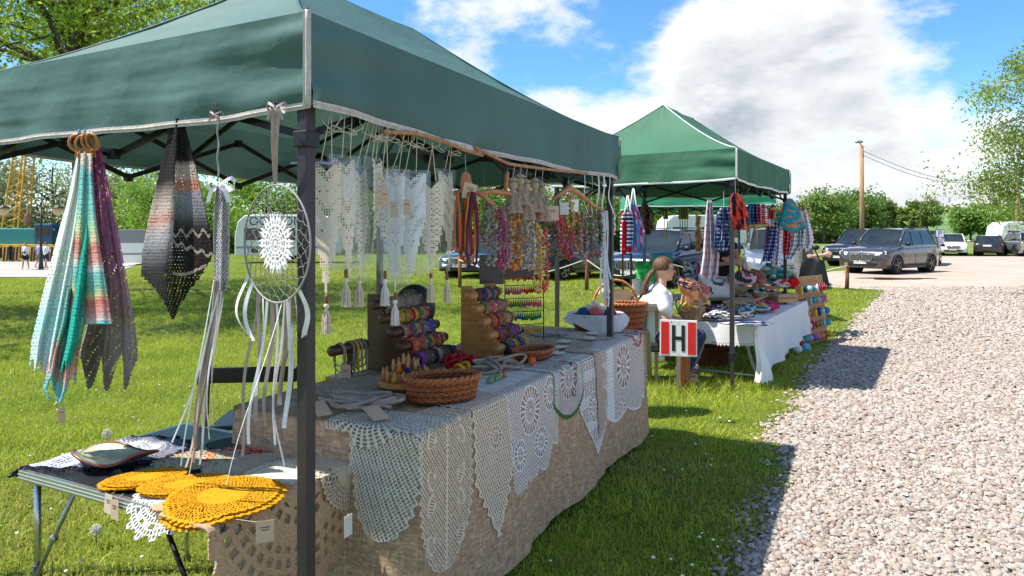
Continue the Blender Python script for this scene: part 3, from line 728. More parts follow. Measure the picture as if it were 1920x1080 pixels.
# cream runner with pineapple fans, its tip hanging lowest
def mB(t, s):
    mid = .655-.045*np.clip(s, 0, 1); w = np.where(s < .27, .182, .182*np.sqrt(np.clip(1-((s-.27)/.285)**2, 0, 1)))
    edge = np.abs(t-mid)-w*(1+.05*np.sin(s*160)); ins = edge < 0
    cells = []
    for k, sc_ in enumerate((-.06, .06, .18, .30, .41)):
        cells += [(.655-.045*sc_-.075, sc_, PI+.5 if k % 2 else PI-.4, .062), (.655-.045*sc_+.07, sc_+.03, -.4 if k % 2 else .5, .058)]
    f, fi = fans(t-0, s, cells); spine = np.abs(t-mid) < .006
    n_ = net((t-mid)*.9, s*.75, .0155, .135)
    return ins & (np.where(fi, f, n_) | spine | (edge > -.007))
front_lace('lace_runner', 'cream pineapple lace runner hanging lowest over the burlap corner', .44, .87, -.16, .56, mB, CREAMY, .004)
# cream runner with a zigzag of scallops coming to a point
def mC(t, s):
    mid = 1.0; w = np.where(s < .30, .155, .155*np.clip(1-(s-.30)/.26, 0, 1)+.012*np.abs(np.sin((s-.3)*75)))
    edge = np.abs(t-mid)-w+.008*np.sin(s*120); ins = (edge < 0) & (s < .57)
    f, fi = flower(t, s, 1.02, .16, .052, 14); g, gi = flower(t, s, .995, -.05, .04, 12)
    q = net(t, s*.62, .0185, .19)
    return ins & (np.where(fi, f, np.where(gi, g, q)) | (edge > -.011))
front_lace('lace_runner', 'cream pointed lace runner with one round flower and looped edge', .83, 1.18, -.16, .58, mC, CREAMY, .007)
# big white lace cloths
def mD(t, s):
    bot = .43+.05*np.abs(np.sin((t-1.15)*19))-.10*np.clip((t-1.5)/.2, 0, 1)
    ins = (s < bot) & (t > 1.15) & (t < 1.74-.08*np.clip(s, 0, 1))
    f, fi = flower(t, s, 1.38, .13, .115, 22); g, gi = flower(t, s, 1.62, .10, .085, 18); h_, hi = flower(t, s, 1.24, .30, .07, 16); k, ki = flower(t, s, 1.50, .31, .075, 16)
    q = net(t*.75, s*.9, .0165, .145) | ((s < -.05) & (fr(t/.006) < .6))
    return ins & (np.where(fi, f, np.where(gi, g, np.where(hi, h_, np.where(ki, k, q)))) | (s > bot-.008))
front_lace('lace_cloth', 'white lace cloth with large open flower rosettes and scalloped hem', 1.14, 1.74, -.30, .46, mD, WHITEY, .005)
def mE(t, s):
    w = .27-.10*np.abs((t-1.86)/.2)**2; ins = (s < w+.012*np.abs(np.sin(t*110))) & (np.abs(t-1.86) < .205)
    f, fi = flower(t, s, 1.86, .06, .12, 20); q = net(t*.8, s, .0155, .15)
    rose = np.zeros(t.shape, bool)
    for (rt, rs_) in ((1.97, .02), (1.955, .09), (1.92, .155), (1.98, -.05)): rose |= np.hypot(t-rt, s-rs_) < .024
    return ins & (np.where(fi, f, q) | rose | (s > w-.012))
def cE(t, s):
    w = .27-.10*np.abs((t-1.86)/.2)**2; r = np.full(t.shape, .78); g = np.full(t.shape, .77); b = np.full(t.shape, .77)
    gr = (s > w-.012) | (np.abs(np.abs(t-1.86)-.197) < .007); r = np.where(gr, .05, r); g = np.where(gr, .20, g); b = np.where(gr, .06, b)
    for (rt, rs_) in ((1.97, .02), (1.955, .09), (1.92, .155), (1.98, -.05)):
        d = np.hypot(t-rt, s-rs_); ri = d < .024; pk = d < .016
        r = np.where(ri, .05, r); g = np.where(ri, .2, g); b = np.where(ri, .06, b); r = np.where(pk, .75, r); g = np.where(pk, .35, g); b = np.where(pk, .42, b)
    return r, g, b
front_lace('lace_doily', 'white doily with green rim and small pink roses over the edge', 1.64, 2.08, -.20, .29, mE, YARNV, .009, col=cE)
def mF(t, s):
    tip = np.where(t < 2.28, .26+.32*np.clip((t-1.98)/.27, 0, 1), np.where(t < 2.5, .58-.16*(t-2.28)/.22, .44+.05*np.abs(np.sin((t-2.5)*9))))
    ins = (s < tip+.008*np.abs(np.sin(t*95))) & (t > 1.98) & (t < 3.30-.12*np.clip(s, 0, 1))
    f, fi = flower(t, s, 2.82, .17, .14, 14); g, gi = flower(t, s, 2.22, .30, .09, 16); h_, hi = flower(t, s, 3.14, .06, .09, 14); k, ki = flower(t, s, 2.75, .42, .07, 12)
    lad = (fr(s/.013) < .45) | (fr(t/.045) < .16); q = np.where(t < 2.5, lad, net(t*.6, s*.8, .019, .15))
    sol = (np.abs(t-2.56) < .06) & (s > .02)
    return ins & (np.where(fi, f, np.where(gi, g, np.where(hi, h_, np.where(ki, k, q)))) | (s > tip-.01) | (sol & (fr(s/.007) < .8)))
front_lace('lace_cloth', 'white lace cloth with a deep point and sunburst rosette beside the leaf strip', 1.96, 3.32, -.20, .62, mF, WHITEY, .006, res=.0042)
def mS(t, s):
    w = .045+.02*np.abs(np.sin(s*22)); leaf = np.zeros(t.shape, bool)
    for (lt, ls, an) in ((2.40, .14, .5), (2.42, .27, .4), (2.40, .39, .6)):
        x = (t-lt)*math.cos(an)+(s-ls)*math.sin(an); y = -(t-lt)*math.sin(an)+(s-ls)*math.cos(an); leaf |= (np.abs(y) < .035*np.cos(np.clip(x/.07, -1, 1)*PI/2)) & (np.abs(x) < .07)
    body = (np.abs(t-2.33-.02*s) < w) & (s < .47); return (body & (net(t, s, .016, .3) | (np.abs(t-2.33) < .012))) | leaf
front_lace('crochet_strip', 'brown crochet strip with pointed leaves lying over white lace', 2.22, 2.50, -.18, .48, mS, TAUPE, .012)
def mG(t, s): return ((s < .30+.03*np.sin(t*40)) & (t < 3.46)) & net(t, s*.7, .022, .28)
def taupe_end():
    def S(a, b):
        w = TFRONT-.01+b*.34; s = -.18+a*.52; ang = np.clip(s/.03, 0, 1)*PI/2; h = np.maximum(s-.03, 0)
        tt = TFAR+.006+np.minimum(s, 0)+.02*np.sin(ang)+h*.08+.012*np.sin(w*30)*np.clip(h*6, 0, 1); z = TH+.012-.02+.02*np.cos(ang)-h
        return P1.x+U3.x*tt+V3.x*w, P1.y+U3.y*tt+V3.y*w, z
    def m_(a, b): return ((a < .92+.06*np.abs(np.sin(b*14))) & net(a*.52, b*.25, .02, .28)) | (b < .03) | (b > .97)
    tag(grid_cloth('crochet_cloth', S, 130, 85, TAUPE, mask=m_), 'taupe open crochet cloth hanging over the table end by the H sign', 'crochet cloth')
taupe_end()
def neck_edge():
    # red picot neckline lying on the white lace near the far corner
    b = MB(); pts = []
    for k in range(15):
        a = k/14; tt = 3.02+.26*a; s = .11*math.sin(PI*a)-.03
        p = drape1(np.array(tt), np.array(s), .016); pts.append(tuple(float(x) for x in p))
    b.tube(pts, .0045, 6); tag(b.build('crochet_collar', mat('red_yarn', (.55, .03, .05), .9), smooth=True), 'thin red picot edging curved across the white lace', 'trim')
neck_edge()
# lace hanging over the near end of the long table, by the tent pole
def near_end_lace():
    def S(a, b):
        w = TFRONT+.015+a*.42; s = -.20+b*.62; r = .03; ang = np.clip(s/(r*1.57), 0, 1)*PI/2; h = np.maximum(s-r*1.57, 0)
        o = (r*np.sin(ang)-.03+.012)+h*(.05+.04*np.sin(w*9+1))*S01((w-TFRONT)*7)+.03*h
        fx = (flare(np.full_like(h, TN), h)+.03)*(1-a)**4
        tt = TN-o+np.maximum(-s, 0); ww = w-fx
        return P1.x+U3.x*tt+V3.x*ww, P1.y+U3.y*tt+V3.y*ww, TH-r+r*np.cos(ang)-h+.006
    def m_(a, b):
        A_ = a*.42; B_ = -.20+b*.62; w = np.where(B_ < .05, .21, np.where(B_ < .2, .15, .125*np.sqrt(np.clip(1-((B_-.2)/.21)**2, 0, 1))))
        mid = np.where(B_ < .05, .22, .14); e = np.abs(A_-mid)-w-.006*np.sin(B_*150); n_ = net(A_-B_*.3, B_*.8, .0165, .155)
        r, th = polar(A_-.24, B_+.07); d = (np.abs(fr(th*30/(2*PI))-.5) < .2) | (np.abs(fr(r/.014)-.5) < .16)
        return (e < 0) & (np.where(r < .17, d, n_) | (e > -.006))
    tag(grid_cloth('lace_doily', S, 140, 200, MINTY, mask=m_), 'pale grey-green net doily slipping over the near end of the burlap', 'lace cloth', 'lace cloths over the table edge')
near_end_lace()
# doilies lying on the top of the long table
def flat_doily(name, label, c, R, m, n, seed, ry=1.0, ang=0.0, zfun=None, res=.0035, cat='doily', group=None, dense=0, center=0, pitch=.016, lift=0.0, col=None, thick=.003, plain=False):
    N_ = int(2*R/res); ca, sa = math.cos(ang), math.sin(ang)
    def S(a, b):
        x = (a-.5)*2.1*R; y = (b-.5)*2.1*R*ry; X = c.x+x*ca-y*sa; Y = c.y+x*sa+y*ca
        Z = c.z+.0035*(fbm(x*14+seed, y*14, seed)-.4)+lift
        if zfun: Z = Z+zfun(X, Y)
        return X, Y, Z
    o = grid_cloth(name, S, N_, N_, m, mask=lambda a, b: doily((a-.5)*2.1*R, (b-.5)*2.1*R, R, n, seed, dense, sc=.045*24/n, center=center, pitch=pitch, plain=plain), col=(None if col is None else (lambda a, b: col((a-.5)*2.1, (b-.5)*2.1))), thick=thick)
    return tag(o, label, cat, group)
for k, (t_, w_, R, m_, nm) in enumerate(((2.55, .28, .24, TAUPE, 'taupe linen doily spread on the long table before the earring rack'), (3.0, .45, .22, TAUPE, 'taupe linen doily beside the lined yarn basket'), (2.95, .20, .20, ECRU, 'ecru doily overlapping the white lace by the far table corner'),
        (2.2, .30, .17, TAUPE, 'small taupe doily under the shallow wicker tray'), (.95, .52, .24, TAUPE, 'taupe net doily under the coiled rope necklaces'))):
    flat_doily('crochet_doily', nm, q1(t_, w_, TH+.008+.003*k), R, m_, 26+k*4, 5+k, group='flat doilies on the long table', res=.004)
# ------------------------------------------------------------------ on the camp table
def drapeR(b, s, off=0.0):
    """over the right-hand end of the camp table: b across it, s down"""
    r = .02; ang = np.clip(s/(r*1.57), 0, 1)*PI/2; h = np.maximum(s-r*1.57, 0)
    o = r*np.sin(ang)+off*np.sin(ang)+h*(.03+.05*np.sin(b*8+.6)+.02*np.sin(b*19))
    a = SLEN-.008+np.minimum(s, 0)+o; z = SH+.004-r+r*np.cos(ang)+off*np.cos(ang)-h
    return S0.x+SA.x*a+SB.x*b, S0.y+SA.y*a+SB.y*b, z
def chunky():
    def S(a, b): return drapeR(-.06+a*.78, -.28+b*.72, .004)
    def m_(a, b):
        x = -.06+a*.78; y = -.28+b*.72; r, th = polar(x-.33, y+.05)
        out = r < .41*scal(th, 30, .045); solid = (np.abs(r-.40) < .022) | (r < .12) | (np.abs(r-.215) < .03)
        ring = np.floor(r/.046); n = np.maximum(8, np.round((ring+.5)*2*PI*.95)); ph = fr(th/(2*PI)*n+.5*(ring % 2)); fq = fr(r/.046)
        hole = (np.abs(ph-.5) < .26) & (np.abs(fq-.5) < .30)
        return out & (solid | ~hole)
    o = grid_cloth('crochet_rug', S, 200, 190, JUTE, mask=m_, thick=.009); tag(o, 'thick jute crochet rug with large holes hanging off the camp table end', 'crochet rug')
    def S2(a, b): return drapeR(.40+a*.36, -.30+b*.50, .018)
    def m2(a, b):
        x = (a-.5)*.36; y = -.30+b*.50+.02; r, th = polar(x, y-0.01); r2 = np.hypot(x, y-.02)
        d = (np.abs(fr((th*60/(2*PI))+r/.03)-.5) < .2) | (np.abs(fr((th*60/(2*PI))-r/.03)-.5) < .2)
        return (r < .175*scal(th, 40, .03)) & ((r < .10) | d | (r > .166))
    o = grid_cloth('crochet_doily', S2, 120, 160, ECRU, mask=m2, thick=.003); tag(o, 'light beige round doily with solid centre draped over the jute rug', 'doily')
chunky()
def stack(c, R, n, seed, ry, ang, lab, over=None):
    for k in range(n):
        cc = c+Vector((rnd.uniform(-.012, .012), rnd.uniform(-.012, .012), .0065*k))
        def zf(X, Y):
            b = (X-S0.x)*SB.x+(Y-S0.y)*SB.y; return -np.maximum(-b+.0, 0)**1.0*.35+.0
        flat_doily('mustard_doily', lab[k], cc, R*rnd.uniform(.97, 1.02), MUSTARD, 44, 90+seed, ry, ang+k*.3 if ry == 1 else ang, zf, .0034, group='mustard crochet doilies', center=.45, pitch=.0145, thick=.0035, plain=True)
stack(sq(.955, .115, SH+.012), .178, 4, 1, 1.0, .2, ['mustard crochet doily at the bottom of the big round stack of four', 'mustard crochet doily second from the bottom of the big round stack', 'mustard crochet doily third from the bottom of the big round stack', 'mustard crochet doily on top of the big round stack'])
stack(sq(.73, .14, SH+.010), .150, 3, 2, .62, .35, ['lowest mustard doily in the middle oval stack', 'middle mustard doily in the middle oval stack', 'top mustard doily in the middle oval stack'])
stack(sq(.55, .12, SH+.010), .135, 3, 3, .62, .45, ['lowest mustard doily in the oval stack beside the ceramic dish', 'middle mustard doily in the oval stack beside the ceramic dish', 'top mustard doily in the oval stack beside the ceramic dish'])
def cblue(a, b):
    r = np.hypot(a, b); k = S01((r-.55)/.25); e = (r > .93)
    base = np.array([(.74, .76, .84), (.26, .28, .36)]); out = []
    for i in range(3): out.append(np.where(e, (.045, .045, .07)[i], base[0][i]*(1-k*(a > -.1))+base[1][i]*k*(a > -.1)))
    return out
def zleft(X, Y):
    a = (X-S0.x)*SA.x+(Y-S0.y)*SA.y; return -np.maximum(-a, 0)*.5+.004*np.sin(X*60)
flat_doily('crochet_doily', 'oval blue-white openwork doily with navy rim at the camp table corner', sq(.10, .26, SH+.008), .33, YARNV, 26, 41, .62, .15, zleft, .0042, col=cblue, pitch=.022, thick=.004)
flat_doily('crochet_doily', 'white pointed doily peeking out beneath the mustard stacks', sq(.80, .06, SH+.004), .17, WHITEY, 16, 44, .75, -.4, lambda X, Y: -np.maximum(-((X-S0.x)*SB.x+(Y-S0.y)*SB.y), 0)*1.1, .0035)
flat_doily('crochet_doily', 'beige ribbed doily with dark slits on the camp table', sq(.78, .42, SH+.010), .20, ECRU, 30, 46, .7, .2, None, .0036, pitch=.014)
flat_doily('crochet_doily', 'cream doily folded near the tent pole on the camp table', sq(.95, .42, SH+.014), .17, CREAMY, 30, 47, .8, .5, None, .0036, pitch=.012, dense=.8)
def cmix(pal, f, seed):
    pal = np.array(pal)
    def c(a, b):
        n = vnoise(a*f, b*f, seed); k = np.clip((n*len(pal)).astype(int), 0, len(pal)-1); return pal[k, 0], pal[k, 1], pal[k, 2]
    return c
flat_doily('crochet_doily', 'multicoloured orange and mint crochet squares on the camp table', sq(.52, .36, SH+.010), .16, YARNV, 18, 50, .7, .3, None, .0036, col=cmix([(.75, .22, .06), (.8, .55, .2), (.35, .6, .5), (.75, .65, .5), (.65, .08, .05)], 9, 4), pitch=.018)
flat_doily('crochet_doily', 'coral red crochet piece behind the orange squares', sq(.58, .50, SH+.008), .13, YARNV, 18, 51, .6, .5, None, .0036, col=cmix([(.62, .06, .04), (.75, .2, .12), (.8, .5, .4)], 9, 9), pitch=.018)
flat_doily('crochet_doily', 'dark green round crochet mat on the black tabletop', sq(.50, .60, SH+.008), .15, mat('dark_green_yarn', (.04, .065, .05), .95, bump=.4), 30, 52, .6, .3, None, .004, dense=.95)
def dish(name, label, c, rx, ry, h, ang, mi, mo, waves):
    t = thing(name, label, 'dish', c)
    def S(flip):
        def f(a, b):
            th = a*2*PI; q = b; w = 1+.16*np.sin(th*waves+.6)*q; r = q*w
            z = h*q**2.2*(1+.55*np.sin(th*waves+2.1)+.2*np.sin(th*2))+flip
            x = r*rx*np.cos(th); y = r*ry*np.sin(th); return c.x+x*math.cos(ang)-y*math.sin(ang), c.y+x*math.sin(ang)+y*math.cos(ang), c.z+np.maximum(z, flip)
        return f
    grid_cloth('inner_glaze', S(.009), 72, 16, mi, parent=t); o = grid_cloth('clay_shell', S(.0), 72, 16, mo, parent=t)
    b = MB(); th = np.linspace(0, 2*PI, 73)[:-1]; p = S(.0045)(th/(2*PI), np.ones(72)); b.tube([(p[0][i], p[1][i], p[2][i]) for i in range(72)], .006, 6, closed=True); b.build('rim', mo, t, smooth=True)
GLZ = mat('cream_green_glaze', (.30, .30, .18), .3, var=.5, scale=14, spec=.5); CLAY = mat('red_brown_clay', (.16, .055, .03), .35, var=.5, scale=8, spec=.5)
dish('ceramic_dish', 'wavy ceramic dish with cream green glaze and red-brown underside', sq(.27, .17, SH+.018), .155, .09, .030, -.15, GLZ, CLAY, 3)
dish('ceramic_dish', 'small cream leaf-shaped clay dish behind the beige doilies', sq(.66, .62, SH+.012), .075, .05, .02, .3, mat('cream_clay', (.5, .46, .36), .4, var=.2), mat('olive_clay', (.25, .22, .14), .5), 3)
def hang_tag(label, p, w, h, right, m, str_to, lines=2, tilt=0.0, group='paper price tags'):
    p = Vector(p); r = Vector(right).normalized(); up = (Vector((0, 0, 1))+r*tilt).normalized(); r2 = (r-up*r.dot(up)).normalized(); n = r2.cross(up)
    t = thing('price_tag', label, 'tag', p-up*h, group)
    MB().box(p-up*h/2, (w, h, .0012), r2, up).build('card', m, t)
    MB().tube([p-up*.008, (p+Vector(str_to))/2+Vector((0, 0, -.003)), str_to], .0008, 4).build('string', mat('tag_string', (.6, .5, .36), .9), t)
    for k in range(lines):
        for sg in (1, -1): MB().box(p-up*(h*.30+k*h*.12)+r2*(.0)+n*.0012*sg, (w*(.55-.15*k), h*.035, .0006), r2, up).build('printed_line', INK, t)
f_ = -(SB)  # outward from the front edge of the camp table
hang_tag('kraft price tag with handwriting below the mustard stacks', sq(.585, -.02, SH-.005), .042, .066, SA, TAGK, sq(.60, .0, SH+.012))
hang_tag('pale price tag half behind the handwritten kraft tag', sq(.545, -.014, SH+.004), .04, .066, SA, TAGW if 0 else mat('pale_tag', (.66, .55, .42), .8), sq(.55, .01, SH+.012), tilt=.1)
hang_tag('kraft price tag on the big mustard stack', at(497, 976, 2.04), .052, .066, SB+SA*.9, TAGK, sq(.99, -.02, SH+.02))
hang_tag('blank white price tag pinned to the jute rug', at(653, 966, 2.43), .042, .075, SB, TAGW, at(652, 962, 2.44), lines=0)
# ------------------------------------------------------------------ things hanging in the lace stall
def pal_at(stops):
    ys = [s[0] for s in stops]; cs = np.array([s[1] for s in stops])
    return lambda y: tuple(np.interp(y, ys, cs[:, i]) for i in range(3))
def shawl(name, label, d, rows, folds, fold_amp, col, mask, m, res=.0042, dd=0.0, ph=0.0, parent=None, thick=.004, tilt=(1, 0), cat='shawl', group=None, over=0.0):
    """knitted cloth gathered at the top; rows = (photo row, left, right) at distance d gives its real outline"""
    py = np.array([r[0] for r in rows], float); L_ = np.array([r[1] for r in rows], float); R_ = np.array([r[2] for r in rows], float)
    k = d/F; H = (py[-1]-py[0])*k; Wm = max(R_-L_)*k
    nu = max(20, int(Wm*1.25/res)); nv = int(H/res)
    def S(a, b):
        y = py[0]+b*(py[-1]-py[0]); l = np.interp(y, py, L_); r = np.interp(y, py, R_); w = (r-l)*k
        aa = a+.03*np.sin(a*2*PI*folds+ph)
        dep = d+dd+fold_amp*(.35+w/Wm)*(np.sin(a*2*PI*folds+ph+b*.8)+.35*np.sin(a*2*PI*folds*2.3+ph*2+b*2))+(aa-.5)*w*tilt[1]
        return ((l+(r-l)*aa)-960)/F*dep, dep, EYE-(y-HZ)/F*dep
    def C(a, b): return col(a, py[0]+b*(py[-1]-py[0]))
    def Mk(a, b):
        y = py[0]+b*(py[-1]-py[0]); w = (np.interp(y, py, R_)-np.interp(y, py, L_))*k; return mask(a*w*1.25, b*H, a, b)
    o = grid_cloth(name, S, nu, nv, m, mask=Mk, col=C, parent=parent, thick=thick)
    return tag(o, label, cat, group) if parent is None else o
DS = 2.53
RING = mat('turned_wood_ring', (.42, .17, .05), .4, var=.2); BLUEP = mat('blue_plastic', (.03, .22, .42), .4); ORC = mat('orange_cord', (.55, .2, .03), .7)
def rings():
    t = thing('ring_hanger', 'cluster of wooden curtain rings hanging the three pastel shawls', 'hanger', at(162, 298, DS))
    for k, (px, py) in enumerate(((147, 268), (158, 270), (168, 266), (174, 266))):
        c = at(px, py, DS-.012*k); MB().torus(c, .030, .0055, (.25*(k-1.5), 1, .12*k), 24, 8).build('ring', RING, t, smooth=True)
        MB().torus(at(px+2, 249, DS-.012*k), .010, .003, (1, .3, 0), 14, 6).build('blue_clip', BLUEP, t, smooth=True)
        b = MB()
        for j in range(5): b.tube([at(px-2+j, 280, DS-.012*k), at(px+rnd.uniform(-6, 6), 284, DS-.02), at(px+rnd.uniform(-7, 7), 296, DS-.015)], .0025, 5)
        b.build('cord_knot', ORC, t, smooth=True)
rings()
def rag(a, b, n=9, amp=.03, seed=0): return b < 1-amp*(.5+np.sin(a*n*2*PI+seed)*.5)-.02*vnoise(a*23, a*0+seed, seed)
def hol(x, y, p, th): # small openings in rows, offset every other row
    r = np.floor(y/p); return ~((np.abs(fr(x/p+.5*(r % 2))-.5) < th) & (np.abs(fr(y/p)-.5) < th))
c1 = pal_at([(285, (.90, .92, .88)), (430, (.86, .93, .87)), (520, (.80, .92, .88)), (600, (.52, .84, .84)), (700, (.72, .78, .80))])
def col1(a, y):
    c = c1(y); g = S01((a-.62)/.12)*S01((y-330)/60); n = (.04, .50, .40); return tuple(c[i]*(1-g)+n[i]*g for i in range(3))
shawl('lace_shawl', 'fluffy white to mint shawl on the wooden rings', DS, [(285, 146, 160), (350, 132, 170), (450, 106, 168), (560, 78, 156), (640, 59, 146), (702, 54, 130)], 3, .018, col1, lambda x, y, a, b: rag(a, b, 5, .05) & (hol(x, y, .014, .15) | (b < .45)), YARNV, ph=.4, tilt=(1, -1.0))
c2 = pal_at([(290, (.78, .70, .62)), (316, (.76, .70, .64)), (322, (.20, .58, .60)), (395, (.28, .66, .60)), (420, (.45, .72, .50)), (445, (.72, .70, .42)), (462, (.72, .27, .22)), (488, (.78, .42, .36)), (500, (.82, .76, .72)), (512, (.25, .62, .62)), (538, (.25, .55, .42)), (550, (.70, .66, .36)), (562, (.72, .22, .19)), (585, (.75, .40, .38)), (598, (.80, .70, .66)), (603, (.15, .62, .64))])
shawl('knitted_shawl', 'rainbow striped knitted shawl lap with turquoise hem on the rings', DS, [(288, 152, 173), (330, 150, 173), (400, 143, 180), (470, 134, 190), (540, 124, 202), (608, 117, 212)], 1.5, .016, lambda a, y: c2(y+(a-.5)*-14+5*np.sin(a*9)), lambda x, y, a, b: hol(x, y, .011, .17), YARNV, dd=-.06, ph=2, tilt=(1, -.9))
c2b = pal_at([(560, (.2, .55, .42)), (600, (.22, .60, .58)), (640, (.25, .58, .40)), (665, (.74, .24, .20)), (700, (.78, .50, .45)), (722, (.25, .66, .68)), (755, (.16, .58, .66))])
shawl('knitted_shawl', 'coral and turquoise pointed tail of a shawl below the rainbow lap', DS, [(540, 118, 160), (600, 108, 158), (660, 92, 146), (700, 84, 142), (730, 80, 140), (757, 96, 122)], 2, .022, lambda a, y: c2b(y+12*np.sin(a*7)), lambda x, y, a, b: hol(x, y, .012, .18) & (b < 1-.22*np.abs(np.sin(a*PI*1.5+.5))**3), YARNV, dd=-.025, ph=1, tilt=(1, -.6))
c3 = pal_at([(283, (.68, .18, .42)), (350, (.74, .25, .50)), (470, (.76, .33, .54)), (545, (.66, .40, .50)), (600, (.46, .37, .39)), (650, (.33, .29, .30)), (740, (.21, .18, .19))])
def m3(x, y, a, b):
    z = (x+y*.5)*1.0; r = np.floor(z/.035); h = (np.abs(fr(z/.032)-.5) < .13) & (np.abs(fr((x-y*.8)/.014+.5*(r % 2))-.5) < .24)
    return ~h & rag(a, b, 3, .14, 1)
shawl('lace_shawl', 'pink to grey openwork shawl on the wooden rings', DS, [(283, 170, 190), (350, 172, 204), (450, 176, 224), (540, 184, 240), (600, 166, 252), (660, 150, 258), (735, 148, 250)], 2.5, .02, lambda a, y: c3(y+8*np.sin(a*5)), m3, YARNV, dd=.05, ph=3, tilt=(1, -.8))
hang_tag('kraft price tag dangling under the pastel shawls', at(116, 764, 2.52), .024, .058, (1, .1, 0), TAGK, at(118, 742, 2.51), lines=1)
DD = 2.29
ca = pal_at([(225, (.02, .018, .02)), (345, (.035, .03, .033)), (375, (.40, .33, .29)), (400, (.62, .50, .43)), (420, (.62, .33, .27)), (435, (.55, .46, .44)), (455, (.42, .40, .43)), (480, (.20, .20, .22)), (510, (.05, .05, .055)), (600, (.03, .022, .02))])
cb = pal_at([(225, (.02, .018, .02)), (300, (.03, .022, .022)), (312, (.60, .48, .41)), (332, (.60, .44, .36)), (340, (.60, .24, .19)), (355, (.58, .25, .20)), (362, (.36, .35, .38)), (400, (.22, .22, .25)), (415, (.10, .095, .10)), (432, (.03, .022, .022)), (600, (.025, .018, .016))])
def cold(a, y):
    l = ca(y+26*a); r = cb(y); k = a < .48; c = [np.where(k, l[i], r[i]) for i in range(3)]
    zz = ((np.abs(y-437-6*np.sin(a*40)) < 3) | (np.abs(y-455-26*(a-.5)*2-4*np.sin(a*50)) < 3) | (np.abs(y-505+10*np.sin(a*8)) < 3)) & ~k
    sp = (vnoise(a*90, y*.45, 3) > .74) & (y > 240)
    return [np.where(zz, (.42, .36, .30)[i], np.where(sp, c[i]*.5+.03, c[i])) for i in range(3)]
def md(x, y, a, b):
    o = net(x, y*.8, .014, .26); dense = hol(x, y, .0115, .16)
    # scalloped hem drawn in to a point
    end = np.where(a < .46, .80+.50*np.clip(a/.46, 0, 1)**1.5*.46, 1.0-.32*np.clip((a-.5)/.5, 0, 1)**.9)
    return np.where((b > .78) & (b > end-.2), o, dense) & (b < end-.012*np.abs(np.sin(a*60)))
shawl('crochet_shawl', 'black, grey and coral striped crochet shawl with a fringed point', DD, [(222, 324, 342), (260, 314, 352), (300, 303, 362), (400, 279, 384), (470, 264, 396), (520, 261, 400), (560, 275, 388), (598, 285, 378)], 1.0, .03, cold, md, YARNV, ph=2.0, res=.0036, tilt=(1, -.8))
# ribbons
SATG = mat('grey_mauve_satin', (.34, .27, .25), .35, var=.08, spec=.5, trans=.1); SATW = mat('white_satin', (.80, .80, .84), .35, var=.04, spec=.5, trans=.15); SATB = mat('brown_satin', (.30, .18, .13), .35, var=.08, spec=.5, trans=.1)
STRG = mat('grey_twine', (.30, .28, .27), .8, var=.2, scale=200); STRC = mat('cream_cord', (.72, .66, .55), .9)
def ribbon_strip(t, m, top, bot, w, seed, bulge=.0):
    r = random.Random(seed); n = 22; pts = []; sides = []; fq = r.uniform(1, 2.2); p0 = r.random(); tw = r.uniform(-1.5, 1.5)
    for k in range(n+1):
        a = k/n; p = Vector(top).lerp(Vector(bot), a); p += Vector((math.sin(a*PI*fq+p0*3)*.016*a+bulge*math.sin(a*PI), math.sin(a*PI*1.7+seed)*.02*a, 0)); pts.append(p)
        ang = seed*1.3+a*tw*1.2; sides.append(Vector((math.cos(ang*.6), math.sin(ang*.6)*.8, .15)))
    MB().ribbon(pts, w, sides).build('ribbon', m, t, smooth=True)
def bow(t, c, m, s):
    for sg in (-1, 1):
        pts = [c+Vector((sg*s*(.1+.9*math.sin(k/8*PI)**.7*(1 if k < 5 else .85)), .004*k, s*.45*math.sin(k/8*2*PI))) for k in range(9)]
        MB().ribbon(pts, s*.34, (.1, .5, 1)).build('bow_loop', m, t, smooth=True)
        MB().ribbon([c, c+Vector((sg*s*.5, -.004, -s*.5)), c+Vector((sg*s*.75, 0, -s*1.3))], s*.32, (1, .2, .3)).build('bow_tail', m, t, smooth=True)
def clip(t, c):
    MB().prism([c+Vector((-.012, -.006, -.012)), c+Vector((.012, -.006, -.012)), c+Vector((.009, -.002, .004)), c+Vector((-.009, -.002, .004))], (0, .012, 0)).build('clip_body', BLACKP, t)
    MB().tube([c+Vector((-.006, 0, .002)), c+Vector((-.004, -.004, .025)), c+Vector((.004, -.004, .025)), c+Vector((.006, 0, .002))], .0012, 5).build('clip_wire', GREYM, t)
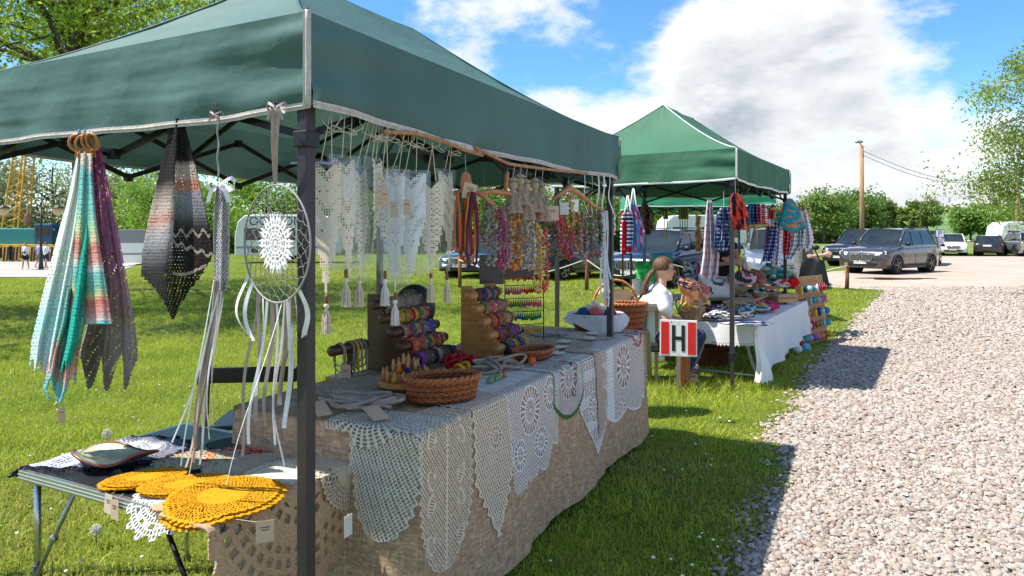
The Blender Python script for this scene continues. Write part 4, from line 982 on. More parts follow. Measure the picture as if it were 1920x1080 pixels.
def lace_hanger():
    d = 2.20; t = thing('lace_ribbon_hanger', 'grey lace strip with long ribbons hanging on a twisted cord', 'ornament', at(410, 860, d))
    clip(t, at(402, 208, d-.02)); bow(t, at(402, 214, d-.03), SATG, .022)
    pts = [at(409+1.5*math.sin(k*.8), 210+k*6.2, d+.003*math.cos(k*.8)) for k in range(22)]
    MB().tube(pts, .0028, 6).build('cord', STRG, t, smooth=True)
    bow(t, at(410, 345, d-.02), SATW, .045)
    shawl('lace_strip', '', d, [(348, 406, 421), (380, 402, 428), (450, 400, 430), (520, 402, 428), (545, 403, 424)], 1.2, .010, lambda a, y: tuple(np.where(net(a*3, y*.02, .16, .22) | (np.abs(a-.5) > .42), v_[0], v_[1]) for v_ in ((.55, .12), (.54, .115), (.57, .125))), lambda x, y, a, b: hol(x, y, .006, .15), YARNV, res=.0026, parent=t, thick=.0015)
    for k, (m, px0, px1, yb, w) in enumerate(((SATW, 404, 372, 868, .008), (SATG, 408, 366, 845, .011), (SATW, 412, 345, 880, .007), (SATG, 420, 398, 740, .014), (SATW, 416, 330, 830, .006), (SATG, 410, 372, 852, .012), (SATW, 406, 352, 890, .006), (SATB, 402, 378, 840, .010), (SATW, 418, 384, 826, .008), (SATG, 414, 360, 872, .010), (SATW, 410, 395, 800, .007), (SATW, 401, 340, 872, .005))):
        ribbon_strip(t, m, at(px0, 525, d), at(px1, yb, d+.0+(yb-700)*.0006), w, k)
lace_hanger()
def dreamcatcher():
    d = 2.10; t = thing('dream_catcher', 'wire hoop dreamcatcher with white star doily and trailing ribbons', 'dreamcatcher', at(517, 880, d))
    c = at(517, 457, d); R = .181; hx = Vector((.779, -.63, 0)).normalized(); up = Vector((0, 0, 1)); nrm = hx.cross(up)
    P = lambda r, th: c+hx*(r*math.cos(th))+up*(r*math.sin(th))
    MB().tube([P(R, 2*PI*k/64) for k in range(64)], .0030, 8, closed=True).build('hoop', mat('grey_wire_hoop', (.30, .29, .28), .6), t, smooth=True)
    b = MB(); n = 22; rad = [.181, .160, .138, .116, .096, .078]
    for i in range(5):
        for k in range(n):
            t0 = 2*PI*(k+.5*(i % 2))/n
            for sg in (-.5, .5):
                a = P(rad[i], t0); e = P(rad[i+1], t0+sg*2*PI/n); m_ = (a+e)/2-((a+e)/2-c)*.04
                b.tube([a, m_, e], .0013, 4, caps=False)
    b.build('net', mat('net_thread', (.22, .21, .20), .8), t, smooth=True)
    def S(a, b): 
        x = (a-.5)*.26; y = (b-.5)*.26; return c.x+hx.x*x, c.y+hx.y*x, c.z+y
    def mk(a, b):
        x = (a-.5)*.26; y = (b-.5)*.26; r, th = polar(x, y); star = r < .088+.034*(np.abs(fr(th*14/(2*PI))-.5)*2-.5)*1.2
        f, fi = flower(x, y, 0, 0, .06, 14); return star & (np.where(fi, f | (np.abs(fr(r/.012)-.5) < .2), (np.abs(fr(th*28/(2*PI))-.5) < .3) | (np.abs(r-.075) < .006)))
    grid_cloth('star_doily', S, 110, 110, WHITEY, mask=mk, parent=t, thick=.003)
    cord = at(514, 190, d-.03)
    clip(t, at(516, 196, d-.05)); bow(t, at(516, 200, d-.06), SATG, .03)
    for dx in (-4, 6): MB().ribbon([at(516+dx, 205, d-.04), at(514+dx*.6, 270, d-.02), at(516, 345, d)], .012, (1, .3, 0)).build('hanging_ribbon', SATG, t, smooth=True)
    for k, (m, th, px1, yb, w) in enumerate(((SATW, 3.7, 468, 650, .012), (SATW, 3.9, 480, 640, .012), (SATG, 4.1, 486, 790, .014), (SATW, 4.3, 492, 740, .016), (SATW, 4.45, 470, 830, .009), (SATG, 4.6, 504, 800, .012), (SATW, 4.75, 520, 880, .012), (SATW, 4.9, 425, 912, .009), (SATG, 5.0, 530, 760, .014), (SATW, 5.1, 545, 800, .016), (SATB, 5.2, 538, 742, .01), (SATW, 5.3, 560, 690, .016), (SATW, 5.45, 572, 668, .016), (SATG, 4.2, 440, 860, .009), (SATW, 5.0, 508, 836, .012))):
        ribbon_strip(t, m, P(R, th), at(px1, yb, d+(.05 if yb > 850 else .02)), w, k+40, bulge=(-.03 if th < 4 else (.02 if th > 5.3 else 0)))
dreamcatcher()
# ------------------------------------------------------------------ bookmarks and lace panels in cellophane along the front bar
BEAD = mat('brown_wood_bead', (.22, .07, .02), .4); BAG = film('cellophane')
def tassel(t, p, m, h=.075, r=.016, bead=True):
    if bead: MB().lathe(p, [(.005, -.028), (.0065, -.02), (.0065, -.006), (.005, 0)], 8).build('bead', BEAD, t, smooth=True)
    q = p-Vector((0, 0, .028 if bead else 0))
    MB().ball(q-Vector((0, 0, .008)), .0095, 8, 6).build('tassel_head', m, t, smooth=True)
    b = MB()
    for k in range(26):
        a = k*2.4; rr = r*math.sqrt((k+.5)/26)
        b.tube([q-Vector((0, 0, .012)), q+Vector((rr*.8*math.cos(a), rr*.8*math.sin(a), -.02-h*.3)), q+Vector((rr*math.cos(a), rr*math.sin(a), -.02-h+rnd.uniform(-.003, .003)))], .0016, 4, caps=False)
    b.build('tassel_fringe', m, t, smooth=True)
def lace_panel(label, px, y0, y1, w, m, kind, bag, ang, ytas, seed, w_in=.05, bead=True, strs=2):
    tt = ft(px, w_in); c0 = q1(tt, w_in); d = c0.y; zt_, zb_ = zpx(y0, d), zpx(y1, d)
    t = thing('lace_bookmark', label, 'lace bookmark', (c0.x, c0.y, zb_), 'lace panels hanging on the front bar')
    ax = Vector((math.cos(ang), math.sin(ang), 0)); nr_ = Vector((-ax.y, ax.x, 0)); H = zt_-zb_
    def S(a, b):
        x = (a-.5)*w; bow_ = .012*np.sin(b*3+seed)+.008*np.sin(a*6+seed)
        return c0.x+ax.x*x+nr_.x*bow_, c0.y+ax.y*x+nr_.y*bow_, zt_-b*H
    def mk(a, b):
        x = (a-.5)*w; y = b*H; half = w/2*np.where(b < .42, 1.0, np.clip(1-(b-.42)/.60, .06, 1)); st = np.floor(half/.008)*.008+.004
        ins = np.abs(x) < st; notch = ~((np.abs(x) < .03-y) & (y < .03))
        g = (fr(x/.0085+.5) < .42) | (fr(y/.0085) < .42)
        cx = np.floor(x/.0085+.5); cy = np.floor(y/.0085); mot = ((np.abs(cx)+cy) % 7 < 3) | ((np.abs(cx)*2+cy) % 11 < 5) if kind == 0 else ((cx*cx+cy*3+seed) % 5 < 3)
        return ins & notch & (g | mot)
    grid_cloth('filet_lace', S, int(w/.0027), int(H/.0027), m, mask=mk, parent=t)
    for k in range(strs):
        x = (k-(strs-1)/2)*w*.35; p0 = c0+ax*x; r = random.Random(seed*7+k); zz = Z1B+.03
        e = q1(tt+r.uniform(-.02, .02), .02, zz)
        MB().tube([xy(p0, zt_), xy(p0.lerp(e, .5), (zt_+zz)/2), e], .0016, 5).build('hanging_cord', STRC, t, smooth=True)
        lp = [e+Vector((r.uniform(-.01, .01)+.03*math.sin(j/9*2*PI)*(1 if k % 2 else -1)+.012*j/9, .01*math.cos(j), -.008*j-.05*abs(math.sin(j/9*PI)))) for j in range(10)]
        MB().tube(lp, .0013, 5).build('cord_loop', STRC, t, smooth=True)
    if bag:
        def B(f):
            def S(a, b):
                x = (a-.5)*(w+.035); bu = f*(.012*np.sin(a*PI)*np.sin(b*PI)**.5+.004*np.sin(a*17+b*9+seed))
                return c0.x+ax.x*x+nr_.x*(bu+.003*f+.010), c0.y+ax.y*x+nr_.y*(bu+.003*f+.010), zt_+.012-b*(H+.0)
            return S
        grid_cloth('cellophane_bag', B(1), 14, 30, BAG, parent=t); grid_cloth('cellophane_bag', B(-1), 14, 30, BAG, parent=t)
    if ytas:
        pz = zpx(ytas, d); p = xy(c0, pz)
        MB().tube([xy(c0, zb_+.03), p], .0016, 5).build('tassel_cord', m, t); tassel(t, p, m, bead=bead)
lace_panel('cream filet lace panel without bag by the tent pole, tassel hanging lowest', 612, 304, 548, .095, CREAMY, 0, False, .15, 553, 1, .05)
lace_panel('cream filet lace panel in cellophane next to the bare one', 649, 297, 512, .085, CREAMY, 0, True, .75, 505, 2, .03)
lace_panel('cream filet lace panel in cellophane with frayed cord tails', 674, 315, 535, .075, CREAMY, 1, True, .85, 524, 3, .08, bead=False)
lace_panel('narrow cream lace panel in cellophane seen edge on', 701, 300, 500, .07, CREAMY, 1, True, 1.25, None, 4, .05)
lace_panel('bluish white lace panel in cellophane with a small kraft card', 722, 318, 516, .08, WHITEY, 1, True, -.7, 508, 5, .03)
lace_panel('bright white lace panel with gold beads above its tassel', 741, 322, 540, .075, WHITEY, 0, True, .2, 548, 6, .08)
lace_panel('white and blush lace panel in cellophane with kraft label', 770, 324, 520, .12, WHITEY, 0, True, .25, None, 7, .05)
lace_panel('cream lace panel in cellophane hung slightly forward', 808, 340, 512, .11, CREAMY, 1, False, .2, 508, 8, .03)
lace_panel('beige lace panel in cellophane beside the rope necklaces', 838, 322, 508, .09, CREAMY, 0, True, .95, 512, 9, .05)
for (px, py, lab) in ((721, 355, 'kraft card inside the bluish white cellophane bag'), (738, 378, 'kraft card beside the bright white lace panel'), (763, 374, 'kraft card on the white and blush lace panel')):
    d = q1(ft(px), .0).y; hang_tag(lab, at(px, py, d-.01), .026, .056, (1, .2, 0), TAGK, at(px, py-14, d-.01), lines=1)
def purple_ribbon():
    a, b = at(545, 306, 2.2), at(634, 307, 2.2)
    tag(MB().tube([a, (a+b)/2+Vector((0, 0, .004)), b], .004, 8).build('lilac_rod', mat('lilac_plastic', (.42, .32, .62), .4), smooth=True), 'thin lilac rod holding the bare lace panel behind the pole', 'rod')
purple_ribbon()
# twigs under the valance
TWIG = mat('peeled_twig', (.42, .20, .09), .6, var=.25, scale=40, bump=.4)
def twig(label, pts, r):
    b = MB(); P = []
    for (px, py) in pts:
        c = q1(ft(px, -.015), -.015); P.append(xy(c, zpx(py, c.y)))
    for p in P[1:-1]: b.ball(p+Vector((0, 0, .003)), r*1.25, 6, 4)
    b.tube(P, [r*1.1]+[r]*(len(P)-2)+[r*.7], 8); tag(b.build('twig_rod', TWIG, smooth=True), label, 'stick', 'twig rods tied under the valance')
twig('short peeled twig rod carrying the lace panel cords', [(720, 247), (780, 250), (830, 264), (870, 281), (905, 292)], .0075)
twig('long crooked peeled twig rod carrying dolls, hangers and ribbons', [(890, 276), (930, 296), (952, 307), (985, 312), (1040, 319), (1100, 325), (1148, 331)], .0075)
# ------------------------------------------------------------------ hangers and necklaces
HANGW = mat('varnished_hanger_wood', (.42, .17, .055), .35, var=.25, scale=14, stretch=(1, 1, 6), spec=.5)
DOLLK = mat('beige_crochet', (.46, .36, .26), .95, var=.2, scale=130, bump=.8, bscale=260)
def pxp(px, py, w=0.0):
    c = q1(ft(px, w), w); return xy(c, zpx(py, c.y))
def hanger(label, pts, hook, r):
    P = [pxp(a, b, w) for (a, b, w) in pts]; mid = pxp(*hook[0])
    t = thing('clothes_hanger', label, 'hanger', min(P, key=lambda p: p.z), 'wooden clothes hangers')
    MB().tube(P, r, 8).build('yoke', HANGW, t, smooth=True)
    H = [pxp(*h) for h in hook]; MB().tube(H, .0022, 6).build('hook', GREYM, t, smooth=True)
    return t
h1 = hanger('curved wooden hanger arm carrying bead necklaces', [(893, 362, .02), (925, 359, .0), (950, 362, -.01), (975, 374, -.02), (1005, 392, -.03), (1030, 408, -.04), (1042, 413, -.04)], [(950, 362, -.01), (950, 330, -.01), (952, 315, -.01)], [.009, .012, .014, .013, .012, .011, .008])
MB().tube([pxp(948, 358, -.015), pxp(951, 322, -.015)], .010, 8).build('peg', HANGW, h1, smooth=True)
hanger('flat wooden hanger with cord necklaces beside the white ribbons', [(1036, 374, .02), (1050, 364, .01), (1066, 352, 0), (1085, 362, -.01), (1108, 382, -.03), (1133, 396, -.05)], [(1066, 352, 0), (1066, 335, 0), (1069, 326, 0)], [.008, .014, .022, .016, .012, .008])
def small_hanger():
    t = thing('clothes_hanger', 'small round-topped wooden holder full of red rope necklaces', 'hanger', pxp(874, 395, 0), 'wooden clothes hangers')
    c = pxp(873, 340, 0); MB().prism([c+Vector((x*.9, 0, z)) for (x, z) in ((-.02, -.045), (-.028, -.01), (-.02, .03), (0, .045), (.02, .03), (.03, -.01), (.024, -.045))], (0, .02, 0)).build('holder_head', HANGW, t, bevel=.004)
    MB().tube([c+Vector((0, .01, .04)), pxp(872, 290, 0)], .0018, 5).build('hook', GREYM, t)
    for sg, a in ((-1, .10), (1, .12)): MB().tube([c+Vector((0, .01, -.03)), c+Vector((sg*a*.5, .01, -.05)), c+Vector((sg*a, .01, -.10))], .010, 8).build('arm', HANGW, t, smooth=True)
small_hanger()
def rope_loop(label, c, w, h, r, col, seed, name='rope_necklace', grp='rope necklaces on the small holder'):
    rr = random.Random(seed); pts = []
    for k in range(32):
        a = 2*PI*k/32; s_ = math.sin(a)
        x = math.sin(a)*w*(.35+.65*(1-math.cos(a))/2); z = (math.cos(a)-1)*h/2
        pts.append(c+Vector((x+rr.uniform(-.001, .001), math.cos(a*2+seed)*.008, z)))
    m = mat('rope_'+name+str(seed), col, .8, var=.2, scale=160, bump=.6, bscale=300)
    o = MB().tube(pts, r, 7, closed=True).build(name, m, smooth=True); return tag(o, label, 'necklace', grp)
for k, (dx, w, h, col, nm) in enumerate(((-.012, .028, .27, (.72, .22, .03), 'orange'), (.004, .03, .29, (.62, .06, .015), 'scarlet'), (-.02, .02, .25, (.03, .14, .05), 'dark green'), (.016, .032, .26, (.6, .02, .015), 'bright red'), (.03, .03, .27, (.5, .36, .24), 'beige'), (.022, .028, .29, (.75, .32, .06), 'light orange'), (.038, .025, .25, (.32, .03, .05), 'crimson'), (-.03, .016, .24, (.6, .15, .1), 'coral'), (.03, .03, .31, (.05, .03, .07), 'blackish plum'))):
    rope_loop('%s rope necklace on the small wooden holder' % nm, pxp(873, 362, -.02)+Vector((dx, -.006*k, 0)), w, h, .0048, col, k)
hang_tag('large kraft label beside the red rope necklaces', pxp(884, 344, -.05), .058, .066, (1, .4, 0), TAGK, pxp(876, 335, -.04), tilt=.25)
CHIPV = mat('shell_chip', rough=.35, vc=True, var=.15, scale=200, spec=.5)
def necklace(label, px, y0, y1, cols, seed, w_in=0.0, strands=4, wid=.026, den=120, size=.0078, grp='bead necklaces hanging from twigs and hangers'):
    c = pxp(px, y0, w_in); d = c.y; H = (y1-y0)/F*d; r = random.Random(seed)
    t = thing('bead_necklace', label, 'necklace', c-Vector((0, 0, H)), grp)
    cord = MB(); bd = MB()
    for s in range(strands):
        ww = wid*r.uniform(.6, 1.3); hh = H*r.uniform(.86, 1.0); dy = r.uniform(-.02, .02); pts = []
        for k in range(25):
            a = 2*PI*k/24; pts.append(c+Vector((math.sin(a)*ww*(.3+.7*(1-math.cos(a))/2)+r.uniform(-.002, .002), dy+math.cos(a)*.004, (math.cos(a)-1)*hh/2)))
        cord.tube(pts, .0011, 4, caps=False)
        for k in range(den//strands):
            a = r.uniform(.22, 1.78)*PI; q = c+Vector((math.sin(a)*ww*(.3+.7*(1-math.cos(a))/2), dy, (math.cos(a)-1)*hh/2))+Vector((r.gauss(0, .004), r.gauss(0, .005), r.gauss(0, .004)))
            bd.color(tuple(x*r.uniform(.7, 1.2) for x in r.choice(cols))); sz = size*r.uniform(.6, 1.25)
            bd.ball(q, (sz, sz*r.uniform(.5, 1), sz*r.uniform(.7, 1.4)), 5, 3, Matrix.Rotation(r.uniform(0, 6), 3, Vector((r.random(), r.random(), .3)).normalized()))
    cord.build('cord', mat('brown_linen_cord', (.25, .19, .14), .9), t); bd.build('beads', CHIPV, t, col=True, smooth=True)['kind'] = 'stuff'
for k, a in enumerate([('grey-green stone', 921, 372, 502, [(.30, .33, .27), (.22, .25, .22)], 0, 3), ('magenta shell', 936, 378, 498, [(.55, .04, .14), (.65, .12, .2)], .0, 3), ('olive brown seed', 950, 375, 505, [(.28, .24, .18), (.4, .35, .26)], .0, 3),
    ('orange shell', 968, 372, 512, [(.78, .28, .03), (.7, .2, .02)], -.02, 3), ('lilac grey stone', 982, 395, 505, [(.30, .25, .28), (.4, .36, .36)], -.02, 3), ('pale shell chip', 994, 385, 508, [(.60, .52, .44), (.45, .36, .3)], -.02, 4),
    ('yellow shell', 1007, 405, 545, [(.75, .50, .06), (.6, .4, .15)], -.03, 3), ('long coral red', 1022, 415, 552, [(.68, .05, .05), (.7, .15, .1)], -.03, 3), ('dark coffee seed', 1040, 415, 482, [(.08, .05, .04), (.2, .14, .1)], .0, 3),
    ('rose red shell', 1050, 395, 472, [(.65, .06, .12), (.5, .03, .08)], 0, 3), ('amber and wood', 1068, 358, 430, [(.6, .38, .1), (.45, .25, .08)], -.02, 2), ('crimson chip', 1066, 415, 488, [(.55, .02, .05), (.4, .02, .06)], 0, 4), ('rust brown', 1082, 392, 472, [(.35, .1, .06), (.5, .2, .1)], 0, 3),
    ('silver grey leaf', 1096, 382, 492, [(.35, .36, .35), (.5, .5, .47), (.2, .22, .2)], 0, 4), ('wine and grey', 1106, 385, 490, [(.28, .05, .08), (.35, .3, .28)], -.02, 4), ('green and wine leaf', 1122, 384, 486, [(.06, .2, .12), (.3, .04, .08), (.4, .4, .36)], -.03, 4), ('smoky quartz', 912, 376, 470, [(.2, .17, .15), (.36, .32, .28)], .03, 3), ('plum chip', 943, 392, 512, [(.3, .05, .16), (.45, .12, .25)], -.03, 3), ('ginger brown', 959, 395, 500, [(.5, .2, .05), (.3, .14, .05)], .03, 3), ('tangerine', 975, 392, 500, [(.75, .3, .04), (.6, .42, .2)], .02, 3), ('pearl grey', 1000, 395, 490, [(.55, .5, .46), (.65, .6, .55)], .04, 3), ('lemon shell', 1013, 418, 520, [(.75, .58, .12), (.7, .5, .3)], .0, 3), ('bark brown', 1031, 400, 470, [(.22, .12, .07), (.35, .25, .16)], .03, 3), ('cherry', 1058, 398, 480, [(.6, .03, .06), (.7, .2, .2)], .03, 3), ('chestnut', 1090, 398, 484, [(.3, .12, .06), (.42, .2, .1)], .03, 3), ('jade', 1114, 396, 492, [(.1, .28, .18), (.3, .4, .3)], .02, 3)]):
    necklace('%s necklace among the strands under the valance' % a[0], a[1], a[2], a[3], [tuple(min(.95, 1.15*x) for x in q) for q in a[4]], 100+k, a[5], a[6]+1)
def doll(label, px, y0, y1, seed):
    c = pxp(px, y0, -.02); d = c.y; H = (y1-y0)/F*d; t = thing('crochet_doll', label, 'doll', c-Vector((0, 0, H)), 'crocheted dolls hung on the twig')
    MB().ball(c-Vector((0, 0, .032)), (.022, .022, .025), 12, 8).build('head', DOLLK, t, smooth=True)
    MB().lathe(c-Vector((0, 0, .012)), [(.026, 0), (.03, .004), (.018, .012), (.006, .02)], 12).build('hat', DOLLK, t, smooth=True)
    def S(a, b):
        th = a*2*PI; r = .012+.035*b+.006*np.sin(th*6)*b; return c.x+r*np.cos(th), c.y+r*np.sin(th), c.z-.052-b*(H-.052)
    grid_cloth('net_skirt', S, 70, 44, DOLLK, mask=lambda a, b: net(a*.22, b*H, .014, .25) | (b < .15) | (b > .95), parent=t, thick=.003)
    for sg in (-1, 1): MB().tube([c+Vector((sg*.012, 0, -.06)), c+Vector((sg*.032, -.01, -.085)), c+Vector((sg*.02, -.02, -.11))], .006, 7).build('arm', DOLLK, t, smooth=True)
    MB().tube([c+Vector((0, 0, .005)), pxp(px+3, 312, -.015)], .0012, 5).build('loop', STRC, t)
for k, (px, a, b, lb) in enumerate(((962, 335, 400, 'beige crocheted doll beside the hanger peg'), (975, 328, 385, 'beige crocheted doll with brimmed hat, second after the hanger peg'), (986, 338, 412, 'tall beige crocheted doll with long net skirt'), (1003, 336, 398, 'beige crocheted doll with mustard beads at its skirt'), (1016, 344, 415, 'beige crocheted doll hanging next to the flat hanger'))): doll(lb, px, a, b, k)
hang_tag('kraft label pinned by the crocheted dolls', pxp(1036, 386, -.06), .07, .075, (1, .3, 0), TAGK, pxp(1030, 380, -.05))
hang_tag('white label on the flat wooden hanger, folded open', pxp(1058, 380, -.04), .05, .066, (1, -.4, 0), TAGW, pxp(1064, 366, -.03), lines=0)
hang_tag('white label hanging straight on the flat wooden hanger', pxp(1078, 374, -.05), .045, .07, (1, .4, 0), TAGW, pxp(1074, 362, -.03), lines=0)
def white_ribbons():
    c = pxp(1133, 395, -.02); d = c.y; t = thing('ribbon_bunch', 'long bunch of thin white ribbons hanging by the far tent pole', 'ribbons', xy(c, zpx(578, d)))
    for k in range(16):
        r = random.Random(k); x0 = r.uniform(-.02, .02); e = at(1136+r.uniform(-9, 9), r.uniform(520, 580), d-.02+r.uniform(-.03, .03))
        ribbon_strip(t, SATW, c+Vector((x0, 0, 0)), e, .010, k+9)
    for k, px in enumerate((1096, 1110, 1122, 1132, 1143)):
        ribbon_strip(t, SATW, pxp(px, 328, -.02), pxp(px+2, 400, -.02), .010, k+70)
white_ribbons()
def cutout_card():
    # grey display boards behind the necklaces
    for (x0, x1, y0, y1, d, lab) in ((899, 945, 478, 533, 4.3, 'grey felt display board behind the necklaces'), (946, 1003, 484, 520, 4.45, 'dark brown display board behind the orange necklace')):
        t = thing('display_board', lab, 'board', at((x0+x1)/2, y1, d), 'felt boards behind the necklaces')
        a, b = at(x0, y1, d), at(x1, y0, d); MB().box((a+b)/2, (abs(b.x-a.x), .008, abs(b.z-a.z))).build('panel', mat('grey_felt', (.13, .11, .115), .95), t, bevel=.002)
        for px in (x0+8, x1-8): p = at(px, y0, d); MB().tube([p, Vector((p.x, p.y, Z1B+.02))], .0015, 5).build('cord', STRG, t)
cutout_card()
# ------------------------------------------------------------------ goods on the long table
DKW = mat('dark_stained_wood', (.075, .028, .014), .4, var=.3, scale=14, stretch=(1, 1, 5), spec=.5)
PINE = mat('varnished_pine', (.48, .22, .065), .4, var=.22, scale=14, stretch=(1, 1, 5), spec=.5)
KNITV = mat('bracelet_thread', rough=.85, vc=True, var=.25, scale=260, bump=.7, bscale=300)
CN = {'red': (.55, .02, .02), 'orange': (.75, .2, .02), 'yellow': (.72, .42, .03), 'green': (.02, .18, .06), 'olive': (.22, .24, .06), 'blue': (.03, .12, .45), 'navy': (.02, .03, .16), 'purple': (.28, .06, .32), 'pink': (.65, .12, .16), 'beige': (.45, .33, .24), 'brown': (.2, .09, .05), 'wine': (.28, .01, .04), 'teal': (.02, .28, .3), 'coral': (.66, .12, .08), 'grey': (.3, .25, .23), 'black': (.03, .025, .035)}
def bracelet(label, c, ax, R, w, col, seed, grp):
    r = random.Random(seed); b = MB(); a1 = Vector((0, 0, 1)); ax = Vector(ax).normalized(); a2 = ax.cross(a1)
    style = seed % 4; n = 22
    for j, off in enumerate((-.38, -.13, .13, .38)):
        pts = []
        for k in range(n):
            t = 2*PI*k/n; rr = R*(1+.06*math.sin(t*5+seed)+.05*(j % 2))
            pts.append(c+ax*(w*off+.004*math.sin(t*7+j*1.5)*(style > 0))+a1*(rr*math.cos(t)-R*.12)+a2*(rr*math.sin(t)))
        cc = col if j % 2 == 0 or style < 2 else tuple(x*.6+.06 for x in col)
        b.color(cc); b.tube(pts, w*.17, 5, closed=True)
    if style in (1, 3):
        for k in range(6):
            t = 2*PI*k/6+seed; b.color(tuple(min(1, x*1.5+.15) for x in col)); b.ball(c+a1*(R*1.12*math.cos(t)-R*.12)+a2*R*1.12*math.sin(t), .0055, 6, 4)
    o = b.build('bracelet', KNITV, col=True, smooth=True); tag(o, label, 'bracelet', grp)
def rack(label, short, tn, ln, w0, z0, w1, z1, m, rows, grp):
    t = thing('bracelet_rack', label, 'display rack', q1(tn+ln/2, (w0+w1)/2+.05, TH+.002))
    n = len(rows)
    for te in (tn+.03, tn+ln-.05):
        poly = [q1(te, w0+.07, TH+.002), q1(te, w0+.07, z0+.05), q1(te, w0+.0, z0+.055)]
        for i in range(n):
            f = i/(n-1); w = w0+(w1-w0)*f; z = z0+(z1-z0)*f; poly += [q1(te, w-.032, z+.012), q1(te, w-.028, z-.035)]
        poly += [q1(te, w1-.04, TH+.002)]
        MB().prism(poly, U3*.016).build('side_board', m, t, bevel=.002)
    for i, row in enumerate(rows):
        f = i/(n-1); w = w0+(w1-w0)*f; z = z0+(z1-z0)*f
        o = MB().lathe(q1(tn-.03, w-.012, z), [(.022, 0), (.026, .004), (.026, ln+.03), (.022, ln+.034)], 16, U3).build('rod', m, t, smooth=True)
        row = [c_ for q_, c0 in enumerate(row) for c_ in (c0, row[(q_*2+i+1) % len(row)])]; k = len(row)
        for j, cn in enumerate(row):
            s = .05+(ln-.10)*(j+.5)/k
            # keep the bands clear of the side boards
            bracelet('%s bracelet on rod %s of the %s rack' % (cn, ('one', 'two', 'three', 'four', 'five')[i]+' from the top', short), q1(tn+s, w-.012, z), U3, .034, (ln-.11)/k*1.02, CN[cn], i*17+j*5+len(short), grp)
rack('dark stained stepped rack of five rods full of woven bracelets', 'dark wood', 1.30, .40, .77, 1.135, .55, .862, DKW, [['grey', 'beige', 'grey', 'beige', 'grey'], ['coral', 'yellow', 'yellow', 'red', 'olive', 'beige'], ['beige', 'brown', 'green', 'pink', 'grey', 'purple', 'blue'], ['coral', 'pink', 'olive', 'green', 'orange', 'brown', 'red'], ['purple', 'brown', 'beige', 'black']], 'bracelets on the dark rack')
rack('varnished pine stepped rack of five rods full of bracelets', 'pine', 1.89, .36, .55, 1.145, .37, .848, PINE, [['brown', 'navy', 'grey', 'navy', 'brown'], ['olive', 'coral', 'beige', 'grey', 'pink'], ['coral', 'wine', 'olive', 'orange', 'beige'], ['red', 'green', 'wine', 'green', 'purple', 'blue'], ['black', 'purple', 'brown', 'yellow', 'navy', 'green']], 'bracelets on the pine rack')
def tbar():
    t = thing('bracelet_stand', 'dark wooden T-bar stand with beige linen bracelets', 'display stand', q1(1.1, .78, TH))
    MB().box(q1(1.10, .79, TH+.012), (.16, .12, .018), U3, V3).build('base', PINE, t, bevel=.002)
    MB().bar(q1(1.13, .79, TH+.02), q1(1.13, .79, .93), .022).build('post', DKW, t)
    MB().lathe(q1(.99, .79, .938), [(.022, 0), (.026, .006), (.026, .26), (.022, .266)], 18, U3).build('bar', DKW, t, smooth=True)
    for k, (s, c) in enumerate(((.06, 'beige'), (.13, 'grey'), (.16, 'yellow'), (.19, 'beige'), (.22, 'grey'))):
        b = MB(); b.color(CN[c]); c0 = q1(.99+s, .79, .938)
        for j in range(3):
            pts = [c0+U3*(.006*j+.003*math.sin(a_*3))+Vector((0, 0, 1))*(.031*math.cos(a_)-(.03+.02*j)*(math.cos(a_) < -.2)*1.6)+V3*.031*math.sin(a_) for a_ in [2*PI*q/24 for q in range(24)]]
            b.tube(pts, .0035, 5, closed=True)
        tag(b.build('linen_bracelet', KNITV, col=True, smooth=True), '%s loop bracelet drooping from the T-bar stand, loop %s' % (c, ('one', 'two', 'three', 'four', 'five')[k]), 'bracelet', 'linen loops on the T-bar stand')
    hang_tag('brown label hanging from the T-bar stand', q1(1.04, .74, .87), .05, .08, U3*.6-V3, TAGK, q1(1.05, .76, .915))
tbar()
def ring_stand():
    c = q1(1.0, .36, TH+.004); t = thing('ring_stand', 'round tiered wooden ring stand with pointed wooden fingers', 'display stand', c)
    MB().lathe(c, [(.118, 0), (.122, .006), (.122, .03), (.116, .034)], 36).build('base_tier', DKW, t, smooth=False)
    MB().lathe(c+Vector((0, 0, .034)), [(.118, 0), (.118, .018), (.112, .022)], 36).build('pine_disc', PINE, t)
    MB().lathe(c+Vector((0, 0, .056)), [(.07, 0), (.07, .03), (.066, .034)], 30).build('upper_tier', PINE, t)
    cs = list(CN.values()); k = 0
    for (R, n, z, h) in ((.098, 15, .056, .055), (.055, 9, .09, .06), (.015, 3, .09, .085)):
        for j in range(n):
            a = 2*PI*j/n+.2; p = c+Vector((R*math.cos(a), R*math.sin(a), z))
            o = MB().lathe(p, [(.0095, 0), (.009, h*.5), (.006, h*.85), (.001, h)], 9).build('wooden_finger', PINE, t, smooth=True)
            if (j*7+k) % 3:
                cc = cs[(j*5+k*3) % len(cs)]; b = MB(); b.color(cc); b.torus(p+Vector((0, 0, h*.35)), .0095, .003, n=12, m=5)
                q = p+Vector((-.0, -.012, h*.35)); b.ball(q, .0105, 8, 6)
                for q_ in range(7): b.ball(q+Vector((.0085*math.cos(q_*.9), -.003, .0085*math.sin(q_*.9))), .005, 5, 4)
                b.build('crochet_ring', KNITV, o, col=True, smooth=True)
        k += 1
ring_stand()
WICK = mat('red_brown_wicker', (.36, .115, .03), .45, var=.35, scale=70, bump=.3, spec=.4); WICKD = mat('dark_wicker', (.2, .045, .015), .5, var=.35, scale=70, spec=.35); WICKL = mat('honey_wicker', (.55, .2, .05), .45, var=.3, scale=60, spec=.4)
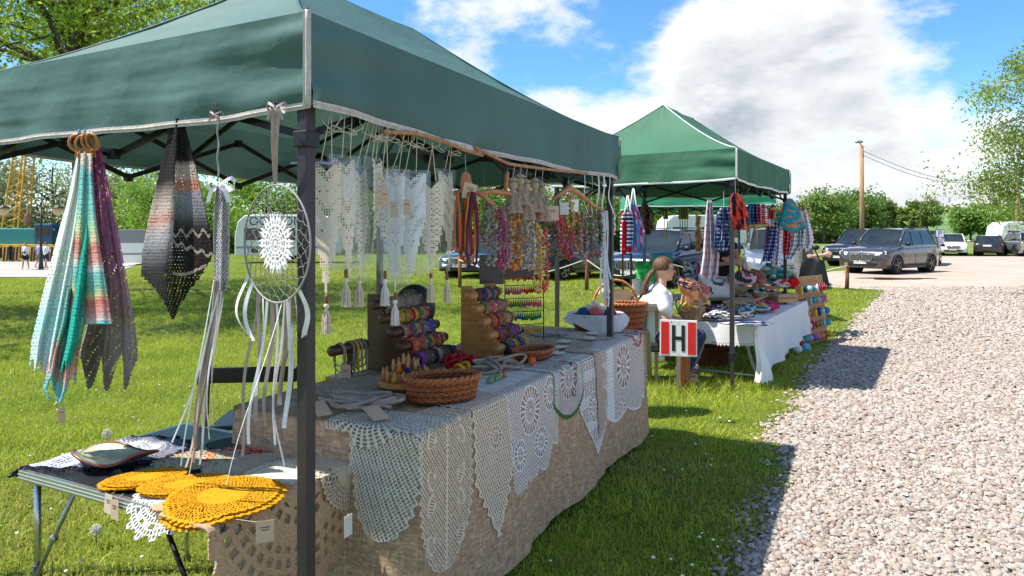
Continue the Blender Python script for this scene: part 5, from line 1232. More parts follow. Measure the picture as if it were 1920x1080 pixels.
def wicker(label, c, rx, ry, h, fl, ang, rows, stakes, m, m2, rimr=.009, name='wicker_basket'):
    t = thing(name, label, 'basket', c); ca, sa = math.cos(ang), math.sin(ang)
    def pt(a, z, o): 
        k = 1+fl*(z/h); x, y = (rx*k+o)*math.cos(a), (ry*k+o)*math.sin(a); return c+Vector((x*ca-y*sa, x*sa+y*ca, z))
    r = h/rows*.52
    for i in range(rows):
        N_ = stakes*3; z = r+(h-r)*(i+.3)/rows
        pts = [pt(2*PI*k/N_, z+.001*math.sin(k*1.3+i), .0042*math.cos(PI*k/1.5+PI*i)) for k in range(N_)]
        MB().tube(pts, r, 5, closed=True).build('weaver', m if i % 3 else m2, t, smooth=True)
    b = MB()
    for k in range(stakes):
        a = 2*PI*(k+.5)/stakes; b.tube([pt(a, 0, 0), pt(a, h*.5, 0), pt(a, h, 0)], r*.8, 5)
    b.build('stakes', m2, t, smooth=True)['kind'] = 'stuff'
    for q in range(2):
        N_ = 120; pts = [pt(2*PI*k/N_, h+.006*math.sin(k*.8+q*PI)+rimr*.4, .006*math.cos(k*.8+q*PI)) for k in range(N_)]
        MB().tube(pts, rimr, 6, closed=True).build('rim_braid', m, t, smooth=True)
    MB().lathe(c, [(1, .003), (1, .008)], 40, sx=rx*.98, sy=ry*.98, rx=(ca, sa, 0)).build('base', m2, t)
    return t
wicker('oval red-brown wicker basket standing empty at the table edge', q1(.93, .115, TH+.012), .142, .088, .092, .13, .42, 12, 30, WICK, WICKD)
wicker('shallow oval wicker tray beside the grey rope heap', q1(1.97, .17, TH+.016), .115, .075, .045, .25, .9, 6, 26, WICK, WICKD, .007, 'wicker_tray')
ROPEG = mat('grey_cotton_rope', (.46, .37, .30), .9, var=.2, scale=180, bump=.8, bscale=320)
def pile(label, name, cat, c, rx, ry, n, r, m, seed, ax=U3, grp=None, hgt=.03):
    rr = random.Random(seed); pr = Vector((-ax.y, ax.x, 0))
    for k in range(n):
        pts = []; ph = rr.uniform(0, 6); f1, f2 = rr.choice((1, 2)), rr.choice((1, 2, 3))
        for j in range(46):
            a = 2*PI*j/46
            pts.append(c+ax*(rx*(.75*math.cos(a+ph)+.25*math.sin(f2*a)))+pr*(ry*(.75*math.sin(f1*a+ph*.5)+.25*math.cos(2*a+ph)))+Vector((0, 0, r+hgt*(.5+.5*math.sin(2*a+ph+k))*(.3+k/n))))
        o = MB().tube(pts, r, 7, closed=True).build(name, m, smooth=True); tag(o, label[k] if isinstance(label, list) else label, cat, grp)
pile('grey rope necklace tangled in the heap by the tent pole', 'rope_necklace', 'necklace', q1(.72, .38, TH+.012), .19, .13, 6, .0085, ROPEG, 5, ax=-V3*.8+U3*.5, grp='grey ropes by the tent pole')
pile('grey rope necklace tangled in the heap before the shallow tray', 'rope_necklace', 'necklace', q1(1.62, .22, TH+.012), .17, .11, 7, .0075, ROPEG, 8, grp='grey ropes before the tray', hgt=.045)
pile('red cord necklace lying in a heap before the pine rack', 'cord_necklace', 'necklace', q1(1.55, .40, TH+.014), .10, .08, 6, .008, mat('red_cord', (.5, .015, .015), .8, var=.25, scale=120, bump=.5), 12, grp='red cords before the pine rack', hgt=.06)
pile('yellow cord necklace coiled below the dark rack', 'cord_necklace', 'necklace', q1(1.40, .30, TH+.014), .05, .04, 3, .008, mat('yellow_cord', (.62, .32, .02), .8, var=.25, bump=.5), 14, grp='yellow cords below the dark rack', hgt=.05)
for k, (t_, w_, s) in enumerate(((.60, .34, 1), (.72, .44, 1.1), (.56, .18, 1.2), (.52, .42, 1.1))):
    c = q1(t_, w_, TH+.03); o = MB().box(c, (.055*s, .09*s, .0015), (U3-V3*.5).normalized(), (V3+U3*.5+Vector((0, 0, .15*k))).normalized()).build('price_tag', TAGK); tag(o, ('kraft tag lying on the grey ropes by the pole', 'kraft tag with round stamp on the grey ropes', 'large kraft tag lying on the burlap corner', 'kraft tag tucked under the grey ropes')[k], 'tag', 'paper price tags')
def loose():
    b = MB(); tag(b.ball(q1(1.80, .10, TH+.032), .022, 14, 10).build('felt_ball', mat('orange_felt', (.72, .13, .03), .8, bump=.3), smooth=True), 'shiny orange bead lying beside the shallow wicker tray', 'bead')
    for k in range(6):
        p = q1(1.30+.03*k, .09+.006*math.sin(k*2), TH+.024); tag(MB().ball(p, .0155, 12, 8).build('bead', mat('green_white_bead', (.16, .28, .12), .5, var=.8, scale=160) if k < 4 else mat('copper_bead', (.5, .2, .08), .4), smooth=True), 'green speckled bead in a row behind the oval basket' if k < 4 else 'copper bead ending the row behind the oval basket', 'bead', 'green beads behind the oval basket' if k < 4 else 'copper beads behind the oval basket')
    for k in range(5):
        a, w_ = 2.15+.2*k, .12+.05*(k % 3); c = q1(a, w_, TH+.022+.002*k); tag(MB().box(c, (.11, .07, .003), (U3+V3*.3*(k-2)).normalized(), (V3-U3*.3*(k-2)).normalized()).build('card', mat('cream_card', (.62, .56, .46), .8)), ('cream card leaning on the shallow tray', 'cream card on the taupe doilies before the earring rack', 'cream card in the middle of the taupe doilies', 'cream card near the ecru doily', 'cream card near the lined basket')[k], 'card', 'loose cards on the doilies')
    flat_doily('crochet_doily', 'small yellow and lilac flower doily on the taupe linen', q1(2.86, .40, TH+.03), .08, YARNV, 12, 71, 1, 0, None, .0035, col=cmix([(.72, .5, .05), (.5, .35, .6), (.8, .75, .6)], 6, 5))
    pile('blue-black bead bracelet heaped on the long table', 'bead_bracelet', 'bracelet', q1(1.28, .34, TH+.012), .05, .05, 4, .006, mat('black_bead', (.02, .02, .035), .3), 31, grp='black bead heap')
loose()
def earring_rack():
    c = q1(2.58, .52, TH+.004); t = thing('earring_rack', 'black wire rack with rows of coloured tassel earrings', 'display rack', c)
    ax = Vector((.93, .36, 0)).normalized(); W_ = .28; BW = mat('black_wire', (.012, .012, .012), .5)
    for sg in (-1, 1): MB().tube([c+ax*sg*W_/2, c+ax*sg*W_/2+Vector((0, 0, .47))], .004, 6).build('upright', BW, t)
    for s in (-1, 1): MB().tube([c+ax*s*W_/2+Vector((0, -.08, .004)), c+ax*s*W_/2+Vector((0, .08, .004))], .005, 6).build('foot', BW, t)
    rows = [((.72, .16, .02), (.6, .02, .03)), ((.62, .10, .2), (.6, .02, .03)), ((.2, .22, .05), (.62, .08, .22)), ((.03, .1, .3), (.02, .22, .08)), ((.04, .04, .15), (.75, .38, .03))]
    for i, (a, b_) in enumerate(rows):
        z = .46-i*.088; MB().tube([c+ax*-W_/2+Vector((0, 0, z)), c+ax*W_/2+Vector((0, 0, z))], .003, 6).build('bar', BW, t)
        for hf, cc in ((0, a), (1, b_)):
            e = MB()
            for j in range(8):
                x = -W_/2+.012+(hf*8+j)*(W_-.02)/16; r = random.Random(i*31+hf*9+j); e.color(tuple(q*r.uniform(.6, 1.3) for q in cc))
                p = c+ax*x+Vector((0, -.006, z)); e.tube([p, p-Vector((0, 0, .012))], .001, 4); l = r.uniform(.045, .062)
                e.lathe(p-Vector((0, 0, l)), [(.0085, 0), (.009, l*.2), (.005, l*.62), (.0045, l*.8), (.001, l*.82)], 7)
                e.ball(p-Vector((0, .004, l*.5)), .0055, 6, 4)
            e.build('earring_row', KNITV, t, col=True, smooth=True)['kind'] = 'stuff'
earring_rack()
# yarn basket lined with white cloth, handled basket and boxes at the far end
def yarn_basket():
    c = at(1118, 622, 5.06); c.z = TH+.012; t = wicker('dark basket lined with sheer white cloth holding balls of yarn', c, .15, .12, .10, .25, .3, 8, 26, WICKD, DKW)
    def S(a, b):
        th = a*2*PI; sp = 1.28+.12*np.sin(th*5)+.06*np.sin(th*3+1); r = np.where(b < .5, 1.05+b*.7, 1.40+(b-.5)*.35*sp); z = np.where(b < .5, .055+b*.14, .125-(b-.5)*(.17+.10*np.sin(th*2+4.2)))
        return c.x+.15*r*np.cos(th), c.y+.12*r*np.sin(th), np.maximum(c.z+z, TH+.016)
    grid_cloth('cloth_liner', S, 80, 20, mat('sheer_white_cloth', (.82, .83, .86), .8, trans=.45), parent=t)
    for k, (dx, dy, dz, col, nm) in enumerate(((-.10, -.02, .125, (.02, .10, .26), 'navy blue'), (-.01, -.05, .13, (.68, .16, .14), 'salmon pink'), (.06, .02, .13, (.8, .78, .74), 'white'), (.10, -.03, .12, (.2, .05, .3), 'purple'), (-.05, .05, .14, (.72, .66, .58), 'cream'))):
        p = c+Vector((dx, dy, dz)); b = MB(); rr = .042
        b.ball(p, rr*.93, 12, 8)
        for q in range(12):
            axs = Vector((math.sin(q*2.1), math.cos(q*1.3), math.sin(q*.7))).normalized(); b.torus(p, rr*.97, .0028, axs, 22, 5)
        tag(b.build('yarn_ball', mat('yarn_'+nm.replace(' ', '_'), col, .95, var=.2, scale=120), smooth=True), '%s ball of yarn in the lined basket' % nm, 'yarn', 'yarn balls in the lined basket')
    tag(MB().lathe(c+Vector((.04, .0, .15)), [(.018, 0), (.02, .005), (.02, .085), (.018, .09)], 12, (-.6, .3, .55)).build('yarn_cone', mat('cream_spool', (.7, .64, .52), .8), smooth=True), 'cream spool of thread leaning on the yarn balls', 'spool')
yarn_basket()
def handled_basket():
    c = at(1178, 622, 5.75); c.z = .70; t = wicker('red-brown wicker basket with tall honey coloured handle and banded rim', c, .115, .095, .215, .35, .2, 13, 26, WICK, WICKD, .012)
    pts = [c+Vector((-.30+.0, -.02, .18))+Vector((.19+.19*math.cos(PI-PI*k/20), 0, .24*math.sin(PI*k/20))) for k in range(21)]
    for q in (-1, 1): MB().tube([p+Vector((.004*math.sin(i*1.4)*q, .006*math.cos(i*1.4)*q, 0)) for i, p in enumerate(pts)], .010, 7).build('handle', WICKL, t, smooth=True)
    st = thing('stool', 'plain wooden stool draped with olive cloth under the handled basket', 'stool', Vector((c.x, c.y, 0)))
    MB().lathe(Vector((c.x, c.y, .67)), [(.17, 0), (.175, .005), (.175, .028), (.17, .03)], 24).build('seat', PINE, st)
    for k in range(4):
        a = PI/4+k*PI/2; MB().tube([(c.x+.19*math.cos(a), c.y+.19*math.sin(a), 0), (c.x+.12*math.cos(a), c.y+.12*math.sin(a), .67)], .014, 8).build('leg', PINE, st, smooth=True)
    def S(a, b):
        th = a*2*PI; r = np.where(b < .3, .18*b/.3, .18+.02*np.sin(th*7)*(b-.3)+.03*(b-.3)); z = np.where(b < .3, .702, .702-(b-.3)*.5); return c.x+r*np.cos(th), c.y+r*np.sin(th), z
    grid_cloth('drape', S, 72, 18, mat('olive_cloth', (.16, .15, .05), .95, bump=.3), parent=st)
handled_basket()
def side_goods():
    c = at(1172, 575, 6.9); st = thing('side_table', 'low side table behind the handled basket carrying a box', 'table', Vector((c.x, c.y, 0)))
    zt_ = c.z; MB().box((c.x+.03, c.y+.1, zt_-.015), (.62, .45, .03)).build('tabletop', WOODT, st)
    for dx in (-.25, .3):
        for dy in (-.08, .28): MB().bar((c.x+dx, c.y+dy, 0), (c.x+dx, c.y+dy, zt_-.03), .03).build('leg', WOODT, st)
    bx = thing('cardboard_box', 'open cardboard box on the side table by the seated woman', 'box', Vector((c.x-.05, c.y+.1, zt_)))
    CB = mat('cardboard', (.52, .33, .18), .85, var=.08, scale=20)
    for (x, y, sx, sy) in ((-.14, .1, .006, .22), (.14, .1, .006, .22), (0, -.01, .286, .006), (0, .21, .286, .006)): MB().box((c.x-.05+x, c.y+y, zt_+.08), (sx, sy, .16)).build('side', CB, bx)
    for (x, y, ax, ay) in ((-.17, .1, (.5, 0, .3), (0, 1, 0)), (.17, .1, (.5, 0, -.3), (0, 1, 0))): MB().box((c.x-.05+x, c.y+y, zt_+.155), (.11, .21, .004), Vector(ax).normalized(), ay).build('flap', CB, bx)
    def S(a, b): return c.x+.14+a*.28, c.y-.12+b*.34, zt_+.05+.10*np.sin(a*PI)*np.sin(b*PI)**.6+.03*fbm(a*6, b*6, 4)-.03*(1-np.sin(b*PI))
    tag(grid_cloth('white_blanket', S, 30, 30, mat('white_cloth', (.8, .8, .78), .9, trans=.1)), 'crumpled white blanket piled beside the cardboard box', 'blanket')
side_goods()
def black_chair():
    t = thing('folding_chair', 'black metal folding chair behind the camp table', 'chair', (-1.36, 3.75, 0)); BM = mat('black_painted_metal', (.012, .013, .014), .35, metal=.3, spec=.5)
    o = Vector((-1.42, 3.62, 0)); ax = Vector((.95, .1, 0)).normalized(); ay = Vector((-ax.y, ax.x, 0)); up = Vector((0, 0, 1))
    for s in (-.22, .22):
        MB().bar(o+ax*s+ay*-.02+up*0, o+ax*s+ay*.12+up*.79, .022).build('frame', BM, t); MB().bar(o+ax*s+ay*.42, o+ax*s+ay*.02+up*.46, .022).build('leg', BM, t)
    MB().box(o+ay*.11+up*.735, (.50, .018, .085), ax, ay).build('backrest', BM, t, bevel=.006)
    MB().box(o+ay*.28+up*.45, (.42, .38, .025), ax, ay).build('seat', BM, t, bevel=.006)
    MB().box(o-ax*.255+ay*.11+up*.735, (.03, .05, .10), ax, ay).build('backrest_bracket', BM, t, bevel=.006)
    c = q1(2.35, 1.25, 0); t = thing('padded_chair', 'dark brown leather chair with rounded back behind the dark rack', 'chair', c); LE = mat('dark_brown_leather', (.035, .022, .018), .35, spec=.5, bump=.1)
    MB().ball(c+up*.99, (.15, .06, .17), 20, 14, Matrix.Rotation(.4, 3, 'Z')).build('backrest', LE, t, smooth=True)
    MB().ball(c+up*.48+V3*-.0-Vector((0, .22, 0)), (.24, .23, .06), 20, 10).build('seat', LE, t, smooth=True)
    MB().tube([c+up*.9, c+up*.5, c+Vector((0, -.2, .44))], .02, 8).build('back_post', BM, t, smooth=True); MB().tube([c+Vector((0, -.2, .03)), c+Vector((0, -.2, .44))], .025, 10).build('pedestal', BM, t)
    for k in range(5): a = 2*PI*k/5; MB().bar(c+Vector((0, -.2, .05)), c+Vector((.26*math.cos(a), -.2+.26*math.sin(a), .03)), .03).build('foot', BM, t)
black_chair()
# ------------------------------------------------------------------ second stall: scarves, hats and soft toys
R2 = Vector((2.40, 6.75, 0)); H2 = .60; L2, W2 = 3.0, .62
def q2(t, w, z=0.0): return R2+U2*t+V2*w+Vector((0, 0, z))
def on2(px, py, z=None):
    z = H2 if z is None else z; d = (EYE-z)*F/(py-HZ); return Vector(((px-960)/F*d, d, z))
PALEM = mat('pale_grey_painted_tube', (.42, .43, .41), .45, metal=.2)
def table2():
    t = thing('folding_table', 'white-clothed folding table with pale bent-tube legs at the scarf stall', 'table', q2(L2/2, W2/2))
    MB().box(q2(L2/2, W2/2, H2-.02), (L2, W2-.04, .03), U2, V2).build('tabletop', mat('white_plastic_top', (.7, .7, .68), .5), t)
    for a in (.12, L2-.25):
        for w in (.10, W2-.08):
            s = 1 if w > .3 else -1
            MB().tube([q2(a, w-.0, H2-.03), q2(a, w, .38), q2(a-.02, w+s*.05, .22), q2(a-.03, w+s*.13, .05), q2(a-.03, w+s*.15, 0)], .016, 10).build('leg', PALEM, t, smooth=True)
        MB().tube([q2(a-.028, -.03, .09), q2(a-.028, W2+.05, .09)], .010, 8).build('cross_bar', PALEM, t, smooth=True)
        MB().tube([q2(a, .10, .42), q2(a+.25, .3, H2-.03)], .008, 8).build('brace', PALEM, t, smooth=True)
table2()
WC = mat('white_damask', (.80, .80, .80), .85, var=.05, scale=25, bump=.25, bscale=80, trans=.12)
def cloth2():
    t = thing('tablecloth', 'white damask tablecloth with scalloped edge on the scarf stall table', 'tablecloth', q2(L2/2, 0, .05))
    grid_cloth('top_sheet', lambda a, b: (q2(0, 0).x+U2.x*(-.02+a*(L2+.04))+V2.x*(-.02+b*(W2+.04)), q2(0, 0).y+U2.y*(-.02+a*(L2+.04))+V2.y*(-.02+b*(W2+.04)), H2+.004+.004*fbm(a*30, b*6, 2)), 60, 20, WC, parent=t)
    def front(a, b):
        s = b*(.54-.10*a); o = .02+s*(.06+.05*np.sin(a*19+1)+.03*np.sin(a*41)); return R2.x+U2.x*(-.02+a*(L2+.04))-V2.x*o, R2.y+U2.y*(-.02+a*(L2+.04))-V2.y*o, H2+.006-s
    grid_cloth('front_drop', front, 240, 60, WC, parent=t, mask=lambda a, b: b < 1-.02*np.abs(np.sin(a*150)))
    def near(a, b):
        s = b*.20; o = .02+s*(.08+.05*np.sin(a*14)); return R2.x+V2.x*(-.03+a*(W2+.05))-U2.x*o, R2.y+V2.y*(-.03+a*(W2+.05))-U2.y*o, H2+.006-s-.03*np.sin(a*PI)*b
    grid_cloth('end_drop', near, 110, 40, WC, parent=t, mask=lambda a, b: (b < 1-.07*np.abs(np.sin(a*60))) & ~((b > .84) & (np.abs(fr(a*38)-.5) < .2) & (b < .9)))
    def flap(a, b):
        s = b*.56; w = -.03-.26*a*b**1.2+.02*np.sin(b*7); o = .03+.10*b*np.sin(a*4+.4)+.03*np.sin(a*9+b*3)*b; return R2.x+V2.x*w*.6-U2.x*o, R2.y+V2.y*w*.6-U2.y*o, H2+.004-s
    grid_cloth('corner_fall', flap, 50, 70, WC, parent=t, mask=lambda a, b: b < 1-.05*np.abs(np.sin(a*22)))
cloth2()
# ---- H marker
def h_sign():
    d = 6.45; a, b = at(1238, 668, d), at(1306, 600, d); c = (a+b)/2; ax = Vector((1, -.24, 0)).normalized(); ay = Vector((0, 0, 1)); n = Vector((ax.y, -ax.x, 0)); S_ = .343
    t = thing('marker_sign', 'square white sign with black H between two red bars on a post', 'sign', Vector((c.x, c.y, 0)))
    RW = mat('sign_white', (.80, .79, .77), .45, var=.06, scale=8); RR = mat('sign_red', (.72, .025, .02), .4, var=.06, scale=10); RB = mat('sign_black', (.02, .02, .021), .45)
    MB().box(c, (S_, .012, S_), ax, -n, ay).build('panel', RW, t, bevel=.003)
    for s in (-1, 1): MB().box(c+ax*s*.123+n*.0075, (.074, .003, .305), ax, -n, ay).build('red_bar', RR, t)
    for s in (-1, 1): MB().box(c+ax*(s*.044)+n*.0075, (.033, .003, .245), ax, -n, ay).build('letter_h_upright', RB, t)
    MB().box(c+n*.0075, (.055, .003, .034), ax, -n, ay).build('letter_h_crossbar', RB, t)
    for z in (-.148, .148): MB().lathe(c+ay*z+n*.006, [(.004, 0), (.004, .003), (.002, .004)], 8, n).build('bolt', GREYM, t)
    text_mesh('1', 'printed_number', c+n*.0075+ax*-.064+ay*.15, ax, ay, .03, RB, t, .0008)
    MB().bar(Vector((c.x+.0, c.y+.022, 0)), Vector((c.x, c.y+.022, c.z+.12)), .030).build('metal_post', GREYM, t)
    MB().box((c.x+.085, c.y+.12, .29), (.10, .09, .58)).build('wooden_post', mat('red_brown_post', (.26, .085, .03), .7, var=.3, scale=12, stretch=(3, 3, .5), bump=.4), t, bevel=.006)
h_sign()
# ---- heads
def capsule_blob(name, caps, vox, m, parent=None, smooth=4):
    bm = bmesh.new()
    for (p, r, q, s) in caps:
        p = Vector(p); q = Vector(q); vs_ = []
        for (c, rad) in ((p, r), (q, s)):
            rx, ry, rz = (rad, rad, rad) if isinstance(rad, (int, float)) else rad
            for i in range(1, 6):
                th = PI*i/6
                for k in range(10):
                    a = 2*PI*k/10; vs_.append(bm.verts.new(c+Vector((rx*math.sin(th)*math.cos(a), ry*math.sin(th)*math.sin(a), rz*math.cos(th)))))
            vs_.append(bm.verts.new(c+Vector((0, 0, rz)))); vs_.append(bm.verts.new(c-Vector((0, 0, rz))))
        g = bmesh.ops.convex_hull(bm, input=vs_)
        dead = [e for e in g['geom_interior'] if isinstance(e, bmesh.types.BMVert)]
        bmesh.ops.delete(bm, geom=dead, context='VERTS')
    me = bpy.data.meshes.new(name); bm.to_mesh(me); bm.free(); me.materials.append(m)
    o = link_mesh(me, name, parent); rm = o.modifiers.new('remesh', 'REMESH'); rm.mode = 'VOXEL'; rm.voxel_size = vox
    sm = o.modifiers.new('smooth', 'SMOOTH'); sm.iterations = smooth; sm.factor = .5
    bake(o); o.data.polygons.foreach_set('use_smooth', np.ones(len(o.data.polygons), bool)); return o
def head_caps(c, f, s=1.0, neck=True):
    """c: head centre, f: unit vector the face looks along; returns rounded shapes for skull, jaw, nose, lips, ears"""
    f = Vector(f).normalized(); up = Vector((0, 0, 1)); r = f.cross(up).normalized()
    def P(a, b, z): return c+f*(a*s)+r*(b*s)+up*(z*s)
    k = [(P(-.020, 0, .030), .078*s, P(.015, 0, .028), .074*s), (P(.03, 0, -.02), .058*s, P(.045, 0, -.075), .030*s), (P(.03, .03, -.03), .04*s, P(.03, -.03, -.03), .04*s),
         (P(.086, 0, .022), .009*s, P(.106, 0, -.018), .0125*s), (P(.078, 0, .034), .022*s, P(.07, 0, .036), .022*s), (P(.083, .013, -.046), .007*s, P(.083, -.013, -.046), .007*s), (P(.081, .010, -.056), .008*s, P(.081, -.010, -.056), .008*s), (P(.070, 0, -.085), .016*s, P(.06, 0, -.085), .016*s),
         (P(.0, .074, .01), .014*s, P(-.004, .078, -.02), .010*s), (P(.0, -.074, .01), .014*s, P(-.004, -.078, -.02), .010*s),
         (P(.06, .032, -.012), .024*s, P(.055, .036, -.02), .024*s), (P(.06, -.032, -.012), .024*s, P(.055, -.036, -.02), .024*s)]
    if neck: k.append((P(-.02, 0, -.06), .046*s, P(-.03, 0, -.16), .052*s))
    return k, P
FLORAL = [(.6, .05, .05), (.75, .35, .1), (.05, .04, .06), (.12, .05, .25), (.7, .55, .1), (.6, .2, .3)]
def band(t, c, f, s, z, h, m, col, name='headband', tilt=.0):
    f = Vector(f).normalized(); up = Vector((0, 0, 1)); r = f.cross(up)
    def S(a, b):
        th = a*2*PI; zz = z+(b-.5)*h; R = np.sqrt(np.clip(1-((zz-.03)/.098)**2, .05, 1))*.083+.006+.003*np.sin(th*9+b*6)
        x = -.004+R*1.06*np.cos(th); y = R*np.sin(th); zz = zz-tilt*np.cos(th)*.05
        return c.x+s*(f.x*x+r.x*y), c.y+s*(f.y*x+r.y*y), c.z+s*zz
    return grid_cloth(name, S, 80, 16, m, parent=t, col=col)
def mannequin(label, c, f, s, skin, capcols, scarf=None):
    t = thing('mannequin_head', label, 'mannequin head', c-Vector((0, 0, .20*s)), 'mannequin heads on the scarf stall')
    k, P = head_caps(c, f, s); k.append((P(-.03, 0, -.16), .055*s, P(-.02, 0, -.185), .075*s))
    capsule_blob('head', k, .006, skin, t, 3)
    for b in (.031, -.031):
        MB().ball(P(.079, b, .012), (.012*s, .012*s, .007*s), 10, 6).build('eye', mat('painted_eye', (.06, .03, .02), .4), t, smooth=True)
        MB().tube([P(.083, b*1.45, .034), P(.090, b, .040), P(.090, b*.5, .036)], .0025*s, 5).build('eyebrow', mat('brow', (.08, .04, .03), .8), t)
    MB().ball(P(.087, 0, -.051), (.006*s, .016*s, .008*s), 10, 6, Matrix.Rotation(math.atan2(f[1], f[0]), 3, 'Z')).build('lips', mat('lip_paint', (.5, .09, .08), .4), t, smooth=True)
    band(t, c, f, s, .05, .085, PRINTV, cmix(capcols, 14, 3), 'headband', .5)
    if scarf:
        def S(a, b):
            th = a*2*PI; r = .065+.055*b+.012*np.sin(th*6+b*5); return c.x+s*r*np.cos(th), c.y+s*r*np.sin(th), c.z+s*(-.125-.06*b+.012*np.sin(th*5+b*9))
        grid_cloth('neck_scarf', S, 70, 18, PRINTV, parent=t, col=cmix(scarf, 9, 8), thick=.006)
    return t
SKM = mat('orange_lit_skin', (.80, .36, .18), .5, var=.05, spec=.4); SKM2 = mat('pink_mannequin_skin', (.72, .33, .25), .5, var=.05, spec=.4); SKB = mat('brown_mannequin_skin', (.30, .13, .075), .45, var=.05)  # orange glow of sunlight is put into the first head's skin colour
def stump():
    c = on2(1303, 604); t = thing('wood_stump', 'sawn log with rough bark carrying the mannequin heads', 'stump', c); c = c+Vector((0, .13, 0))
    BK = mat('rough_bark', (.30, .19, .10), .95, var=.5, scale=50, bump=1.0, bscale=60, stretch=(1, 1, .25))
    def S(a, b):
        th = a*2*PI; r = .135+.006*np.sin(th*7)+.008*fbm(th*6, b*2, 3); return c.x+r*np.cos(th), c.y+r*np.sin(th), c.z+.004+b*.15
    grid_cloth('bark', S, 90, 8, BK, parent=t); MB().lathe(c+Vector((0, 0, .15)), [(.134, 0), (.12, .004), (.06, .005), (.001, .005)], 40).build('sawn_top', mat('end_grain', (.55, .38, .2), .8, var=.2, scale=25), t)
    return c
sc_ = stump()
mannequin('orange-lit mannequin head in a flowered headband and rainbow scarf', sc_+Vector((-.035, -.02, .33)), (.95, -.3, .0), 1.15, SKM, FLORAL, [(.7, .05, .12), (.75, .4, .03), (.05, .45, .08), (.6, .5, .05), (.5, .03, .3), (.75, .2, .05)])
mannequin('pinkish mannequin head with ruffled rose band behind the flowered one', sc_+Vector((.13, .16, .28)), (.98, .12, 0), 1.12, SKM2, [(.55, .18, .2), (.5, .12, .16), (.62, .28, .26)], [(.3, .02, .1), (.05, .04, .05), (.45, .1, .2)])
mannequin('brown mannequin head in a teal and red knotted headband', at(1421, 521, 8.4), (.85, -.55, 0), .95, SKB, [(.03, .25, .3), (.5, .05, .04), (.02, .05, .15), (.6, .3, .1)], [(.3, .4, .35), (.03, .03, .04), (.6, .6, .58)])
# ---- folded hats and headbands on the cloth
def soft(name, label, c, rx, ry, rz, ang, cols, f, seed, cat, grp):
    def S(a, b):
        th = a*2*PI; ph = (b-.5)*PI; n = 1+.10*np.sin(th*3+seed)*np.cos(ph)+.07*np.sin(th*7+seed*2+ph*4)+.16*(fbm(th*1.3+seed, ph*2+3, seed)-.45)
        x = rx*np.cos(th)*np.cos(ph)*n; y = ry*np.sin(th)*np.cos(ph)*n; z = rz*(np.sin(ph)*.9+1)*(.85+.3*vnoise(th*2, ph*3+seed, seed))
        return c.x+x*math.cos(ang)-y*math.sin(ang), c.y+x*math.sin(ang)+y*math.cos(ang), c.z+np.maximum(z, 0)
    o = grid_cloth(name, S, 44, 16, PRINTV, col=cmix(cols, f, seed)); return tag(o, label, cat, grp)
BW_ = [(.75, .75, .75), (.04, .04, .05), (.7, .7, .7), (.1, .1, .12)]; NAV = [(.03, .05, .2), (.6, .6, .65), (.02, .03, .12)]; MUL = [(.6, .05, .06), (.7, .45, .05), (.05, .12, .4), (.75, .72, .7), (.05, .3, .2), (.05, .03, .05)]; PNK = [(.65, .03, .16), (.55, .02, .12), (.75, .3, .4)]; GRN = [(.05, .25, .2), (.6, .65, .6), (.02, .1, .08)]
hats = [(1352, 604, .15, .10, .028, BW_, 'black and white printed cap at the table end', 16), (1345, 590, .12, .09, .025, [(.03, .03, .04), (.2, .05, .12), (.5, .45, .45)], 'dark wine printed cap behind the black and white one', 14), (1395, 602, .14, .11, .030, MUL, 'rainbow patterned hat beside the tent pole', 11), (1418, 588, .14, .12, .030, MUL[::-1], 'blue, red and ochre patterned hat in the middle of the table', 11), (1436, 586, .12, .10, .030, PNK, 'hot pink ruffled hat at the front edge', 12), (1385, 574, .15, .12, .028, [(.35, .03, .05), (.05, .05, .07), (.5, .45, .4)], 'dark red printed hat before the crates', 13), (1410, 570, .14, .10, .03, GRN, 'green and white leafy hat before the crates', 14), (1365, 562, .13, .09, .05, [(.32, .34, .36), (.2, .22, .25)], 'upright grey felt hat with a pointed fold', 8), (1436, 565, .12, .09, .03, [(.45, .4, .4), (.05, .05, .06), (.6, .1, .1)], 'grey, black and red hat in the corner by the crate', 14), (1405, 612, .20, .12, .016, NAV, 'navy and ochre flat scarf folded at the table edge', 10)]
for k, (px, py, rx, ry, rz, cols, lab, f) in enumerate(hats):
    c = on2(px, py); c.z = H2+.012+(.012 if k % 3 == 2 else 0); soft('folded_hat', lab, c, rx*1.25, ry*1.2, rz*(2.1 if rz > .02 else 1), k*.7, cols, f, k+3, 'hat', 'folded hats on the scarf stall')
# ---- crates
CRW = mat('pale_crate_wood', (.50, .30, .15), .7, var=.18, scale=12, stretch=(1, 4, 4), bump=.15)
def crate(label, c, lx, ly, h, a):
    ax = Vector((math.cos(a), math.sin(a), 0)); ay = Vector((-ax.y, ax.x, 0)); up = Vector((0, 0, 1)); t = thing('wooden_crate', label, 'crate', c, 'wooden crates on the scarf stall')
    for s in (-1, 1):
        for z in (.27, .76):
            MB().box(c+ay*s*ly/2+up*h*z, (lx, .008, h*.42), ax, ay).build('slat', CRW, t); MB().box(c+ax*s*(lx/2-.004)+up*h*z, (.008, ly-.009, h*.42), ax, ay).build('slat', CRW, t)
        for s2 in (-1, 1): MB().box(c+ay*s*(ly/2-.014)+ax*s2*(lx/2-.018)+up*h*.5, (.018, .018, h), ax, ay).build('corner_post', CRW, t)
    MB().box(c+up*.006, (lx-.02, ly-.02, .008), ax, ay).build('bottom', CRW, t)
    return ax, ay
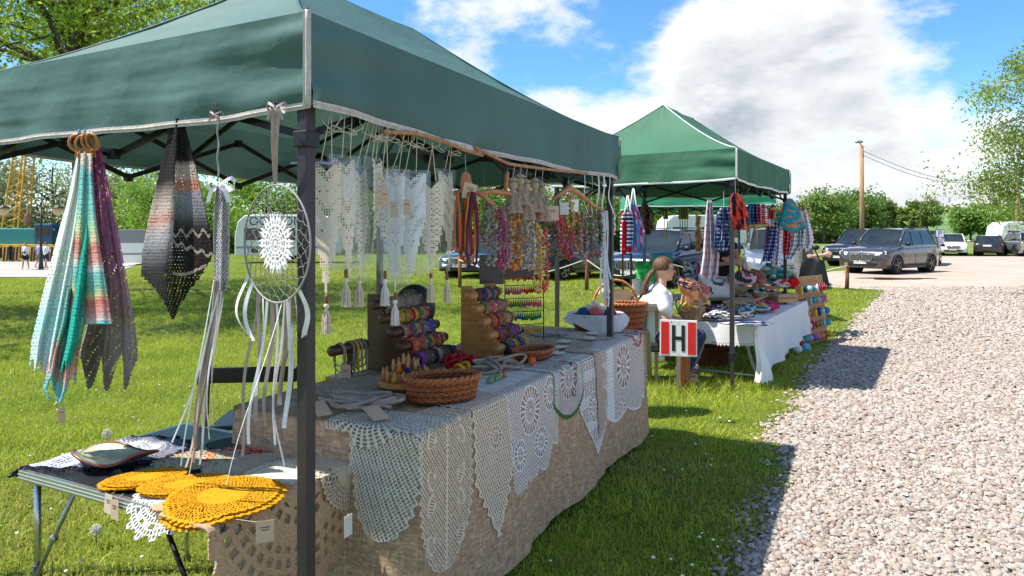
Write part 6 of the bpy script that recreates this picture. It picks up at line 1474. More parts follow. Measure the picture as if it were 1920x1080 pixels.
for (px, py, z0, lx, ly, h, a, lab) in ((1370, 553, .07, .50, .30, .12, .15, 'long wooden crate behind the hats'), (1430, 551, .07, .32, .30, .13, .15, 'wooden crate under the brown mannequin head'), (1465, 566, .03, .30, .26, .12, .30, 'wooden crate at the front edge of the scarf stall')):
    c = on2(px, py, H2+z0); MB_ = crate(lab, c, lx, ly, h, a)
    for k in range(6):
        r = random.Random(px+k); p = c+MB_[0]*r.uniform(-lx*.36, lx*.36)+MB_[1]*r.uniform(-ly*.3, ly*.3)+Vector((0, 0, h*.72))
        soft('hair_band', '%s printed hair band piled in the %s' % (['red', 'dark', 'grey', 'green', 'navy', 'rosy'][k], lab.replace('wooden ', '')), p, .055, .05, .022, k, [[(.55, .03, .04), (.7, .6, .55)], [(.03, .03, .04), (.2, .2, .22)], [(.35, .36, .38), (.7, .7, .7)], [(.04, .2, .14), (.5, .55, .5)], NAV, PNK][k], 9, px+k, 'hair band', 'hair bands in the crates')
soft('scrunchie_heap', 'red and black rosette headband left of the brown mannequin head', at(1392, 538, 8.2), .17, .12, .10, 0, [(.6, .02, .05), (.05, .04, .06), (.55, .5, .5), (.65, .05, .1)], 9, 61, 'headband', 'rosette headbands')
soft('scrunchie_heap', 'black and green ruffled headband right of the brown mannequin head', at(1442, 536, 8.6), .10, .10, .14, 0, [(.03, .03, .04), (.1, .25, .2), (.55, .6, .55)], 9, 62, 'headband', 'rosette headbands')
soft('scrunchie_heap', 'mint and white printed cloth stacked before the standing woman', at(1466, 512, 9.2), .18, .14, .05, 0, [(.2, .5, .42), (.6, .68, .62), (.03, .1, .1)], 8, 63, 'cloth', 'folded cloths')
soft('scrunchie_heap', 'teal printed cloth under the mint stack', at(1464, 524, 9.1), .17, .12, .05, 0, [(.03, .22, .2), (.1, .4, .34)], 6, 64, 'cloth', 'folded cloths')
soft('scrunchie_heap', 'black, red and white ruffled headbands along the crate rim', at(1468, 540, 8.5), .20, .08, .055, .3, [(.04, .04, .05), (.7, .7, .7), (.6, .03, .03), (.2, .3, .28)], 13, 65, 'headband', 'rosette headbands')
soft('scrunchie_heap', 'bright red ruffled headband at the end of the crate rim', at(1486, 541, 8.5), .075, .07, .075, .3, [(.65, .02, .02), (.5, .01, .01)], 9, 66, 'headband', 'rosette headbands')
def crate_stand():
    # plank shelf at the back of the table that carries heads and cloths
    t = thing('plank_shelf', 'low plank shelf along the back of the scarf stall table', 'shelf', q2(1.9, .48, H2)); MB().box(q2(1.95, .45, H2+.115), (1.9, .26, .018), U2, V2).build('plank', CRW, t)
    for a in (1.1, 1.9, 2.8): MB().box(q2(a, .45, H2+.055), (.02, .24, .10), U2, V2).build('support', CRW, t)
crate_stand()
# ---- board of soft toys
def toy_board():
    a, b = Vector((3.87, 9.14, 0)), Vector((4.50, 9.72, 0)); ax = (b-a).normalized(); n = Vector((ax.y, -ax.x, 0)); up = (Vector((0, 0, 1))-n*.10).normalized(); W = (b-a).length; Hh = .93
    t = thing('toy_board', 'tall cardboard display board with rows of soft toys', 'display board', (a+b)/2)
    CB = mat('brown_cardboard', (.45, .25, .11), .85, var=.12, scale=12)
    MB().box((a+b)/2+up*Hh/2, (W, Hh, .012), ax, up).build('board', CB, t, bevel=.002)
    for k in range(4): MB().box((a+b)/2+up*(.08+.19*k)+n*.018, (W-.02, .03, .02), ax, up).build('ledge', CB, t)
    for s in (.1, W-.1): MB().bar(a+ax*s+up*.7-n*.01, a+ax*s-n*.35, .02).build('back_strut', CRW, t)
    for k in range(9): MB().tube([a+ax*(.13+k*.065)+up*(.87+.012*math.sin(k*2))+n*.008, a+ax*(.155+k*.065)+up*(.83+.01*math.cos(k*3))+n*.008], .003, 5).build('pressed_mark', mat('pressed_cardboard', (.36, .18, .07), .9), t)
    names = [('yellow', (.72, .42, .03)), ('white', (.75, .73, .7)), ('lilac', (.4, .32, .62)), ('pink', (.65, .2, .3)), ('navy', (.03, .04, .2)), ('wine', (.4, .02, .08)), ('teal', (.05, .4, .38)), ('orange', (.7, .25, .04)), ('mint', (.35, .65, .5)), ('red', (.6, .03, .03)), ('grey', (.4, .4, .42)), ('brown', (.25, .12, .06)), ('blue', (.08, .2, .5)), ('green', (.08, .35, .1)), ('violet', (.28, .08, .4))]
    shapes = ('fish', 'heart', 'star', 'bird', 'ball')
    for i in range(5):
        for j in range(7):
            nm, col = names[(i*8+j*4+i) % len(names)]; sh = shapes[(i+j*(2 if i < 3 else 1)) % 5] if i < 4 else 'ball'
            c = a+ax*(.06+j*(W-.12)/6)+up*(.76-.165*i)+n*.05; rr = random.Random(i*9+j); s = .060
            b = MB()
            if sh == 'ball': b.color(col).ball(c, s*.78, 12, 8); b.color((.75, .74, .72)); b.ball(c+n*.014+up*.006, (s*.5, s*.5, s*.5), 8, 6)
            else:
                pts = []
                for k in range(28):
                    th = 2*PI*k/28
                    if sh == 'heart': x, y = .9*math.sin(th)**3, .8*math.cos(th)-.3*math.cos(2*th)-.12*math.cos(3*th)
                    elif sh == 'star': r_ = 1 if k % 5.6 < 2 else .62; r_ = .72+.34*math.cos(5*th); x, y = r_*math.sin(th), r_*math.cos(th)
                    elif sh == 'fish': x, y = .55*math.sin(th)*(1 if math.cos(th) > -.5 else 1.5), 1.15*math.cos(th)
                    else: x, y = .62*math.sin(th)+.25*math.cos(th)**2, 1.0*math.cos(th)
                    pts.append((x*s, y*s))
                N_ = len(pts); vs_ = []; fs = []
                for (q, off) in ((1.0, 0), (.72, .014), (.3, .021)):
                    for (x, y) in pts: vs_.append(c+ax*x*q+up*y*q+n*off)
                for (q, off) in ((.72, -.012),):
                    for (x, y) in pts: vs_.append(c+ax*x*q+up*y*q+n*off)
                for r0, r1 in ((0, 1), (1, 2)):
                    for k in range(N_): fs.append((r0*N_+k, r0*N_+(k+1) % N_, r1*N_+(k+1) % N_, r1*N_+k))
                fs.append(tuple(2*N_+k for k in range(N_))); fs += [(k, 3*N_+k, 3*N_+(k+1) % N_, (k+1) % N_) for k in range(N_)]; fs.append(tuple(3*N_+k for k in range(N_))[::-1])
                b.color(col).add(vs_, fs); b.color((.75, .74, .72)).ball(c+n*.02+up*s*.3+ax*s*.1, .006, 6, 4)
            if i < 4: b.color((.3, .25, .2)).tube([c+up*s*.8, c+up*.085], .0012, 4)
            o = b.build('soft_toy', KNITV, col=True, smooth=True); tag(o, '%s %s soft toy in row %s of the cardboard board' % (nm, sh, ('one', 'two', 'three', 'four', 'five')[i]), 'toy', 'soft toys on the cardboard board')
    for k, (px, py, cc) in enumerate(((1503, 645, (.6, .05, .05)), (1496, 655, (.7, .7, .7)), (1512, 652, (.15, .4, .6)))):
        p = onground(px, py, .05); o = MB().ball(p, .055, 12, 8).build('soft_ball', mat('soft_ball_%d' % k, cc, .9, var=.3, scale=60), smooth=True); tag(o, ('red', 'white', 'blue')[k]+' soft ball lying under the cardboard board', 'toy', 'soft balls on the ground')
toy_board()
def under_table():
    c = onground(1335, 695); c = c+Vector((.05, .35, 0)); wicker('large brown wicker hamper under the scarf stall table', c+Vector((0, 0, .002)), .24, .15, .20, .06, .15, 11, 30, WICKD, DKW)
    c = onground(1300, 705)+Vector((-.03, .1, 0)); soft('plastic_bag', 'crumpled grey-blue plastic bag beside the sign post', c, .13, .09, .06, .3, [(.35, .4, .45), (.5, .55, .6), (.25, .28, .32)], 6, 70, 'bag', None)
under_table()
# ------------------------------------------------------------------ cloth goods hanging round the scarf stall
def stripes(c1, c2, p, ang=0.0):
    def f(a, y): k = fr((y+ang*a*40)/p) < .5; return [np.where(k, c1[i], c2[i]) for i in range(3)]
    return f
def dots(bg, fg, px_, ph=0, ar=1.0, r=.27, fg2=None):
    def f(a, y):
        u_ = a*14*ar; v_ = y/px_; row = np.floor(v_); du = fr(u_+.5*(row % 2)+ph)-.5; dv = fr(v_)-.5
        k = np.hypot(du, dv)*(1+.35*np.cos(5*np.arctan2(dv, du))) < r; alt = (np.floor(u_)+row) % 2 == 0
        g = fg2 or fg; return [np.where(k, np.where(alt, fg[i], g[i]), bg[i]) for i in range(3)]
    return f
def blot(pal, f, seed):
    pal = np.array(pal)
    def g(a, y): n = fbm(a*f+seed, y*f*.012+seed, seed, 3)*1.15; k = np.clip((n*len(pal)).astype(int), 0, len(pal)-1); return pal[k, 0], pal[k, 1], pal[k, 2]
    return g
full = lambda x, y, a, b: np.ones(a.shape, bool)
def wavy(x, y, a, b): return b < 1-.03*np.abs(np.sin(a*9))
WH = (.80, .80, .82); NV = (.02, .04, .20); RD = (.62, .02, .03)
def cordbag(label, d, rows, col, seed, cords=True, folds=2.5):
    o0 = at((rows[-1][1]+rows[-1][2])/2, rows[-1][0], d); t = thing('drawstring_bag', label, 'bag', o0, 'cloth bags hung on the second tent')
    shawl('bag_front', '', d, rows, folds, .012, col, full, PRINTV, .006, dd=-.03, ph=seed, parent=t, thick=.003)
    shawl('bag_back', '', d, rows, folds, .012, col, full, PRINTV, .008, dd=.03, ph=seed+1, parent=t, thick=.003)
    cx = (rows[0][1]+rows[0][2])/2
    if cords:
        for s in (-5, 5): MB().tube([at(cx+s*.2, rows[0][0]-28, d-.01), at(cx+s, rows[0][0], d-.04), at(cx+s*1.6, rows[1][0], d-.05)], .006, 6).build('cord', WHITEY, t, smooth=True)
    MB().tube([at(cx, rows[0][0]-30, d), at(cx, rows[0][0]+4, d)], .003, 5).build('loop', STRC, t)
st_ = stripes(WH, NV, 7.5, 0)
def nautical(a, y):
    c = st_(a, y); n = fbm(a*3+2, y*.03, 4); k = n > .60; return [np.where(k, RD[i], c[i]) for i in range(3)]
cordbag('navy and white striped drawstring bag with red flowers by the tent pole', 7.0, [(395, 1172, 1182), (402, 1164, 1186), (430, 1162, 1188), (478, 1163, 1185)], nautical, 1)
cordbag('sky blue tropical print drawstring bag beside the striped one', 7.05, [(382, 1183, 1192), (395, 1180, 1198), (430, 1179, 1209), (462, 1182, 1208), (474, 1187, 1203)], blot([(.75, .78, .8), (.05, .2, .5), (.1, .3, .6), (.65, .08, .3), (.8, .8, .8), (.03, .1, .35)], 5, 7), 2)
shawl('leopard_hood', 'dark leopard print cloth hanging behind the blue bag', 8.3, [(382, 1203, 1212), (400, 1198, 1226), (425, 1203, 1224), (440, 1210, 1219)], 2, .02, blot([(.06, .05, .03), (.18, .13, .07), (.03, .025, .02), (.3, .24, .14)], 9, 3), full, PRINTV, .008, ph=1, cat='cloth')
shawl('polka_scarf', 'white scarf with black spots hanging by the far tent pole', 5.4, [(386, 1142, 1150), (410, 1140, 1154), (440, 1140, 1154)], 2, .015, dots(WH, (.03, .03, .04), 10, 0, .3), full, PRINTV, .006, cat='scarf', group='scarves on the second tent')
def sheer(a, y): 
    f = dots((.72, .62, .66), (.5, .2, .28), 13, .2, .5, .2)(a, y); g = S01((y-430)/60); return [f[i]*(1-.0*g) for i in range(3)]
shawl('printed_scarf', 'long pale rose printed scarf hung on a hook in the second tent', 6.65, [(376, 1326, 1335), (400, 1323, 1338), (440, 1320, 1344), (480, 1317, 1350), (515, 1312, 1347), (526, 1318, 1336)], 2.5, .03, sheer, wavy, PRINTV, .006, ph=2, cat='scarf', group='scarves on the second tent')
def plaid(a, y):
    k = (fr(y/7.5) < .45) | (fr(a*7) < .25); k2 = fbm(a*9, y*.09, 6) > .5; return [np.where(k & k2, (.62, .66, .72)[i], np.where(k, (.06, .10, .28)[i], (.02, .03, .10)[i])) for i in range(3)]
cordbag('navy and white plaid drawstring bag hanging by the second tent pole', 6.6, [(388, 1352, 1362), (402, 1344, 1371), (430, 1340, 1372), (460, 1338, 1371), (472, 1343, 1366)], plaid, 3, False)
cordbag('black drawstring bag with red poppies at the second tent pole', 6.55, [(362, 1375, 1383), (372, 1370, 1392), (400, 1371, 1402), (420, 1373, 1404), (431, 1380, 1400)], blot([(.02, .02, .04), (.03, .05, .16), (.02, .02, .04), (.65, .05, .03), (.7, .2, .1), (.02, .02, .05)], 5, 9), 4, False)
for k, (x0, x1, c, lab) in enumerate(((1402, 1411, dots((.03, .1, .25), (.2, .4, .55), 6, 0, .5), 'teal blue spotted child cap'), (1409, 1419, dots((.02, .04, .22), (.2, .25, .5), 6, 0, .5), 'navy spotted child cap'), (1416, 1427, dots((.6, .02, .03), (.75, .5, .5), 6, 0, .5), 'red spotted child cap'), (1424, 1438, stripes(WH, RD, 4.2), 'red and white striped child cap'))):
    shawl('child_cap', lab+' in the row on the second tent', 7.1+.12*k, [(382, (x0+x1)/2-3, (x0+x1)/2+3), (392, x0, x1), (410, x0-1, x1+1), (420, x0+1, x1+2)], 1.5, .03, c, full, PRINTV, .007, ph=k, cat='cap', group='child caps in a row')
shawl('child_cap', 'red and white pointed child cap beside the striped row', 7.9, [(390, 1443, 1446), (400, 1440, 1449), (412, 1437, 1450), (422, 1438, 1449)], 1.5, .03, lambda a, y: [np.where(y < 411, RD[i], WH[i]) for i in range(3)], full, PRINTV, .007, cat='cap', group='child caps in a row')
def spreader(px0, px1, py, d):
    a, b = at(px0, py, d), at(px1, py-2, d+.25); t = thing('hanging_rail', 'wooden rail tied under the second tent for caps and bags', 'rail', (a+b)/2); MB().tube([a, b], .010, 8).build('rod', HANGW, t, smooth=True)
    for q in (.15, .85): p = a.lerp(b, q); MB().tube([p, Vector((p.x, p.y, EYE+.56))], .002, 5).build('cord', STRG, t)
spreader(1372, 1452, 424, 6.9)
for k, px in enumerate((1403, 1416)):
    shawl('yarn_loops', 'pair of tan cord loops hanging from the wooden rail', 7.0, [(424, px-3, px+3), (440, px-3, px+4), (456, px-1, px+3)], 2, .02, lambda a, y: ((.5,)*1+(0,))[0:1]*0 or (np.full(a.shape, .5), np.full(a.shape, .36), np.full(a.shape, .22)), lambda x, y, a, b: (a < .3) | (a > .7) | (b > .9), PRINTV, .006, cat='cord', group='tan cord loops')
DQ = 8.0
scarfs = [('navy scarf with small white anchors, longest of the hanging row', [(415, 1449, 1458), (430, 1444, 1458), (460, 1436, 1457), (490, 1428, 1448)], dots(NV, (.5, .55, .7), 7, 0, .45), -.10), ('pale scarf with grey and violet stars', [(398, 1452, 1464), (430, 1451, 1468), (470, 1448, 1466), (500, 1447, 1463)], dots(WH, (.25, .25, .4), 7, .3, .5, .3, (.45, .35, .55)), 0), ('red scarf with small white motifs between the star scarves', [(400, 1466, 1478), (430, 1470, 1482), (462, 1467, 1481), (478, 1468, 1477)], dots(RD, (.75, .5, .5), 7, 0, .4, .2), -.04),
   ('white scarf with navy stars', [(398, 1478, 1494), (430, 1480, 1502), (460, 1474, 1502), (486, 1473, 1484)], dots(WH, (.05, .08, .2), 8, 0, .6), .02), ('white scarf with teal stars', [(396, 1490, 1502), (430, 1492, 1510), (458, 1490, 1506), (470, 1490, 1500)], dots((.62, .72, .74), (.05, .15, .2), 8, 0, .6), .06), ('white scarf with tiny red and navy marks at the end of the row', [(392, 1496, 1512), (420, 1500, 1519), (450, 1500, 1526), (466, 1500, 1521)], dots(WH, (.55, .08, .15), 6, 0, .5, .22, (.15, .15, .35)), .10), ('violet and pink scarf behind the navy one', [(420, 1437, 1445), (440, 1434, 1447), (470, 1431, 1442)], dots((.35, .2, .4), (.6, .3, .4), 7, 0, .4), .1)]
for k, (lab, rows, c, dd) in enumerate(scarfs):
    shawl('printed_scarf', lab, DQ+.12*k, rows, 2.0, .025, c, full, PRINTV, .006, dd=dd, ph=k*1.3, cat='scarf', group='scarves on the second tent')
def kerchief():
    d = 8.05; c = at(1480, 395, d); t = thing('kerchief', 'teal kerchief with orange blossoms draped over the rail end', 'kerchief', at(1480, 420, d))
    def S(a, b):
        th = a*2*PI; r = (.02+.15*b**.8)*(1+.10*np.sin(th*3+1)+.05*np.sin(th*7)); x = r*np.cos(th); z = .12-.34*b**1.1+.05*np.sin(th*2+2)*b-.04*b*np.cos(th)
        return c.x+x*1.0, c.y+r*.55*np.sin(th)-.02, c.z+z+.02
    grid_cloth('cloth', S, 80, 30, PRINTV, parent=t, col=lambda a, b: blot([(.03, .25, .3), (.04, .32, .36), (.03, .25, .3), (.6, .25, .1), (.03, .25, .3)], 5, 5)(a*2, b*300), thick=.003)
    a_, b_ = at(1445, 392, 7.8), at(1522, 400, 8.7); MB().tube([a_, b_], .011, 8).build('rail', HANGW, t, smooth=True)
    for px, py in ((1504, 390), (1449, 388)): p = at(px, py, 8.1); MB().box(p, (.02, .02, .07)).build('clothes_peg', mat('dark_red_peg', (.2, .02, .02), .5), t)
kerchief()
# stringed amber cylinder and pale felt shapes in the tent behind
def amber():
    d = 9.5; t = thing('bead_string', 'thick hanging string of amber coloured shells', 'ornament', at(1309, 470, d)); b = MB()
    for k in range(120):
        r = random.Random(k); z = r.uniform(404, 472); w = 4.3 if z < 440 else 4.8; b.color((r.uniform(.4, .65), r.uniform(.15, .3), r.uniform(.02, .08))); b.ball(at(1309+r.uniform(-w, w), z, d+r.uniform(-.03, .03)), .016, 6, 4)
    b.build('shells', CHIPV, t, col=True, smooth=True); MB().tube([at(1309, 404, d), at(1309, 385, d)], .003, 5).build('cord', STRG, t); MB().tube([at(1309, 410, d), at(1309, 470, d)], .02, 8).build('core', HANGW, t)
amber()
for k, (px, lab) in enumerate(((1248, 'tan leather strap bundle hanging in the tent behind, nearest its dark pole'), (1277, 'tan leather strap bundle in the middle of the tent behind'), (1286, 'tan leather strap bundle beside the amber string'))):
    shawl('leather_straps', lab, 12.3, [(386, px-4, px+4), (400, px-5, px+5), (418, px-4, px+5), (450, px-3, px+3)], 2, .03, lambda a, y: (np.full(a.shape, .34), np.full(a.shape, .28), np.full(a.shape, .13)), lambda x, y, a, b: (b < .4) | (np.abs(fr(a*2)-.5) < .22), PRINTV, .012, cat='straps', group='leather straps in the tent behind')
# cushions and boxes behind the seated woman
def cushion(label, c, w, h, cols, f, seed, a=0.0, lean=.25):
    ax = Vector((math.cos(a), math.sin(a), 0)); up = Vector((0, lean, 1)).normalized(); n = ax.cross(up); t = None
    def S(fl):
        def g(u_, v_):
            x = (u_-.5)*w; y = (v_-.5)*h; b = (np.sin(u_*PI)*np.sin(v_*PI))**.45*.06*fl; return c.x+ax.x*x+up.x*y+n.x*b, c.y+ax.y*x+up.y*y+n.y*b, c.z+up.z*y+n.z*b
        return g
    th_ = thing('cushion', label, 'cushion', c-Vector((0, 0, h/2)), 'printed cushions behind the seated woman')
    for fl in (1, -1): grid_cloth('cushion_side', S(fl), 22, 22, PRINTV, parent=th_, col=cmix(cols, f, seed))
TB = None
def back_shelf():
    t = thing('trestle_table', 'low table behind the seated woman heaped with cushions', 'table', (2.1, 8.6, 0)); MB().box((2.1, 8.75, .70), (1.5, .6, .03)).build('tabletop', WOODT, t)
    for x in (1.45, 2.75):
        for y in (8.52, 8.98): MB().bar((x, y, 0), (x, y, .69), .035).build('leg', WOODT, t)
back_shelf()
cushion('teal cushion with orange motifs leaning behind the seated woman', at(1240, 496, 8.7), .30, .30, [(.03, .25, .35), (.05, .35, .42), (.6, .3, .1), (.03, .2, .3)], 4, 3)
cushion('green cushion with hexagon leaves beside the teal one', at(1211, 512, 8.5), .24, .30, [(.02, .30, .06), (.03, .42, .08), (.1, .55, .15)], 7, 4)
cushion('grey patterned cushion to the right of the seated woman', at(1302, 507, 8.8), .28, .24, [(.3, .3, .38), (.6, .6, .65), (.06, .06, .1), (.45, .45, .5)], 11, 5)
cushion('white cushion with red and navy flags', at(1328, 509, 8.6), .26, .26, [(.75, .75, .78), (.75, .75, .78), (.55, .03, .05), (.05, .08, .25)], 6, 6)
cushion('pale patterned cushion below the flag cushion', at(1345, 538, 8.3), .36, .26, [(.7, .7, .72), (.75, .75, .76), (.1, .1, .12), (.66, .66, .7)], 5, 8)
cushion('navy cushion under the grey patterned one', at(1300, 524, 8.7), .34, .10, [(.05, .06, .14), (.1, .12, .22), (.5, .5, .52)], 9, 9)
def canister(label, px, py0, py1, r, m):
    c = at(px, py1, 8.2); h = (py1-py0)/F*8.2; t = thing('canister', label, 'canister', c, 'pale canisters'); MB().lathe(c, [(r*.95, 0), (r, .01), (r, h*.86), (r*1.06, h*.88), (r*1.06, h*.97), (r*.4, h)], 18).build('body', m, t, smooth=False); MB().lathe(c+Vector((0, 0, h)), [(r*.3, 0), (r*.3, .02), (r*.1, .025)], 10).build('knob', m, t)
canister('cream enamel canister behind the seated woman', 1194, 523, 553, .055, mat('cream_enamel', (.66, .63, .55), .4)); canister('pale mint perforated canister behind the seated woman', 1212, 527, 556, .075, mat('mint_enamel', (.5, .64, .56), .4))
def stand2():
    t = thing('plastic_crate', 'white plastic crate stack under the pale canisters', 'crate', (1.55, 8.2, 0))
    for k in range(2): MB().box((1.55, 8.22, .19+.375*k), (.5, .4, .36)).build('crate_body', mat('white_plastic', (.7, .7, .7), .5), t, bevel=.01)
stand2()
# ------------------------------------------------------------------ people
SKIN = mat('skin', (.50, .25, .17), .55, var=.06, scale=20, spec=.3); SKINL = mat('light_skin', (.62, .36, .26), .55, var=.05, scale=20, spec=.3)
def hand_caps(w, el, f_dir, palm_n, s=1.0, curl=.5):
    """wrist, elbow, pointing direction, palm normal"""
    d = Vector(f_dir).normalized(); n = Vector(palm_n); n = (n-d*n.dot(d)).normalized(); x = d.cross(n)
    k = [(w, .026*s, w+d*.045*s, .024*s)]
    for (o, l) in ((-.030, .066), (-.010, .078), (.010, .074), (.029, .058)):
        a = w+d*.075*s+x*o*s; m_ = a+d*l*.55*s+n*l*curl*.25*s; e = m_+d*l*.4*s+n*l*curl*.6*s
        k += [(w+d*.03*s+x*o*.7*s, .0165*s, a, .0105*s), (a, .0100*s, m_, .009*s), (m_, .009*s, e, .0075*s)]
    th = w+d*.02*s-x*.028*s; k += [(th, .013*s, th+d*.035*s-x*.028*s+n*.01*s, .0105*s), (th+d*.035*s-x*.028*s+n*.01*s, .010*s, th+d*.066*s-x*.03*s+n*.02*s, .008*s)]
    return k
def person(label, base, f, J, skin, clothes, hair, vox=.0085, scale=1.0, detail=True):
    """J: joints in (forward, right, up) metres; clothes: list of (name, material, [(joint pairs + radii)])"""
    f = Vector(f).normalized(); up = Vector((0, 0, 1)); r = f.cross(up).normalized()
    W = lambda p: base+(f*p[0]+r*p[1]+up*p[2])*scale
    G = {k: W(v) for k, v in J.items()}; s = scale
    t = thing('person', label, 'person', base)
    hf = (f*J['look'][0]+r*J['look'][1]).normalized() if 'look' in J else f
    hc, HP = head_caps(G['head'], hf, s)
    caps = hc+[(G['neck'], .05*s, G['chest'], .10*s), (G['chest'], .125*s, G['belly'], .12*s), (G['belly'], .12*s, G['pelvis'], .13*s), (G['shR'], .058*s, G['shL'], .058*s)]
    for q in 'RL':
        caps += [(G['sh'+q], .050*s, G['el'+q], .037*s), (G['el'+q], .037*s, G['wr'+q], .025*s), (G['hp'+q], .082*s, G['kn'+q], .056*s), (G['kn'+q], .055*s, G['an'+q], .035*s)]
        dr = G['hd'+q]-G['wr'+q] if 'hd'+q in G else (G['wr'+q]-G['el'+q]); caps += hand_caps(G['wr'+q], G['el'+q], dr, J.get('pn'+q) and (f*J['pn'+q][0]+r*J['pn'+q][1]+up*J['pn'+q][2]) or Vector((0, 0, -1)), s)
        ft_ = G['an'+q]+f*.13*s-up*.055*s; caps += [(G['an'+q]-up*.03*s, .036*s, ft_, .028*s)]
    capsule_blob('body', caps, vox, skin, t, 2)
    for (nm, m, prs) in clothes:
        cc = [(G[a] if isinstance(a, str) else W(a), ra*s, G[b] if isinstance(b, str) else W(b), rb*s) for (a, ra, b, rb) in prs]
        capsule_blob(nm, cc, vox*1.2, m, t, 3)
    if detail:
        for b in (.031, -.031):
            MB().ball(HP(.077, b, .010), (.010*s, .013*s, .008*s), 10, 6).build('eye', mat('eye_dark', (.05, .035, .03), .2), t, smooth=True)
            MB().tube([HP(.080, b*1.5, .030), HP(.087, b, .036), HP(.087, b*.5, .033)], .003*s, 5).build('eyebrow', mat('brow_brown', (.12, .07, .04), .8), t)
        MB().ball(HP(.0855, 0, -.051), (.005*s, .015*s, .006*s), 10, 6, Matrix.Rotation(math.atan2(hf.y, hf.x), 3, 'Z')).build('lips', mat('natural_lips', (.45, .14, .12), .5), t, smooth=True)
    if hair: hair(t, HP, s)
    return t, G, HP, W
def strands(t, pts_list, rads, m, n=7, name='hair_lock'):
    b = MB()
    for pts in pts_list: b.tube(pts, rads, n)
    b.build(name, m, t, smooth=True)
HAIRB = mat('brown_blonde_hair', (.11, .055, .025), .5, var=.6, scale=70, stretch=(1, 1, .15), bump=.5, bscale=160, spec=.4); HAIRD = mat('dark_hair', (.035, .022, .015), .45, var=.3, scale=60)
def cap_hair(m, bun=None):
    def h(t, HP, s):
        def S(a, b):
            th = a*2*PI; ph = b*1.95; fx = -.010; R = .089*s*(1+.015*np.sin(th*17))
            lim = np.where(np.cos(th) > .35, .62, 1.0); ph2 = ph*lim
            x = np.cos(th)*np.sin(ph2)*R*1.10; y = np.sin(th)*np.sin(ph2)*R*.97; z = np.cos(ph2)*R*1.06
            o = HP(fx, 0, .036); fx_ = (HP(1, 0, 0)-HP(0, 0, 0))/s; rx_ = (HP(0, 1, 0)-HP(0, 0, 0))/s
            return o.x+fx_.x*x+rx_.x*y, o.y+fx_.y*x+rx_.y*y, o.z+z
        grid_cloth('hair', S, 90, 30, m, parent=t, thick=.004)
        if bun: bun(t, HP, s)
    return h
def ponytail(t, HP, s):
    L_ = []
    for k in range(16):
        r = random.Random(k); o = r.uniform(-.025, .025); L_.append([HP(-.085, o*.3, .02), HP(-.13-r.uniform(0, .01), o, -.03), HP(-.17+r.uniform(-.02, .01), o*1.4, -.12), HP(-.19+r.uniform(-.025, .02), o*1.7, -.20), HP(-.20+r.uniform(-.03, .02), o*1.9, -.255+r.uniform(-.03, .02))])
    strands(t, L_, [.012*s, .016*s, .017*s, .013*s, .004*s], HAIRB, 6, 'ponytail')
    MB().torus(HP(-.095, 0, .012), .020*s, .007*s, (1, 0, .5), 16, 6).build('hair_tie', mat('hair_elastic', (.1, .05, .04), .7), t, smooth=True)
    # spectacles
    GL = mat('spectacle_frame', (.09, .02, .03), .4)
    for b in (.031, -.031):
        MB().torus(HP(.094, b, .010), .019*s, .0018*s, HP(1, 0, 0)-HP(0, 0, 0), 18, 5).build('spectacle_rim', GL, t, smooth=True); MB().tube([HP(.093, b*1.6, .013), HP(.0, b*2.45, .016)], .0018*s, 5).build('spectacle_arm', GL, t)
WT = mat('white_tshirt', (.80, .81, .83), .9, var=.03, bump=.15, bscale=90, trans=.05); JEAN = mat('dark_jeans', (.025, .04, .085), .9, var=.25, scale=60); JEANL = mat('washed_jeans', (.16, .20, .26), .9, var=.2, scale=50)
